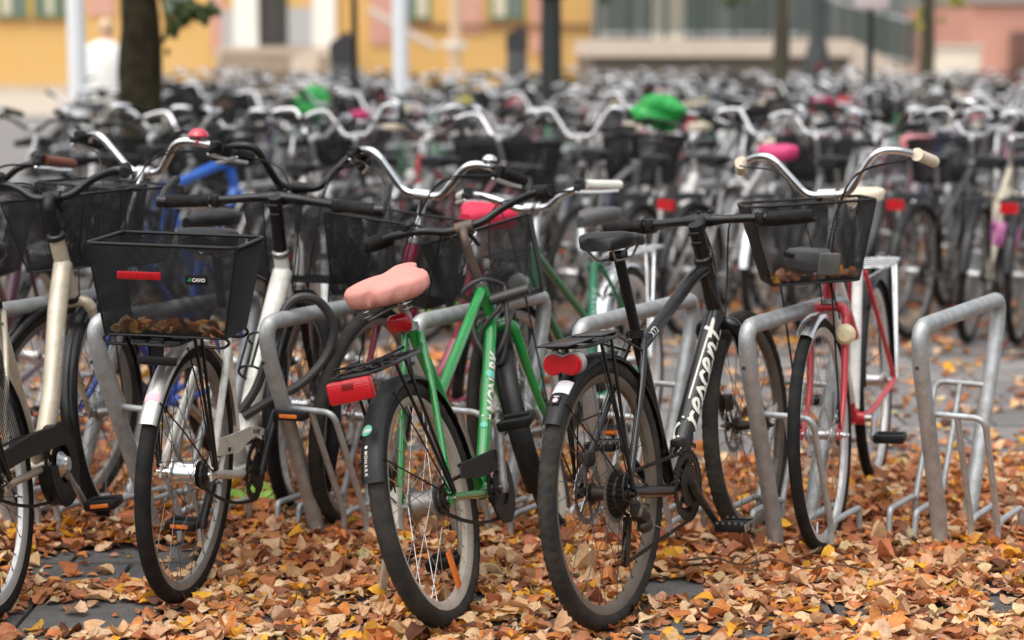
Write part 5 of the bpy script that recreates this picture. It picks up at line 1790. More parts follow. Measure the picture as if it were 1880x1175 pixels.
# 2 green city bicycle with pink saddle cover
GREEN = paint('grass_green', (0.003, 0.25, 0.04), rough=0.16, coat=1.0, dirt=0.14)
PINKC = P('pink_cover_cloth', (0.60, 0.245, 0.20), rough=0.7, dirt=0.6, dirtcol=(0.66, 0.33, 0.29), scale=14, bump=0.3, bscale=90)
sp = dict(lod=0, frame='step', paint=GREEN, dt_r=0.0185, tt_r=0.016, st_r=0.0165, ss_r=0.0095, cs_r=0.0115, fork='curved', fork_r=0.0160, fork_w=0.052, tw=0.050, tread='block', tyre=RUBBERD, rim=CREAMRIM, spk=SPOKE_S, hubr=0.036, hubmat=STEEL,
          sL=0.25, sW=0.190, s_tilt=9, cov_drop=0.060, cov_puff=0.010, cover=PINKC, springs=True, stem_mat=P('rusty_brown_stem', (0.10, 0.075, 0.06), rough=0.5, metal=0.4, dirt=0.6, dirtcol=(0.16, 0.09, 0.05)), bar='sweep', bar_mat=SATIN, grip_l=0.13, grip_r=0.0185, ergo=True, lever_mat=BLACKPL,
          bell=(1, BLACKPL, 0.024), crank=80, crank_mat=STEEL, pedal_refl=False, ped_tilt=-8, ring_r=0.080, guard=BLACKPL, guard_w=0.066, guard_arc=(2, 159), fguard=BLACKPL, fguard_arc=(60, 205),
          rack=SATIN, rack_x=(-0.280, 0.06), rack_clip=True, rack_z=0.062, tail='box', post_light=True, chain_guard=('strip', BLACKPL), wheel_refl=-72, tt_at=0.60, ring_mat=BLACKPL, spin=0.1,
          fbasket=dict(wt=0.335, dt=0.25, wb=0.29, db=0.20, h=0.235, up=-0.25, fwd=0.26, cell=(0.0100, 0.0068), wr=0.00082, side=-0.0, roll=0, yaw=3))
grn, fr_, K, dtl, ex = bicycle(FIT['green'], sp, 'bright green bicycle with pink saddle cover, black front basket and white lettering')
V, F = text2d('MONARK', bold=0.028, shear=0.12)
m = M()
w_ = V[:, 0].max()
on_tube(m, (V - np.array([0, .35]), F), dtl['B'], dtl['A'], dtl['r'], np.array([-0.25, -1, 0]), -0.1, 0.248, 0.215 / w_)
cr_ = np.array([(-.30, -.28), (-.02, -.34), (.02, .30), (-.20, .12), (-.16, .52), (-.30, .18), (-.46, .40), (-.40, .1), (-.62, .20)])
cr_ = [(-.36, -.35), (-.05, -.35), (-.05, .05), (-.02, .34), (-.12, .12), (-.2, .44), (-.28, .12), (-.39, .34), (-.36, .05)]
bm_v = np.array(cr_)
cen = bm_v.mean(0)
on_tube(m, (np.concatenate([bm_v, [cen]]), [(i, (i + 1) % 9, 9) for i in range(9)]), dtl['B'], dtl['A'], dtl['r'], np.array([-0.25, -1, 0]), -0.1, 0.242, 0.05)
a = np.linspace(0, 2 * math.pi, 13)[:-1]
on_tube(m, (np.concatenate([[(-.2, .56)], np.stack([-.2 + .07 * np.cos(a), .56 + .07 * np.sin(a)], 1)]), [(0, i + 1, (i + 1) % 12 + 1) for i in range(12)]), dtl['B'], dtl['A'], dtl['r'], np.array([-0.25, -1, 0]), -0.1, 0.242, 0.05)
obj('lettering', m, WHITEPRINT, fr_)
MINT = P('mint_sticker', (0.10, 0.50, 0.36), rough=0.4, dirt=0.4, dirtcol=(0.5, 0.68, 0.62), scale=60)
m = M()
a = np.linspace(0, 2 * math.pi, 21)[:-1]
rings = [np.stack([r * np.cos(a), r * np.sin(a)], 1) for r in (.3, .65, 1.0)]
Vd = np.concatenate([[(0, 0)]] + rings)
Fd = [(0, i + 1, (i + 1) % 20 + 1) for i in range(20)] + [(1 + k * 20 + i, 1 + (k + 1) * 20 + i, 1 + (k + 1) * 20 + (i + 1) % 20, 1 + k * 20 + (i + 1) % 20) for k in range(2) for i in range(20)]
on_tube(m, (Vd, Fd), dtl['B'], dtl['A'], dtl['r'], np.array([-0.55, -1, 0]), 0.35, 0.38, 0.0135, lift=0.0018)
on_tube(m, (Vd, Fd), dtl['B'] + 0, dtl['A'], dtl['r'], np.array([-0.6, -1, 0]), 0.9, 0.20, 0.010, lift=0.0018)
obj('round_sticker', m, MINT, fr_)
def on_guard(m, VF, ang0, yc, scale, R, crown=0.016, w=0.066, lift=0.0026, c=None):
    """letters on the rear mudguard; u runs down the guard, v towards the bicycle's right."""
    V, F = VF
    a = R_(ang0) + V[:, 0] * scale / R
    y = yc - V[:, 1] * scale
    ph = np.arcsin(np.clip(2 * y / w, -1, 1))
    r = R + 0.013 - crown * (1 - np.cos(ph)) + lift
    m.add(np.stack([c[0] + r * np.cos(a), c[1] + y, c[2] + r * np.sin(a)], 1), F)
m = M()
u0 = 0.0
for ch in 'MONARK':
    V, F = text2d(ch, bold=0.012)
    V = V - (V.max(0) + V.min(0)) / 2
    # letters stand turned, one below the other
    on_guard(m, (V + np.array([u0, 0]), F), 145.5, 0.012, 0.0120, K['R'], c=K['ra'])
    u0 += 0.92
on_guard(m, (Vd * 0.36 + np.array([-1.2, 0]), Fd), 145.5, 0.012, 0.0120, K['R'], c=K['ra'])
obj('lettering', m, WHITEPRINT, grn)
m = M()
on_guard(m, (Vd, Fd), 134.5, 0.014, 0.0155, K['R'], c=K['ra'], lift=0.0024)
m.cur = 1
on_guard(m, (Vd * np.array([.35, .75]) + np.array([.1, 0.1]), Fd), 134.5, 0.014, 0.0155, K['R'], c=K['ra'], lift=0.0030)
obj('round_sticker', m, [MINT, WHITEPRINT], grn)
m = M()
tube(m, [(-0.01, 0.085, K['R'] - 0.02), (0.10, 0.18, 0.19), (0.20, 0.265, 0.075)], 0.010, 8, flat=1.4)
tube(m, [(0.01, 0.075, K['R'] + 0.05), (-0.02, 0.085, K['R'] - 0.05)], 0.016, 8, flat=1.8)
obj('kickstand', m, P('dirty_white_paint', (0.62, 0.60, 0.52), rough=0.5, dirt=0.5, dirtcol=(0.3, 0.25, 0.18)), grn)

# 3 white bicycle with a rear basket
WHITE = paint('warm_white', (0.70, 0.68, 0.62), rough=0.25, coat=0.5, dirt=0.35)
SILVERG = P('silver_mudguard', (0.62, 0.60, 0.57), rough=0.25, metal=0.85, dirt=0.35, dirtcol=(0.4, 0.36, 0.3), scale=25)
sp = dict(lod=0, frame='low', paint=WHITE, dt_r=0.031, low=0.0, brace=False, ht_r=0.023, st_r=0.017, ss_r=0.0105, cs_r=0.0125, fork='straight', fork_r=0.015, fork_paint=SATIN, tw=0.042, tyre=RUBBER, rim=GREYRIM, spk=SPOKE_D, hubr=0.032, hubmat=CHROME,
          post=SATIN, sL=0.27, sW=0.175, stem='ahead', stem_r=0.0165, stem_mat=SATIN, bar='flat', bar_mat=SATIN, bar_r=0.0125, barends=True, grip_r=0.0185, lever_mat=ALU, crank=66, crank_mat=SATIN, ring_r=0.088, pedal_refl=True,
          guard=SILVERG, guard_w=0.050, guard_arc=(10, 148), fguard=SATIN, rack=SATIN, rack_x=(-0.26, 0.06), rack_z=0.042, chain_guard=('alloy', WHITE), fguard_arc=(40, 190))
wht, fr_, K, dtl, ex = bicycle(FIT['white'], sp, 'white step-through bicycle with a large black mesh basket on its rear rack')
zr = ex['zr']
T = lambda v: np.asarray(v) @ rotm('Z', 4.5).T + np.array([-0.115, -0.013, zr + 0.014])
bk = add_basket(wht, T, 0.383, 0.302, 0.311, 0.229, 0.233, cell=(0.0094, 0.0060), wr=0.00108, rim=0.0046, lod=0)
m = M()
m.cur = 0
xb = lambda h: -0.1145 - 0.0365 * h / 0.233 - 0.004
box(m, T(np.array([[xb(.155), 0.058, .155]]))[0], (0.005, 0.112, 0.020), rot=rotm('Z', 4.5) @ rotm('Y', -8.9), bev=0.0015)
for k in range(6):
    box(m, T(np.array([[xb(.155) - .0028, 0.058 + (k - 2.5) * .018, .155]]))[0], (0.0012, 0.012, 0.0035), rot=rotm('Z', 4.5) @ rotm('Y', -8.9) @ rotm('X', 45))
    box(m, T(np.array([[xb(.155) - .0029, 0.058 + (k - 2.5) * .018, .155]]))[0], (0.0012, 0.012, 0.0035), rot=rotm('Z', 4.5) @ rotm('Y', -8.9) @ rotm('X', -45))
obj('red_reflector', m, REDREF, bk)
m = M()
pc = T(np.array([[xb(.150), -0.088, .150]]))[0]
box(m, pc, (0.004, 0.056, 0.026), rot=rotm('Z', 4.5) @ rotm('Y', -8.9), bev=0.0012)
V, F = text2d('CAVO', bold=0.045, shear=0.1, cuts=0)
V = V - np.array([V[:, 0].max() / 2, .35])
s_ = 0.034 / (V[:, 0].max() * 2)
rt = rotm('Z', 4.5) @ rotm('Y', -8.9)
m.cur = 1
m.add(np.stack([np.full(len(V), -0.0026), -V[:, 0] * s_ - 0.006, V[:, 1] * s_ * 1.05], 1) @ rt.T + pc, F)
m.cur = 2
m.add(np.array([(-0.0026, 0.024, -0.004), (-0.0026, 0.0125, -0.004), (-0.0026, 0.0125, 0.006), (-0.0026, 0.017, 0.004)]) @ rt.T + pc, [(0, 1, 2, 3)])
obj('basket_label', m, [BLACKPL, WHITEPRINT, P('green_print', (0.01, 0.25, 0.07), rough=0.4)], bk)
m = M()
for sx in (-0.10, 0.10):
    for sg in (-1, 1):
        tube(m, fil([T(np.array([[sx, sg * .15, 0.0]]))[0], T(np.array([[sx, sg * .165, -.012]]))[0], T(np.array([[sx, sg * .15, -.026]]))[0], T(np.array([[sx, sg * .10, -.026]]))[0]], 0.012), 0.004, 8)
box(m, T(np.array([[-0.10, 0.02, -0.016]]))[0], (0.05, 0.13, 0.010), bev=0.003)
box(m, (-0.225, 0, zr - 0.050), (0.004, 0.105, 0.022), bev=0.0015)
box(m, (-0.222, 0, zr - 0.02), (0.004, 0.035, 0.06), bev=0.0015)
obj('basket_clamp', m, BLACKPL, bk, kind='stuff')
m = M()
a0 = R_(128)
arcstrip(m, K['ra'], K['R'] + 0.0150, 0.046, 134, 137.5, 5, crown=0.015, th=0.0006)
obj('pink_sticker', m, P('faded_pink_sticker', (0.75, 0.42, 0.48), rough=0.5, dirt=0.6, dirtcol=(0.7, 0.66, 0.62), scale=90), wht)
m = M()
bc = K['bb'] * 0.52 + K['hb'] * 0.48 + np.array([0.0, 0, 0.02])
ux = unit(K['hb'] - K['bb'])
uy = np.array([0, 1.0, 0]); uz = np.cross(ux, uy); uz = uz if uz[2] > 0 else -uz
for hh in (-0.05, 0.07):
    c = bc - uz * -0.085 + ux * hh
    tube(m, [c + 0.038 * (math.cos(a) * uy + math.sin(a) * uz) for a in np.linspace(0, 6.283, 17)[:-1]], 0.004, 6, closed=True)
for a in (0.4, 1.8, 3.2, 4.6, 5.6):
    d = 0.038 * (math.cos(a) * uy + math.sin(a) * uz)
    tube(m, [bc + uz * .085 + d + ux * -.05, bc + uz * .085 + d + ux * .07], 0.004, 6)
obj('bottle_cage', m, BLACKPL, wht)
white_basket_T, white_root, green_root = T, wht, grn

# 4 champagne step-through at the picture's edge
CHAMP = paint('champagne', (0.50, 0.43, 0.32), rough=0.3, coat=0.5, dirt=0.25, metal=0.25)
sp = dict(lod=0, frame='low', paint=CHAMP, dt_r=0.029, low=0.14, brace=False, ht_r=0.024, fit=SATIN, fork='straight', fork_r=0.0155, tw=0.042, tyre=RUBBER, rim=PALERIM, spk=SPOKE_D, hubmat=STEEL, post=ALU, stem_mat=BLACKPL, stem_r=0.018, bar='sweep', bar_mat=SATIN, bar_r=0.0118,
          bell=(1, BLACKPL, 0.022), crank=-55, crank_mat=ALU, pedal_refl=True, ring_r=0.090, chain_guard=('case', BLACKPL), guard=SATIN, fguard=SATIN, guard_arc=(5, 190), fguard_arc=(20, 190), rack=SATIN, rack_x=(-0.30, 0.05), tail='small',
          fbasket=dict(wt=0.38, dt=0.27, wb=0.29, db=0.21, h=0.22, up=-0.22, fwd=0.20, cell=(0.010, 0.007), wr=0.00085))
bge, fr_, K, dtl, ex = bicycle(FIT['beige'], sp, 'champagne step-through bicycle with black chain case, cut by the picture edge')
m = M()
V, F = text2d('CRESCENT', bold=0.02, shear=0.15)
tA = K['hb'] + K['s'] * 0.11
on_tube(m, (V - np.array([0, .35]), F), K['bb'] * 0.55 + tA * 0.45 + np.array([-.05, 0, -.06]), tA + np.array([-.008, 0, 0]), 0.029, np.array([-0.0, -1, 0]), 0.0, 0.02, 0.19 / V[:, 0].max(), lift=0.004)
obj('lettering', m, P('grey_print', (0.5, 0.5, 0.5), rough=0.5), fr_)
m = M()
for sg in (-1, 1):
    lattice(m, (-0.27, sg * .066, K['R'] + .10), (0.16, sg * .066, K['R'] + .10), (0.12, sg * .058, 2 * K['R'] + .0), (-0.16, sg * .058, 2 * K['R'] + .0), 0.014, 0.012, 0.0012)
    tube(m, [(-0.27, sg * .066, K['R'] + .10), (0.16, sg * .066, K['R'] + .10)], 0.004, 6)
obj('skirt_guard', m, WIRE, bge, kind='stuff')

# 5-10 bicycles that face the camera, front wheels in the racks
REDP = paint('red_and_white', (0.55, 0.018, 0.035), rough=0.25, coat=0.5)
sp = dict(lod=1, frame='step', paint=REDP, dt_r=0.0145, tt_r=0.0135, fork='curved', tw=0.036, tyre=RUBBER, rim=PALERIM, spk=SPOKE_S, sL=0.26, sW=0.18, sdrop=0.035, saddle=CREAM, bar='vee', bar_r=0.0115, grip=CREAM, grip_r=0.0175, grip_l=0.115, lever=False, crank=170, guard=BLACKPL, fguard=CHROME, fguard_arc=(62, 104), guard_arc=(5, 185), rack=CHROME, rack_x=(-0.30, 0.05),
          pedal_refl=False, spin=0.2, fbasket=dict(wt=0.368, dt=0.235, wb=0.255, db=0.205, h=0.23, up=-0.237, fwd=0.151, side=-0.03, yaw=24, cell=(0.0100, 0.0068), wr=0.00092, dip=0.0, roll=0))
red, fr_, K, dtl, ex = bicycle(FIT['red'], sp, 'red and white bicycle facing the camera with cream grips and black front basket')
m = M()
WHITEB = paint('white_band', (0.72, 0.71, 0.68), rough=0.3, coat=0.4)
dA, dB = dtl['A'], dtl['B']
tube(m, [dA + (dB - dA) * 0.06, dA + (dB - dA) * 0.85], 0.0185, 12)
tube(m, [K['htop'] - K['s'] * .02 + (K['bb'] + K['sd'] * .26 - K['htop']) * .06, K['htop'] - K['s'] * .02 + (K['bb'] + K['sd'] * .26 - K['htop']) * .5], 0.0142, 10)
tube(m, [K['bb'] + K['sd'] * .03, K['sc'] - K['sd'] * .012], 0.0174, 12)
obj('white_band', m, WHITEB, fr_)
m = M()
c = K['S']((K['hb'] + np.array([0.075, 0.062, -0.085]))[None])[0]
mm = M(); lathe(mm, [(0, 0.02), (0.020, 0.018), (0.031, 0.006), (0.031, 0.0), (0, -0.004)], 20, axis='x'); mm.xf(lambda v: v @ K['rm'].T + c); m.merge(mm)
obj('round_reflector', m, P('cream_reflector', (0.72, 0.62, 0.40), rough=0.35, dirt=0.2), red)
redT = sp['_T']

sp = dict(lod=1, frame='swan', paint=paint('crimson', (0.30, 0.008, 0.05), rough=0.25, coat=0.6), dt_r=0.024, tt_r=0.020, ht_r=0.024, tw=0.042, tyre=RUBBERD, rim=GREYRIM, spk=SPOKE_S, bar='vee', bar_r=0.0125, lever=True, bell=(1, CHROME, 0.024), head=BLACKPL, crank=20, guard=SATIN, rack=SATIN, rack_x=(-0.3, 0.05), sW=0.2, cover=P('scarlet_cover', (0.60, 0.012, 0.055), rough=0.5, dirt=0.2, dirtcol=(0.4, 0.01, 0.03)),
          saddle=SADDLE, fbasket=dict(wt=0.40, dt=0.27, wb=0.32, db=0.22, h=0.25, up=-0.31, fwd=0.15, cell=(0.0105, 0.0072), wr=0.00092))
cri, _, K, _, _ = bicycle(FIT['crimson'], sp, 'crimson bicycle facing the camera, silver handlebar and bell, behind the pink saddle cover')

sp = dict(lod=1, frame='step', paint=paint('bright_blue', (0.015, 0.10, 0.55), rough=0.25, coat=0.5), tw=0.042, tyre=RUBBERD, rim=GREYRIM, bar='vee', bar_r=0.0125, bell=(1, P('red_bell', (0.55, 0.012, 0.05), rough=0.2, coat=0.7), 0.034), crank=40, guard=SATIN, fguard=SATIN, sW=0.2,
          rack=SATIN, tail='small',
          fbasket=dict(wt=0.38, dt=0.27, wb=0.30, db=0.21, h=0.24, up=-0.27, fwd=0.17, cell=(0.0105, 0.0072), wr=0.00092))
blu, _, K, _, _ = bicycle(FIT['blue'], sp, 'blue bicycle facing the camera with a round red bell on its silver handlebar')
m = M()
lathe(m, [(0, 0), (0.012, 0.0), (0.012, 0.10), (0.006, 0.11), (0, 0.11)], 10, axis='z', c=K['S']((K['hc'] + np.array([.02, 0, -.15]))[None])[0])
obj('stem_reflector', m, P('white_reflector', (0.85, 0.85, 0.85), rough=0.25, coat=0.5), blu)  # white reflector on the stem, plain white of its own

sp = dict(lod=1, frame='step', paint=paint('plain_white', (0.72, 0.72, 0.70), rough=0.25, coat=0.5), tw=0.042, tyre=RUBBER, rim=GREYRIM, spk=SPOKE_D, bar='vee', bar_mat=SATIN, bar_r=0.0125, stem_mat=SATIN, crank=60, guard=SATIN, fork_paint=SATIN, sW=0.165, post=ALU, rack=SATIN, lever_mat=ALU,
          fbasket=dict(wt=0.38, dt=0.27, wb=0.30, db=0.21, h=0.24, up=-0.27, fwd=0.17, cell=(0.0105, 0.0072), wr=0.00092))
wh2, _, K, _, _ = bicycle(FIT['white2'], sp, 'white bicycle facing the camera with curved black handlebar and black saddle')

TEALG = paint('sea_green', (0.008, 0.19, 0.085), rough=0.25, coat=0.5)
sp = dict(lod=1, frame='step', paint=TEALG, dt_r=0.0145, tt_r=0.0135, tw=0.040, tyre=RUBBERD, tread='', rim=PALERIM, spk=SPOKE_S, bar='sweep', bar_r=0.0115, grip=P('white_grip', (0.70, 0.68, 0.62), rough=0.4), lever=True, crank=150, guard=CHROME, fguard=CHROME, fguard_arc=(60, 120), rack=CHROME, rack_x=(-0.32, 0.05), sW=0.18, grip_r=0.0145, saddle=P('grey_saddle_vinyl', (0.06, 0.06, 0.062), rough=0.3, dirt=0.3, dirtcol=(0.12, 0.12, 0.12)), head=CHROME, chain_guard=('strip', TEALG))
tea, fr_, K, dtl, _ = bicycle(FIT['teal'], sp, 'sea green bicycle facing the camera, grey saddle just behind the black bicycle saddle')
m = M(); V, F = text2d('MONARK', bold=0.02)
on_tube(m, (V - np.array([0, .35]), F), K['bb'], K['sc'], 0.0155, np.array([0.6, 0.8, 0]), 0, 0.24, 0.15 / V[:, 0].max())
obj('lettering', m, P('pale_green_print', (0.3, 0.55, 0.45), rough=0.5), fr_)

sp = dict(lod=1, frame='step', paint=paint('plum', (0.060, 0.012, 0.032), rough=0.25, coat=0.5), dt_r=0.018, st_r=0.021, tw=0.042, rim=GREYRIM, bar='sweep', bar_mat=SATIN, grip=P('brown_grip', (0.16, 0.05, 0.03), rough=0.6), lever_mat=CHROME, bell=(1, BLACKPL, 0.026), crank=30, guard=SATIN, rack=ALU, rack_x=(-0.30, 0.05),
          fbasket=dict(wt=0.38, dt=0.27, wb=0.30, db=0.21, h=0.24, up=-0.27, fwd=0.17, cell=(0.0105, 0.0072), wr=0.00092))
plm, _, K, _, _ = bicycle(FIT['maroon'], sp, 'plum coloured bicycle facing the camera behind the champagne bicycle')

# ------------------------------------------------------------------ things on, in and beside the front row
def in_bike(root, p):
    root_m = Matrix.LocRotScale(root.location, root.rotation_euler, None)
    return np.array(root_m @ Vector(p))
BAGGREY = P('grey_nylon', (0.17, 0.17, 0.18), rough=0.7, dirt=0.3, bump=0.4, bscale=150)
o = redT(np.array([[0.02, 0.0, 0.06]]))[0]
rm_ = Matrix.LocRotScale(red.location, red.rotation_euler, None)
w = rm_ @ Vector(o)
t = thing('saddle_bag', 'small grey bag with pale reflective end lying in the red bicycle basket', 'bag', w, (0, R_(8), red.rotation_euler.z + 1.35))
m = M()
box(m, (0, 0, 0), (0.15, 0.085, 0.070), bev=0.030)
m.xf(lambda v: v * np.array([1, 1, 1]) + np.stack([0 * v[:, 0], 0.004 * np.sin(v[:, 0] * 60), 0.006 * np.sin(v[:, 0] * 34 + v[:, 1] * 30)], 1))
obj('pouch', m, BAGGREY, t)
m = M(); box(m, (0.0, 0, 0.0), (0.014, 0.074, 0.064), bev=0.006); pe = obj('reflective_end', m, P('reflective_grey', (0.62, 0.62, 0.58), rough=0.35, dirt=0.3), t); pe.location = (0.070, -0.024, 0.004); pe.rotation_euler = (0, 0, -0.5)
m = M(); box(m, (-0.045, -0.052, 0.01), (0.034, 0.006, 0.014), bev=0.001); obj('strap', m, BLACKPL, t)

# looped black cable lock on the green bicycle
def lock(name, pts, r, label, barrel=None, barrel_r=0.016, cat_='lock'):
    c0 = np.mean(np.asarray(pts), 0)
    t = thing(name, label, cat_, (c0[0], c0[1], c0[2]))
    m = M(); tube(m, cat([np.asarray(p) - c0 for p in pts], 7), r, 9); obj('cable', m, P('lock_cable', (0.03, 0.028, 0.028), rough=0.45, dirt=0.3, dirtcol=(.08, .07, .06)), t)
    if barrel is not None:
        m = M(); tube(m, [np.asarray(b) - c0 for b in barrel], barrel_r, 14); obj('barrel', m, P('lock_barrel', (0.035, 0.034, 0.034), rough=0.4, dirt=0.3), t)
    return t
kG = skeleton({**QD, **FIT['green']})
hbG = kG['hb'] + kG['s'] * 0.02
f = lambda dx, dy, dz: in_bike(grn, hbG + np.array([dx, dy, dz]))
lock('cable_lock', [f(-.03, .03, .05), f(-.06, .05, .09), f(-.05, -.01, .115), f(.02, -.05, .08), f(-.03, -.045, .03), f(-.055, .02, -.03), f(-.05, .035, -.10), f(-.06, -.01, -.135), f(-.045, -.04, -.08), f(-.03, -.06, -.02), f(.03, -.06, .0), f(.05, -.03, -.06), f(.06, .0, -.02), f(.05, .04, .03), f(-.01, .055, .02), f(-.06, .04, -.06), f(-.07, .0, -.11), f(-.05, -.05, -.05), f(-.02, -.06, .035)],
     0.0072, 'black cable lock coiled round the head tube of the green bicycle', [f(-.035, -.02, .050), f(-.015, -.135, .058)], 0.0155)
g0 = ground(490, 592, 0.69) * np.array([1, 1, 0])
q_ = lambda u, v, z: g0 + _u * u + np.array([_u[1], -_u[0], 0]) * v + np.array([0, 0, z])
lock('cable_lock', [q_(.0, -.10, .42), q_(.03, -.06, .50), q_(.06, -.03, .62), q_(.11, .0, .735), q_(.17, .05, .74), q_(.22, .075, .66), q_(.20, .06, .57), q_(.12, .03, .50), q_(.05, -.02, .46), q_(.0, -.09, .41)], 0.0135, 'thick black cable lock looped over the hoop beside the white bicycle')
# bright green scrap on the leaves
g_ = ground(463, 938)
m = M()
n_ = 14
uu, vv = np.meshgrid(np.linspace(-1, 1, n_), np.linspace(-1, 1, n_))
zz = 0.03 + 0.035 * np.exp(-(uu ** 2 + vv ** 2)) + 0.014 * np.sin(uu * 5 + vv * 3) + 0.01 * np.sin(vv * 7)
V = np.stack([uu * .10 * (1 - .2 * vv ** 2), vv * .09 * (1 - .15 * uu ** 2), zz], -1).reshape(-1, 3)
m.add(V, [(i * n_ + j, i * n_ + j + 1, (i + 1) * n_ + j + 1, (i + 1) * n_ + j) for i in range(n_ - 1) for j in range(n_ - 1)])
o = obj('plastic_bag', m, P('lime_plastic', (0.28, 0.52, 0.06), rough=0.4, dirt=0.2)); o.location = tuple(g_ + np.array([0, .05, 0.0])); tag(o, 'crumpled lime green plastic bag on the leaves beyond the white bicycle', 'plastic bag')
g_ = ground(832, 604)
o = obj('plastic_bag', o.data, None); o.location = tuple(g_); o.scale = (1.6, 1.6, 1.6); tag(o, 'pale green plastic bag on the paving behind the crimson bicycle', 'plastic bag')
# twig
tw_ = thing('twig', 'long thin brown twig lying across the leaves near the black bicycle', 'twig', ground(1430, 1066))
pts = [ground(px, py) - ground(1430, 1066) + np.array([0, 0, .05 + .006 * math.sin(px * .05)]) for px, py in ((1258, 1061), (1310, 1058), (1360, 1065), (1420, 1063), (1480, 1072), (1540, 1073), (1600, 1078))]
m = M(); tube(m, cat(pts, 6), np.linspace(.0034, .0018, 37), 6); obj('stem', m, P('twig_bark', (0.075, 0.042, 0.028), rough=0.8), tw_)
m = M(); tube(m, [pts[2], pts[2] + np.array([.06, .05, .03])], [.0025, .001], 5); obj('side_shoot', m, BARK, tw_)
# ------------------------------------------------------------------ fallen leaves
LEAFCOL = {'tan': lin(222, 178, 132), 'pale': lin(232, 198, 154), 'orange': lin(214, 138, 74), 'brown': lin(170, 112, 76), 'yellow': lin(236, 172, 52), 'rust': lin(192, 122, 78), 'dark': lin(104, 66, 46)}
CN = list(LEAFCOL)
CP = np.array([.30, .19, .14, .15, .07, .11, .04])
def leaf_mat(name, attr=False, col=None):
    m = bpy.data.materials.new(name)
    m.use_nodes = True
    t = m.node_tree
    b = t.nodes['Principled BSDF']
    b.inputs['Roughness'].default_value = 0.62
    b.inputs['Specular IOR Level'].default_value = 0.35
    g = t.nodes.new('ShaderNodeNewGeometry')
    n = t.nodes.new('ShaderNodeTexNoise'); n.inputs['Scale'].default_value = 55; n.inputs['Detail'].default_value = 5; n.inputs['Roughness'].default_value = 0.7
    t.links.new(g.outputs['Position'], n.inputs['Vector'])
    mx = t.nodes.new('ShaderNodeMix'); mx.data_type = 'RGBA'; mx.blend_type = 'MULTIPLY'
    r = t.nodes.new('ShaderNodeValToRGB')
    r.color_ramp.elements[0].position = 0.32; r.color_ramp.elements[0].color = (0.55, 0.45, 0.38, 1)
    r.color_ramp.elements[1].position = 0.60; r.color_ramp.elements[1].color = (1, 1, 1, 1)
    t.links.new(n.outputs['Fac'], r.inputs['Fac'])
    mx.inputs[0].default_value = 0.75
    if attr:
        a = t.nodes.new('ShaderNodeAttribute'); a.attribute_name = 'leafcol'
        t.links.new(a.outputs['Color'], mx.inputs[6])
    else:
        mx.inputs[6].default_value = (*col, 1)
    t.links.new(r.outputs[0], mx.inputs[7])
    t.links.new(mx.outputs[2], b.inputs['Base Color'])
    tr = t.nodes.new('ShaderNodeBsdfTranslucent')
    t.links.new(mx.outputs[2], tr.inputs['Color'])
    ms = t.nodes.new('ShaderNodeMixShader'); ms.inputs[0].default_value = 0.18
    out = t.nodes['Material Output']
    t.links.new(b.outputs[0], ms.inputs[1]); t.links.new(tr.outputs[0], ms.inputs[2]); t.links.new(ms.outputs[0], out.inputs['Surface'])
    return m

NA, NC = 7, 3                      # rows along, points across each half incl. midrib
def leaf_shapes(n, rng, asp=(0.60, 1.0)):
    """n random leaves, unit length: verts (n, NV, 3)."""
    q = np.linspace(0, 1, NA)
    t = (1 - np.cos(math.pi * q)) / 2
    kind = rng.integers(0, 3, n)
    sn = np.sin(math.pi * q)
    w0 = sn ** 0.9 * (1 + 0.30 * np.cos(math.pi * q))
    w1 = sn ** 0.75 * (1 + 0.12 * np.cos(math.pi * q))
    w2 = sn ** 1.1 * (1 + 0.55 * np.cos(math.pi * q))
    W = np.stack([w0, w1, w2])[kind] * (0.5 * rng.uniform(*asp, (n, 1)))
    W = W * (1 + rng.normal(0, 0.06, (n, NA)))
    s = np.linspace(-1, 1, 2 * NC - 1)
    y = W[:, :, None] * s[None, None, :]
    x = np.repeat((t - 0.5)[None, :, None], n, 0) + 0.06 * rng.normal(0, 1, (n, 1, 1)) * s ** 2 - 0.10 * (1 - t)[None, :, None] * np.abs(s)[None, None, :]
    x = np.broadcast_to(x, y.shape).copy()
    cy = rng.normal(0.35, 0.5, (n, 1, 1)); cx = rng.normal(0.2, 0.4, (n, 1, 1)); tw = rng.normal(0, 0.45, (n, 1, 1)); fo = rng.normal(0.12, 0.25, (n, 1, 1))
    z = cy * y ** 2 * 2.2 + cx * (x ** 2) * 1.2 + tw * x * y + fo * np.abs(y)
    ed = np.abs(s)[None, None, :] ** 2
    z = z + ed * 0.035 * rng.normal(0, 1, (n, NA, 1)) + 0.02 * rng.normal(0, 1, (n, NA, 2 * NC - 1)) * ed
    return np.stack([x, y, z], -1).reshape(n, -1, 3)
KA = 2 * NC - 1
LF = np.array([(i * KA + j, i * KA + j + 1, (i + 1) * KA + j + 1, (i + 1) * KA + j) for i in range(NA - 1) for j in range(KA - 1)])
NV = NA * KA

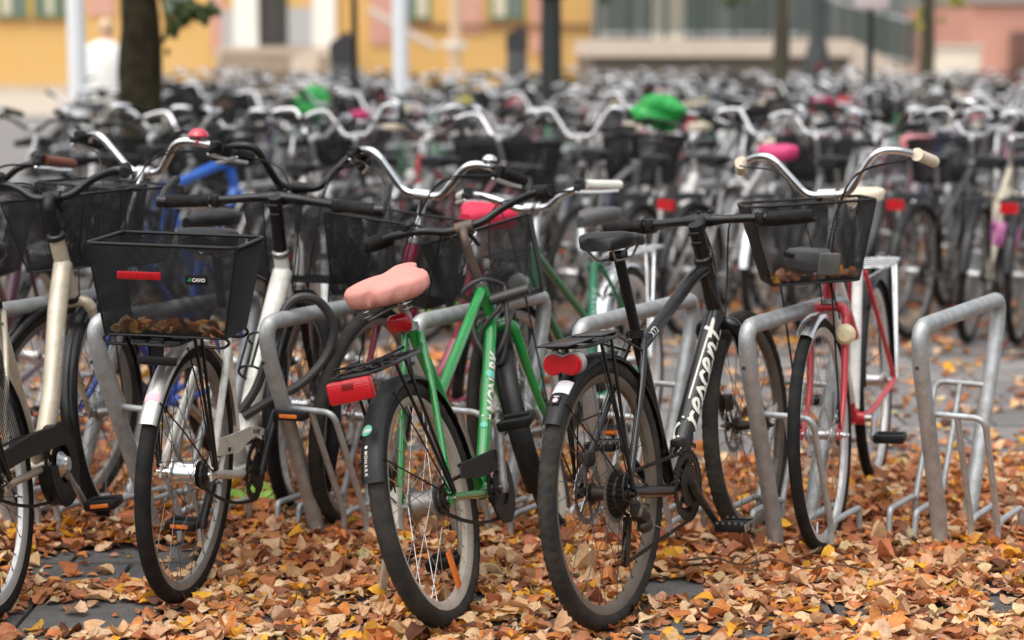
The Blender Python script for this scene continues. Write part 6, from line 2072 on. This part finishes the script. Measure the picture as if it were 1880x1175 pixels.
def rot_many(n, rng, tilt):
    yaw = rng.uniform(0, 2 * math.pi, n)
    ax = rng.uniform(0, 2 * math.pi, n)
    ti = np.abs(rng.normal(0, 1, n)) * tilt
    k = np.stack([np.cos(ax), np.sin(ax), np.zeros(n)], 1)
    c, s = np.cos(ti), np.sin(ti)
    Kx = np.zeros((n, 3, 3))
    Kx[:, 0, 2], Kx[:, 1, 2], Kx[:, 2, 0], Kx[:, 2, 1] = k[:, 1], -k[:, 0], -k[:, 1], k[:, 0]
    Rt = np.eye(3)[None] + s[:, None, None] * Kx + (1 - c)[:, None, None] * (Kx @ Kx)
    Rz = np.zeros((n, 3, 3)); Rz[:, 0, 0] = np.cos(yaw); Rz[:, 0, 1] = -np.sin(yaw); Rz[:, 1, 0] = np.sin(yaw); Rz[:, 1, 1] = np.cos(yaw); Rz[:, 2, 2] = 1
    flip = np.where(rng.random(n) < 0.35, -1.0, 1.0)
    Rz[:, 2, 2] *= flip
    Rz[:, :, 1] *= flip[:, None]
    return Rt @ Rz

def holes(x, y):
    """1 where the paving is bare."""
    h = np.zeros_like(x)
    for px, py, rx, ry in ((200, 1042, 210, 36), (330, 1020, 80, 26), (160, 1130, 170, 30), (420, 1000, 50, 18), (1245, 1086, 72, 22), (1225, 1168, 50, 10), (1850, 1112, 70, 17), (1380, 1170, 40, 10), (740, 1050, 30, 18), (640, 1120, 40, 12), (880, 1100, 24, 9), (1560, 1130, 40, 10)):
        c = ground(px, py)
        a = ground(px + rx, py)[0] - c[0]
        b = (ground(px, py - ry)[1] - ground(px, py + ry)[1]) / 2
        d = ((x - c[0]) / a) ** 2 + ((y - c[1]) / b) ** 2
        h = np.maximum(h, np.clip(1.6 - d * 1.1, 0, 1))
    return h

def vnoise(x, y, sc, seed):
    r = np.random.default_rng(seed)
    G = r.random((64, 64))
    fx, fy = (x * sc) % 63, (y * sc) % 63
    i, j = fx.astype(int), fy.astype(int)
    u, v = fx - i, fy - j
    u, v = u * u * (3 - 2 * u), v * v * (3 - 2 * v)
    return G[i, j] * (1 - u) * (1 - v) + G[i + 1, j] * u * (1 - v) + G[i, j + 1] * (1 - u) * v + G[i + 1, j + 1] * u * v

def density(x, y):
    n = vnoise(x + 10, y, 1.7, 5) * 0.6 + vnoise(x + 10, y, 4.5, 6) * 0.4
    b = np.interp(y, [4.3, 4.9, 5.25, 5.7, 6.5, 6.9, 7.25, 7.6, 9.0, 9.4, 10, 13, 16, 30], [.52, .56, .68, 1.0, 1.0, .6, .22, .12, .12, .2, .6, .75, .45, .12])
    left = np.clip((0.4 - x) / 0.8, 0, 1) * np.interp(y, [6.6, 7.2, 9], [0, .25, .25])
    p = (b + left) * np.clip(0.45 + 1.3 * (n - 0.18), 0.12, 1.4)
    return np.clip(p, 0, 1) * (1 - 0.96 * holes(x, y))

rng = np.random.default_rng(21)
def scatter(n, y0, y1, wide=0.285):
    x, y = [], []
    yy = rng.uniform(y0, y1, n * 4)
    xx = rng.uniform(-1, 1, n * 4) * (wide * yy + 0.15)
    keep = rng.random(n * 4) < density(xx, yy) * (wide * yy + .15) / (wide * y1 + .15)
    return xx[keep][:n], yy[keep][:n]

def leaf_batch(x, y, size, tilt):
    n = len(x)
    S_ = leaf_shapes(n, rng)
    Rm = rot_many(n, rng, tilt)
    sz = size * np.clip(rng.lognormal(0, 0.36, n), 0.4, 1.8)
    V = np.einsum('nij,nvj->nvi', Rm, S_ * sz[:, None, None])
    thick = np.interp(y, [4.4, 5.2, 5.8, 6.6, 7.2], [.010, .016, .045, .04, .006]) * density(x, y)
    z = rng.random(n) * thick
    zmin = V[:, :, 2].min(1)
    V[:, :, 2] += (z - np.minimum(zmin, 0) * 0.8 + 0.001)[:, None]
    V[:, :, 0] += x[:, None]; V[:, :, 1] += y[:, None]
    V[:, :, 2] = np.maximum(V[:, :, 2], 0.0012 + 0.002 * rng.random((n, 1)))
    far_ = np.clip((y - 5.35) / 0.5, 0, 1) * np.clip((7.2 - y) / 0.5, 0, 1)
    CP2 = np.array([.20, .09, .20, .26, .07, .17, .04])
    ci = np.where(rng.random(n) < far_, rng.choice(len(CN), n, p=CP2 / CP2.sum()), rng.choice(len(CN), n, p=CP / CP.sum()))
    # leaves deeper in the drift are older and browner
    return V, ci, z / (thick + 1e-6), sz

def leaf_mesh(name, V, ci):
    n = len(V)
    F = (LF[None] + (np.arange(n) * NV)[:, None, None]).reshape(-1, 4)
    me = bpy.data.meshes.new(name)
    me.vertices.add(n * NV); me.vertices.foreach_set('co', V.reshape(-1).astype(np.float32))
    me.loops.add(len(F) * 4); me.loops.foreach_set('vertex_index', F.reshape(-1).astype(np.int32))
    me.polygons.add(len(F)); me.polygons.foreach_set('loop_start', np.arange(0, len(F) * 4, 4, dtype=np.int32))
    me.polygons.foreach_set('use_smooth', np.ones(len(F), dtype=bool))
    cols = np.array([LEAFCOL[c] for c in CN])[ci]
    cols = cols * np.array([0.90, 0.90, 0.94]) * np.clip(rng.normal(1, 0.16, (n, 1)), .6, 1.3) * np.clip(rng.normal(1, 0.05, (n, 3)), .85, 1.15)
    at_ = me.attributes.new('leafcol', 'FLOAT_COLOR', 'POINT')
    c4 = np.concatenate([np.repeat(np.clip(cols, 0, .95), NV, 0), np.ones((n * NV, 1))], 1)
    at_.data.foreach_set('color', c4.reshape(-1).astype(np.float32))
    me.update(calc_edges=True)
    me.validate()
    return me

LITTER = leaf_mat('leaf_litter', attr=True)
x1, y1 = scatter(31000, 4.35, 7.1)
V1, c1, d1, s1 = leaf_batch(x1, y1, 0.0350, 0.19)
# the 300 that show largest are objects of their own
px = 940 + FPX * x1 / y1
vis = (np.abs(px - 940) < 930) & (y1 > 4.72) & (y1 < 5.9) & (d1 > 0.55) & (s1 > 0.035)
idx = np.nonzero(vis)[0]
idx = idx[np.argsort(y1[idx] - s1[idx] * 4)][:300]
solo = np.zeros(len(x1), bool); solo[idx] = True
me = leaf_mesh('leaf_litter', V1[~solo], c1[~solo]); me.materials.append(LITTER)
o = obj('leaf_litter', me, None, kind='stuff'); o['label'] = 'thick drift of fallen autumn leaves under the front row'
SOLO = {c: leaf_mat('fallen_leaf_' + c, col=LEAFCOL[c]) for c in CN}
def proj_px(x, y):
    p = R_(PITCH)
    d = y * math.cos(p) + CAM_H * math.sin(p)
    return 940 + FPX * x / d, 587.5 - FPX * (y * math.sin(p) - CAM_H * math.cos(p)) / d
ZONES = [(20, 1060, 'beside the champagne bicycle tyre'), (110, 1010, 'behind the champagne bicycle pedal'), (110, 1110, 'before the champagne bicycle tyre'), (60, 1165, 'on the nearest paving below the champagne bicycle'),
         (215, 1040, 'on the bare paving beside the white bicycle tyre'), (250, 1110, 'in front of the bare paving patch'), (340, 1110, 'touching the white bicycle tyre'), (350, 1160, 'on the nearest paving below the white bicycle'), (430, 1040, 'inside the gap behind the white bicycle tyre'), (470, 1110, 'between white tyre and green kickstand'),
         (560, 1050, 'below the looped lock hoop'), (560, 1150, 'on the nearest paving between white and green tyres'), (690, 1090, 'around the green bicycle kickstand foot'), (760, 1040, 'seen through the green bicycle rear wheel'), (700, 1150, 'before the green bicycle kickstand'), (830, 1155, 'touching the green bicycle rear tyre'), (900, 1060, 'beside the green bicycle rear tyre'),
         (960, 1000, 'below the green bicycle chain case'), (960, 1120, 'between the green and black rear tyres'), (1050, 1155, 'before the black bicycle rear tyre'), (1125, 1060, 'seen through the black bicycle rear wheel'), (1200, 1150, 'touching the black bicycle rear tyre'), (1250, 1080, 'on the bare paving beside the black tyre'), (1290, 1150, 'on the nearest paving beside the black tyre'),
         (1330, 1030, 'below the black bicycle pedal'), (1430, 1080, 'along the thin brown twig'), (1400, 1145, 'before the thin brown twig'), (1530, 1040, 'before the red bicycle front tyre'), (1560, 1120, 'between twig end and empty hoop'), (1660, 1050, 'at the gutter feet of the empty hoop'), (1760, 1050, 'before the empty hoop leg'), (1850, 1050, 'beyond the holder of the empty hoop'), (1700, 1130, 'on the nearest paving before the empty hoop'), (1850, 1120, 'on the bare paving before the empty hoop')]
ADJ = dict(tan='tan', pale='pale buff', orange='orange', brown='brown', yellow='yellow', rust='rust red', dark='dark brown')
for i in idx:
    v = V1[i] - np.array([x1[i], y1[i], 0])
    me = bpy.data.meshes.new('fallen_leaf')
    me.from_pydata(v.tolist(), [], LF.tolist())
    me.polygons.foreach_set('use_smooth', np.ones(len(LF), dtype=bool))
    c = CN[c1[i]]
    me.materials.append(SOLO[c])
    o = bpy.data.objects.new('fallen_leaf', me)
    COL.objects.link(o)
    o.location = (float(x1[i]), float(y1[i]), 0)
    q = proj_px(x1[i], y1[i])
    zone = min(ZONES, key=lambda z: (z[0] - q[0]) ** 2 + (1.8 * (z[1] - q[1])) ** 2)[2]
    ext = v.max(0) - v.min(0)
    shape = 'upturned' if ext[2] > 0.62 * max(ext[0], ext[1]) else ('curled' if ext[2] > 0.40 * max(ext[0], ext[1]) else ('narrow' if min(ext[0], ext[1]) < 0.62 * max(ext[0], ext[1]) else 'flat'))
    size = 'large ' if s1[i] > 0.049 else ('small ' if s1[i] < 0.041 else '')
    tag(o, '%s%s %s fallen leaf %s' % (size, shape, ADJ[c], zone), 'leaf', 'fallen leaves ' + zone)
x2, y2 = scatter(2600, 7.1, 9.4, 0.30)
x3, y3 = scatter(9000, 9.4, 17.5, 0.31)
V2, c2, _, _ = leaf_batch(np.concatenate([x2, x3]), np.concatenate([y2, y3]), 0.045, 0.3)
me = leaf_mesh('leaf_litter', V2, c2); me.materials.append(LITTER)
o = obj('leaf_litter', me, None, kind='stuff'); o['label'] = 'scattered fallen leaves on the paving between the rack rows'
# leaves collected in the baskets
def basket_leaves(T, root, n, wx, wy, size=0.036, zt=.02, off=0.0):
    S_ = leaf_shapes(n, rng)
    Rm = rot_many(n, rng, 0.8)
    V = np.einsum('nij,nvj->nvi', Rm, S_ * size)
    V += np.stack([rng.uniform(-wx, wx, n) - off, rng.uniform(-wy, wy, n), rng.uniform(.012, zt, n)], 1)[:, None, :]
    V[:, :, 2] = np.maximum(V[:, :, 2], .004)
    V = T(V.reshape(-1, 3))
    mt = np.array(Matrix.LocRotScale(root.location, root.rotation_euler, None))
    V = V @ mt[:3, :3].T + mt[:3, 3]
    ci = rng.choice(len(CN), n, p=np.array([.1, .05, .35, .12, .25, .1, .03]))
    return leaf_mesh('leaf_litter', V.reshape(n, NV, 3), ci)
for T, rt, n, wx, wy, nm, zt in ((white_basket_T, white_root, 95, .045, .135, 'white bicycle rear basket', .016), (redT, red, 40, .08, .12, 'red bicycle front basket', .02)):
    me = basket_leaves(T, rt, n, wx, wy, zt=zt, off=0.055 if rt is white_root else 0.0); me.materials.append(LITTER)
    o = obj('leaf_litter', me, None, kind='stuff'); o['label'] = 'orange leaves collected in the ' + nm
# ------------------------------------------------------------------ the crowd of bicycles behind
def proto(sp, q=None):
    b = dict(lod=2, tw=0.042, lever=False, cables=False)
    b.update(sp)
    r, *_ = bicycle({**QD, **(q or {})}, b, 'x', place=False)
    return r
NEUT = paint('neutral_enamel', (0.1, 0.1, 0.1))
BK = dict(wt=0.38, dt=0.28, wb=0.31, db=0.22, h=0.25, up=-0.29, fwd=0.17, cell=(0.014, 0.010), wr=0.0021)
PROTO = dict(
    basket=proto(dict(frame='step', paint=NEUT, bar='vee', bar_r=0.013, fbasket=dict(BK), guard=SATIN, rack=SATIN, rack_x=(-.3, .05), sW=.2, crank=40), dict(bup=.07)),
    plain=proto(dict(frame='step', paint=NEUT, bar='vee', bar_r=0.013, guard=SATIN, fguard=SATIN, rack=SATIN, rack_x=(-.3, .05), sW=.2, crank=100), dict(bup=.08)),
    fat=proto(dict(frame='diamond', paint=NEUT, bar='flat', bar_mat=SATIN, stem='ahead', stem_mat=SATIN, dt_r=.027, tt_r=.023, st_r=.021, ht_r=.026, crank=-30), dict(bback=.03, bup=.01, sh=.72, st=.56, ht=.19)),
    tail=proto(dict(frame='step', paint=NEUT, bar='vee', bar_r=0.013, guard=SATIN, fguard=SATIN, rack=SATIN, rack_x=(-.3, .05), tail='small', sW=.2, crank=100), dict(bup=.08)),
    sport=proto(dict(frame='diamond', paint=NEUT, bar='flat', bar_mat=SATIN, stem='ahead', stem_mat=SATIN, dt_r=.019, crank=-30), dict(bback=.03, bup=.01, sh=.70, ht=.17)),
    dark=proto(dict(frame='low', paint=NEUT, bar='sweep', bar_mat=SATIN, dt_r=.026, guard=SATIN, fguard=SATIN, rack=SATIN, rack_x=(-.3, .05), crank=200)),
    cover=proto(dict(frame='swan', paint=NEUT, bar='vee', bar_r=0.013, guard=CHROME, rack=SATIN, rack_x=(-.3, .05), sW=.2, cover=PINKC, crank=150), dict(bup=.07)),
    tall=proto(dict(frame='swan', paint=NEUT, bar='vee', bar_r=0.013, guard=CHROME, rack=SATIN, rack_x=(-.3, .05), sW=.215, cover=PINKC, crank=150), dict(bup=.07, sh=.70)),
    turned=proto(dict(frame='step', paint=NEUT, bar='vee', bar_r=0.013, guard=CHROME, fguard=CHROME, rack=CHROME, rack_x=(-.3, .05), head=CHROME, crank=75), dict(bup=.10, steer=17, st=.46, sh=.62)),
    crate=proto(dict(frame='low', paint=NEUT, bar='sweep', bar_r=0.013, dt_r=.024, fbasket=dict(BK, wt=.42, dt=.32, h=.20, up=-.24), guard=SATIN, rack=ALU, rack_x=(-.3, .05), crank=-60, saddle=P('brown_saddle', (0.09, 0.04, 0.02), rough=.45)), dict(bup=.02, steer=-13, sh=.70, stem_up=.18)),
    cream=proto(dict(frame='step', paint=NEUT, bar='sweep', bar_r=0.013, grip=CREAM, saddle=CREAM, guard=SATIN, rack=SATIN, rack_x=(-.3, .05), crank=10), dict(bup=.05)),
)
def strip_parts(r, names):
    def walk(o):
        for ch in list(o.children):
            walk(ch)
        if o.name.split('.')[0] in names:
            for ch in list(o.children):
                bpy.data.objects.remove(ch)
            bpy.data.objects.remove(o)
    walk(r)
PRO3, PRO4 = {}, {}
for k, r in PROTO.items():
    c = copy_tree(r); strip_parts(c, ('headset', 'sprocket', 'chain', 'hub', 'basket_stay', 'mudguard_stay')); PRO3[k] = c
    c = copy_tree(r); strip_parts(c, ('headset', 'sprocket', 'chain', 'hub', 'spokes', 'chainring', 'crank_arm', 'pedal', 'basket_stay', 'mudguard_stay', 'luggage_rack', 'seat_post', 'tail_light')); PRO4[k] = c
FRAMEC = dict(black=(0.014, 0.014, 0.016), grey=(0.16, 0.16, 0.165), white=(0.70, 0.69, 0.66), silver=(0.45, 0.45, 0.45), maroon=(0.11, 0.010, 0.025), red=(0.42, 0.012, 0.03), navy=(0.025, 0.04, 0.14), blue=(0.02, 0.14, 0.60), pink=(0.62, 0.28, 0.36), cream=(0.62, 0.55, 0.42), mint=(0.42, 0.60, 0.56), purple=(0.12, 0.05, 0.18), green=(0.02, 0.16, 0.07))
FM = {k: paint('enamel_' + k, v, rough=0.25, coat=0.5) for k, v in FRAMEC.items()}
COVM = {k: P('cover_' + k, v, rough=0.5, coat=0.2, dirt=0.2, dirtcol=tuple(x * .7 for x in v), scale=9) for k, v in dict(pink=(0.62, 0.035, 0.17), red=(0.55, 0.012, 0.04), blue=(0.01, 0.13, 0.42), yellow=(0.70, 0.62, 0.10), green=(0.02, 0.42, 0.07), coral=(0.66, 0.22, 0.24)).items()}
def swap(o, m):
    o.material_slots[0].link = 'OBJECT'
    o.material_slots[0].material = m
def put(src, kind, x, y, head, colour, cover=None, lean=0.0, bar=None):
    c = copy_tree(src[kind])
    L, h = R_(lean), R_(head)
    fw = Vector((math.sin(h), math.cos(h), 0)); lf = Vector((-math.cos(h), math.sin(h), 0)); up = Vector((0, 0, 1))
    c.rotation_euler = Matrix((fw, lf * math.cos(L) - up * math.sin(L), lf * math.sin(L) + up * math.cos(L))).transposed().to_euler()
    c.location = (x, y, 0)
    for ch in c.children:
        b = ch.name.split('.')[0]
        if b in ('frame', 'fork'):
            swap(ch, FM[colour])
        elif b == 'saddle' and cover:
            for g in ch.children:
                if g.name.startswith('saddle_cover'):
                    swap(g, COVM[cover])
        elif b == 'handlebar' and bar:
            swap(ch, bar)
    return c
HB_F, SD_F = 0.71, 0.24       # handlebar and saddle ahead of the rear contact
def away(px, Y0=9.95, dx=0.0):
    return ground(px, 640)[0] / ground(px, 640)[1] * Y0 + dx, Y0
KW = dict(basket='black front basket', plain='silver handlebar', tail='red tail light', tall='silver handlebar', fat='thick frame', turned='turned silver handlebar', crate='wide black basket', sport='flat handlebar', dark='black handlebar', cover='silver handlebar', cream='cream saddle')
rr = random.Random(5)
NB = 0
def label_bike(o, k, colour, kind, cover, row, side, extra=None):
    w = KW[kind] if not cover else '%s saddle cover' % cover
    o['label'] = extra or '%s bicycle, %s, %s from tree end, %s side of %s row' % (colour, w, ORD[k], side, ORD[row])
    o['category'] = 'bicycle'
    o['group'] = 'bicycles in the %s rack row' % ORD[row]
# second row, rear wheels towards the camera
row = [(110, 'dark', 'black', None), (185, 'plain', 'grey', None), (268, 'fat', 'blue', None), (385, 'plain', 'white', None), (520, 'turned', 'black', None), (655, 'dark', 'grey', None), (775, 'basket', 'maroon', None), (905, 'turned', 'black', None), (1040, 'sport', 'grey', None), (1160, 'dark', 'white', None), (1262, 'tail', 'silver', None),
       (1407, 'tall', 'grey', 'pink'), (1500, 'dark', 'grey', None), (1668, 'tail', 'black', None), (1775, 'plain', 'cream', None), (1868, 'tail', 'black', None), (1990, 'dark', 'black', None)]
AWAY2 = []
for k, (px, kind, colr, cov) in enumerate(row):
    x, y = away(px, 9.95 + rr.uniform(-.12, .12))
    b = put(PROTO, kind, x, y, 27 + rr.uniform(-6, 5), colr, cov, rr.uniform(-5, 4))
    label_bike(b, k, colr, kind, cov, 1, 'near')
    AWAY2.append(b)
# second row, front wheels towards the camera; px = handlebar centre
row = [(-30, 'plain', 'grey', None), (80, 'dark', 'black', None), (212, 'plain', 'white', None), (330, 'basket', 'black', None), (450, 'basket', 'grey', None), (565, 'dark', 'black', None), (690, 'crate', 'grey', None), (800, 'turned', 'red', None), (932, 'basket', 'black', None), (1075, 'sport', 'navy', None),
       (1205, 'basket', 'grey', None), (1368, 'cream', 'white', None), (1515, 'basket', 'white', None), (1640, 'cover', 'maroon', 'coral'), (1762, 'basket', 'black', None), (1850, 'turned', 'grey', None), (1960, 'plain', 'red', None)]
FACE2 = []
for k, (px, kind, colr, cov) in enumerate(row):
    hd = 207 + rr.uniform(-7, 7)
    Yh = 11.75 + rr.uniform(-.1, .1)
    xh = (px - 940) / FPX * Yh
    x, y = xh - HB_F * math.sin(R_(hd)), Yh - HB_F * math.cos(R_(hd))
    b = put(PROTO, kind, x, y, hd, colr, cov, rr.uniform(-4, 4))
    label_bike(b, k, colr, kind, cov, 1, 'far')
    FACE2.append((b, xh, Yh, hd))
# rows three to six
special = {(2, 574): None, (2, 668): 'pink', (3, 700): 'red', (3, 1330): 'blue', (3, 1275): 'yellow', (3, 1545): 'red', (3, 1500): 'pink', (2, 1775): 'coral', (4, 1205): 'coral', (3, 850): 'yellow', (4, 700): 'red', (3, 950): 'coral'}
posts = [(-2.66, 14.3), ((141 - 940) / FPX * 20, 20), ((735 - 940) / FPX * 20.1, 20.1), ((1012 - 940) / FPX * 20, 20), ((651 - 940) / FPX * 20, 20), ((1597 - 940) / FPX * 20, 20), ((1435 - 940) / FPX * 25.5, 25.5), ((1703 - 940) / FPX * 25.6, 25.6), ((629 - 940) / FPX * 25.6, 25.6), ((193 - 940) / FPX * 25.6, 25.6)]
kinds = ['basket'] * 3 + ['crate'] * 2 + ['turned'] * 4 + ['plain'] * 5 + ['sport'] * 3 + ['dark'] * 3 + ['cream'] * 2
cols = ['black'] * 9 + ['grey'] * 4 + ['white'] * 6 + ['silver'] * 4 + ['maroon', 'red', 'red', 'navy', 'cream', 'mint', 'purple', 'pink', 'green']
GREENBAG = None
for r_, Yr in enumerate(ROWY[1:], start=2):
    src = PRO3 if r_ == 2 else PRO4
    for side in ('near', 'far'):
        x0 = ((185 if side == 'near' else 205) + (rr.random() * 14)) / FPX * Yr - 940 / FPX * Yr
        xs = np.arange(x0, (1950 - 940) / FPX * Yr, 0.46 if r_ < 4 else 0.52)
        ysd = Yr + 1.45 - SD_F * .89
        forced = {}
        if side == 'far':
            for key, cv in special.items():
                if key[0] == r_:
                    forced[int(np.argmin(np.abs(xs - (key[1] - 940) / FPX * ysd - .11)))] = (key[1], cv)
        for k, x in enumerate(xs):
            if rr.random() < 0.05 and k not in forced:
                continue
            hd = (27 if side == 'near' else 207) + rr.uniform(-10, 10)
            y = Yr + (-1.6 if side == 'near' else 1.45) + rr.uniform(-.12, .12)
            x = float(x) + rr.uniform(-.08, .08)
            mid = np.array([x + .5 * math.sin(R_(hd)), y + .5 * math.cos(R_(hd))])
            if any(np.hypot(*(mid - np.array(p_))) < 0.66 and abs((p_[0] - x) * math.cos(R_(hd)) - (p_[1] - y) * math.sin(R_(hd))) < .34 for p_ in posts):
                continue
            kind, colr, cov = rr.choice(kinds), rr.choice(cols), None
            spx = 940 + FPX * (x + SD_F * math.sin(R_(hd))) / (y + SD_F * math.cos(R_(hd)))
            if k in forced:
                kind, cov = ('cover' if forced[k][1] else 'plain'), forced[k][1]
                x += (forced[k][0] - spx) / FPX * y
            b = put(src, kind, x, y, hd, colr, cov, rr.uniform(-5, 5))
            label_bike(b, k, colr, kind, cov, r_, side)
def kill(r):
    for ch in list(r.children):
        kill(ch)
    bpy.data.objects.remove(r)
for d in (PROTO, PRO3, PRO4):
    for r in d.values():
        kill(r)

# green plastic bags on two of them
GB = P('green_plastic_bag', (0.010, 0.30, 0.045), rough=0.3, dirt=0.25, dirtcol=(0.04, 0.42, 0.10), scale=12)
def bag(c, sx, sy, sz, label, seed):
    rg = np.random.default_rng(seed)
    ph = rg.uniform(0, 6, 6)
    m = M()
    def fn(v):
        r = 1 + 0.15 * np.sin(v[:, 0] * 4 + ph[0]) * np.sin(v[:, 1] * 4 + ph[1]) + 0.11 * np.sin(v[:, 2] * 5 + v[:, 0] * 3 + ph[2]) + 0.05 * np.sin(v[:, 1] * 11 + ph[3]) + 0.035 * np.sin(v[:, 0] * 19 + v[:, 2] * 13) + 0.03 * np.sin(v[:, 2] * 23 + v[:, 0] * 7 + ph[4])
        return v * r[:, None]
    ball(m, (0, 0, 0), 1.0, 48, 30, (sx, sy, sz), fn)
    t = thing('plastic_bag', label, 'plastic bag', c)
    obj('body', m, GB, t)
p = at(1210, 207, 11.35); bag(p + np.array([0, 0, .005]), .155, .13, .098, 'bright green plastic bag filling a black basket in the second rack row', 3)
p = at(574, 200, 17.2); bag(p + np.array([0, 0, 0.03]), .14, .13, .16, 'bright green plastic bag pulled over a saddle in the third rack row', 9)
# pink coil lock on the near side of the second row
p = at(1846, 428, 9.72)
t = thing('coil_lock', 'pink coiled cable lock hanging on a black bicycle in the second row', 'lock', p)
s_ = np.linspace(0, 1, 60)
m = M(); tube(m, np.stack([-.06 + .12 * s_, .03 * np.sin(s_ * 32), .055 * np.cos(s_ * 32) - .02 * s_], 1), .010, 7); obj('coil', m, P('pink_lock', (0.62, 0.20, 0.45), rough=0.35), t)
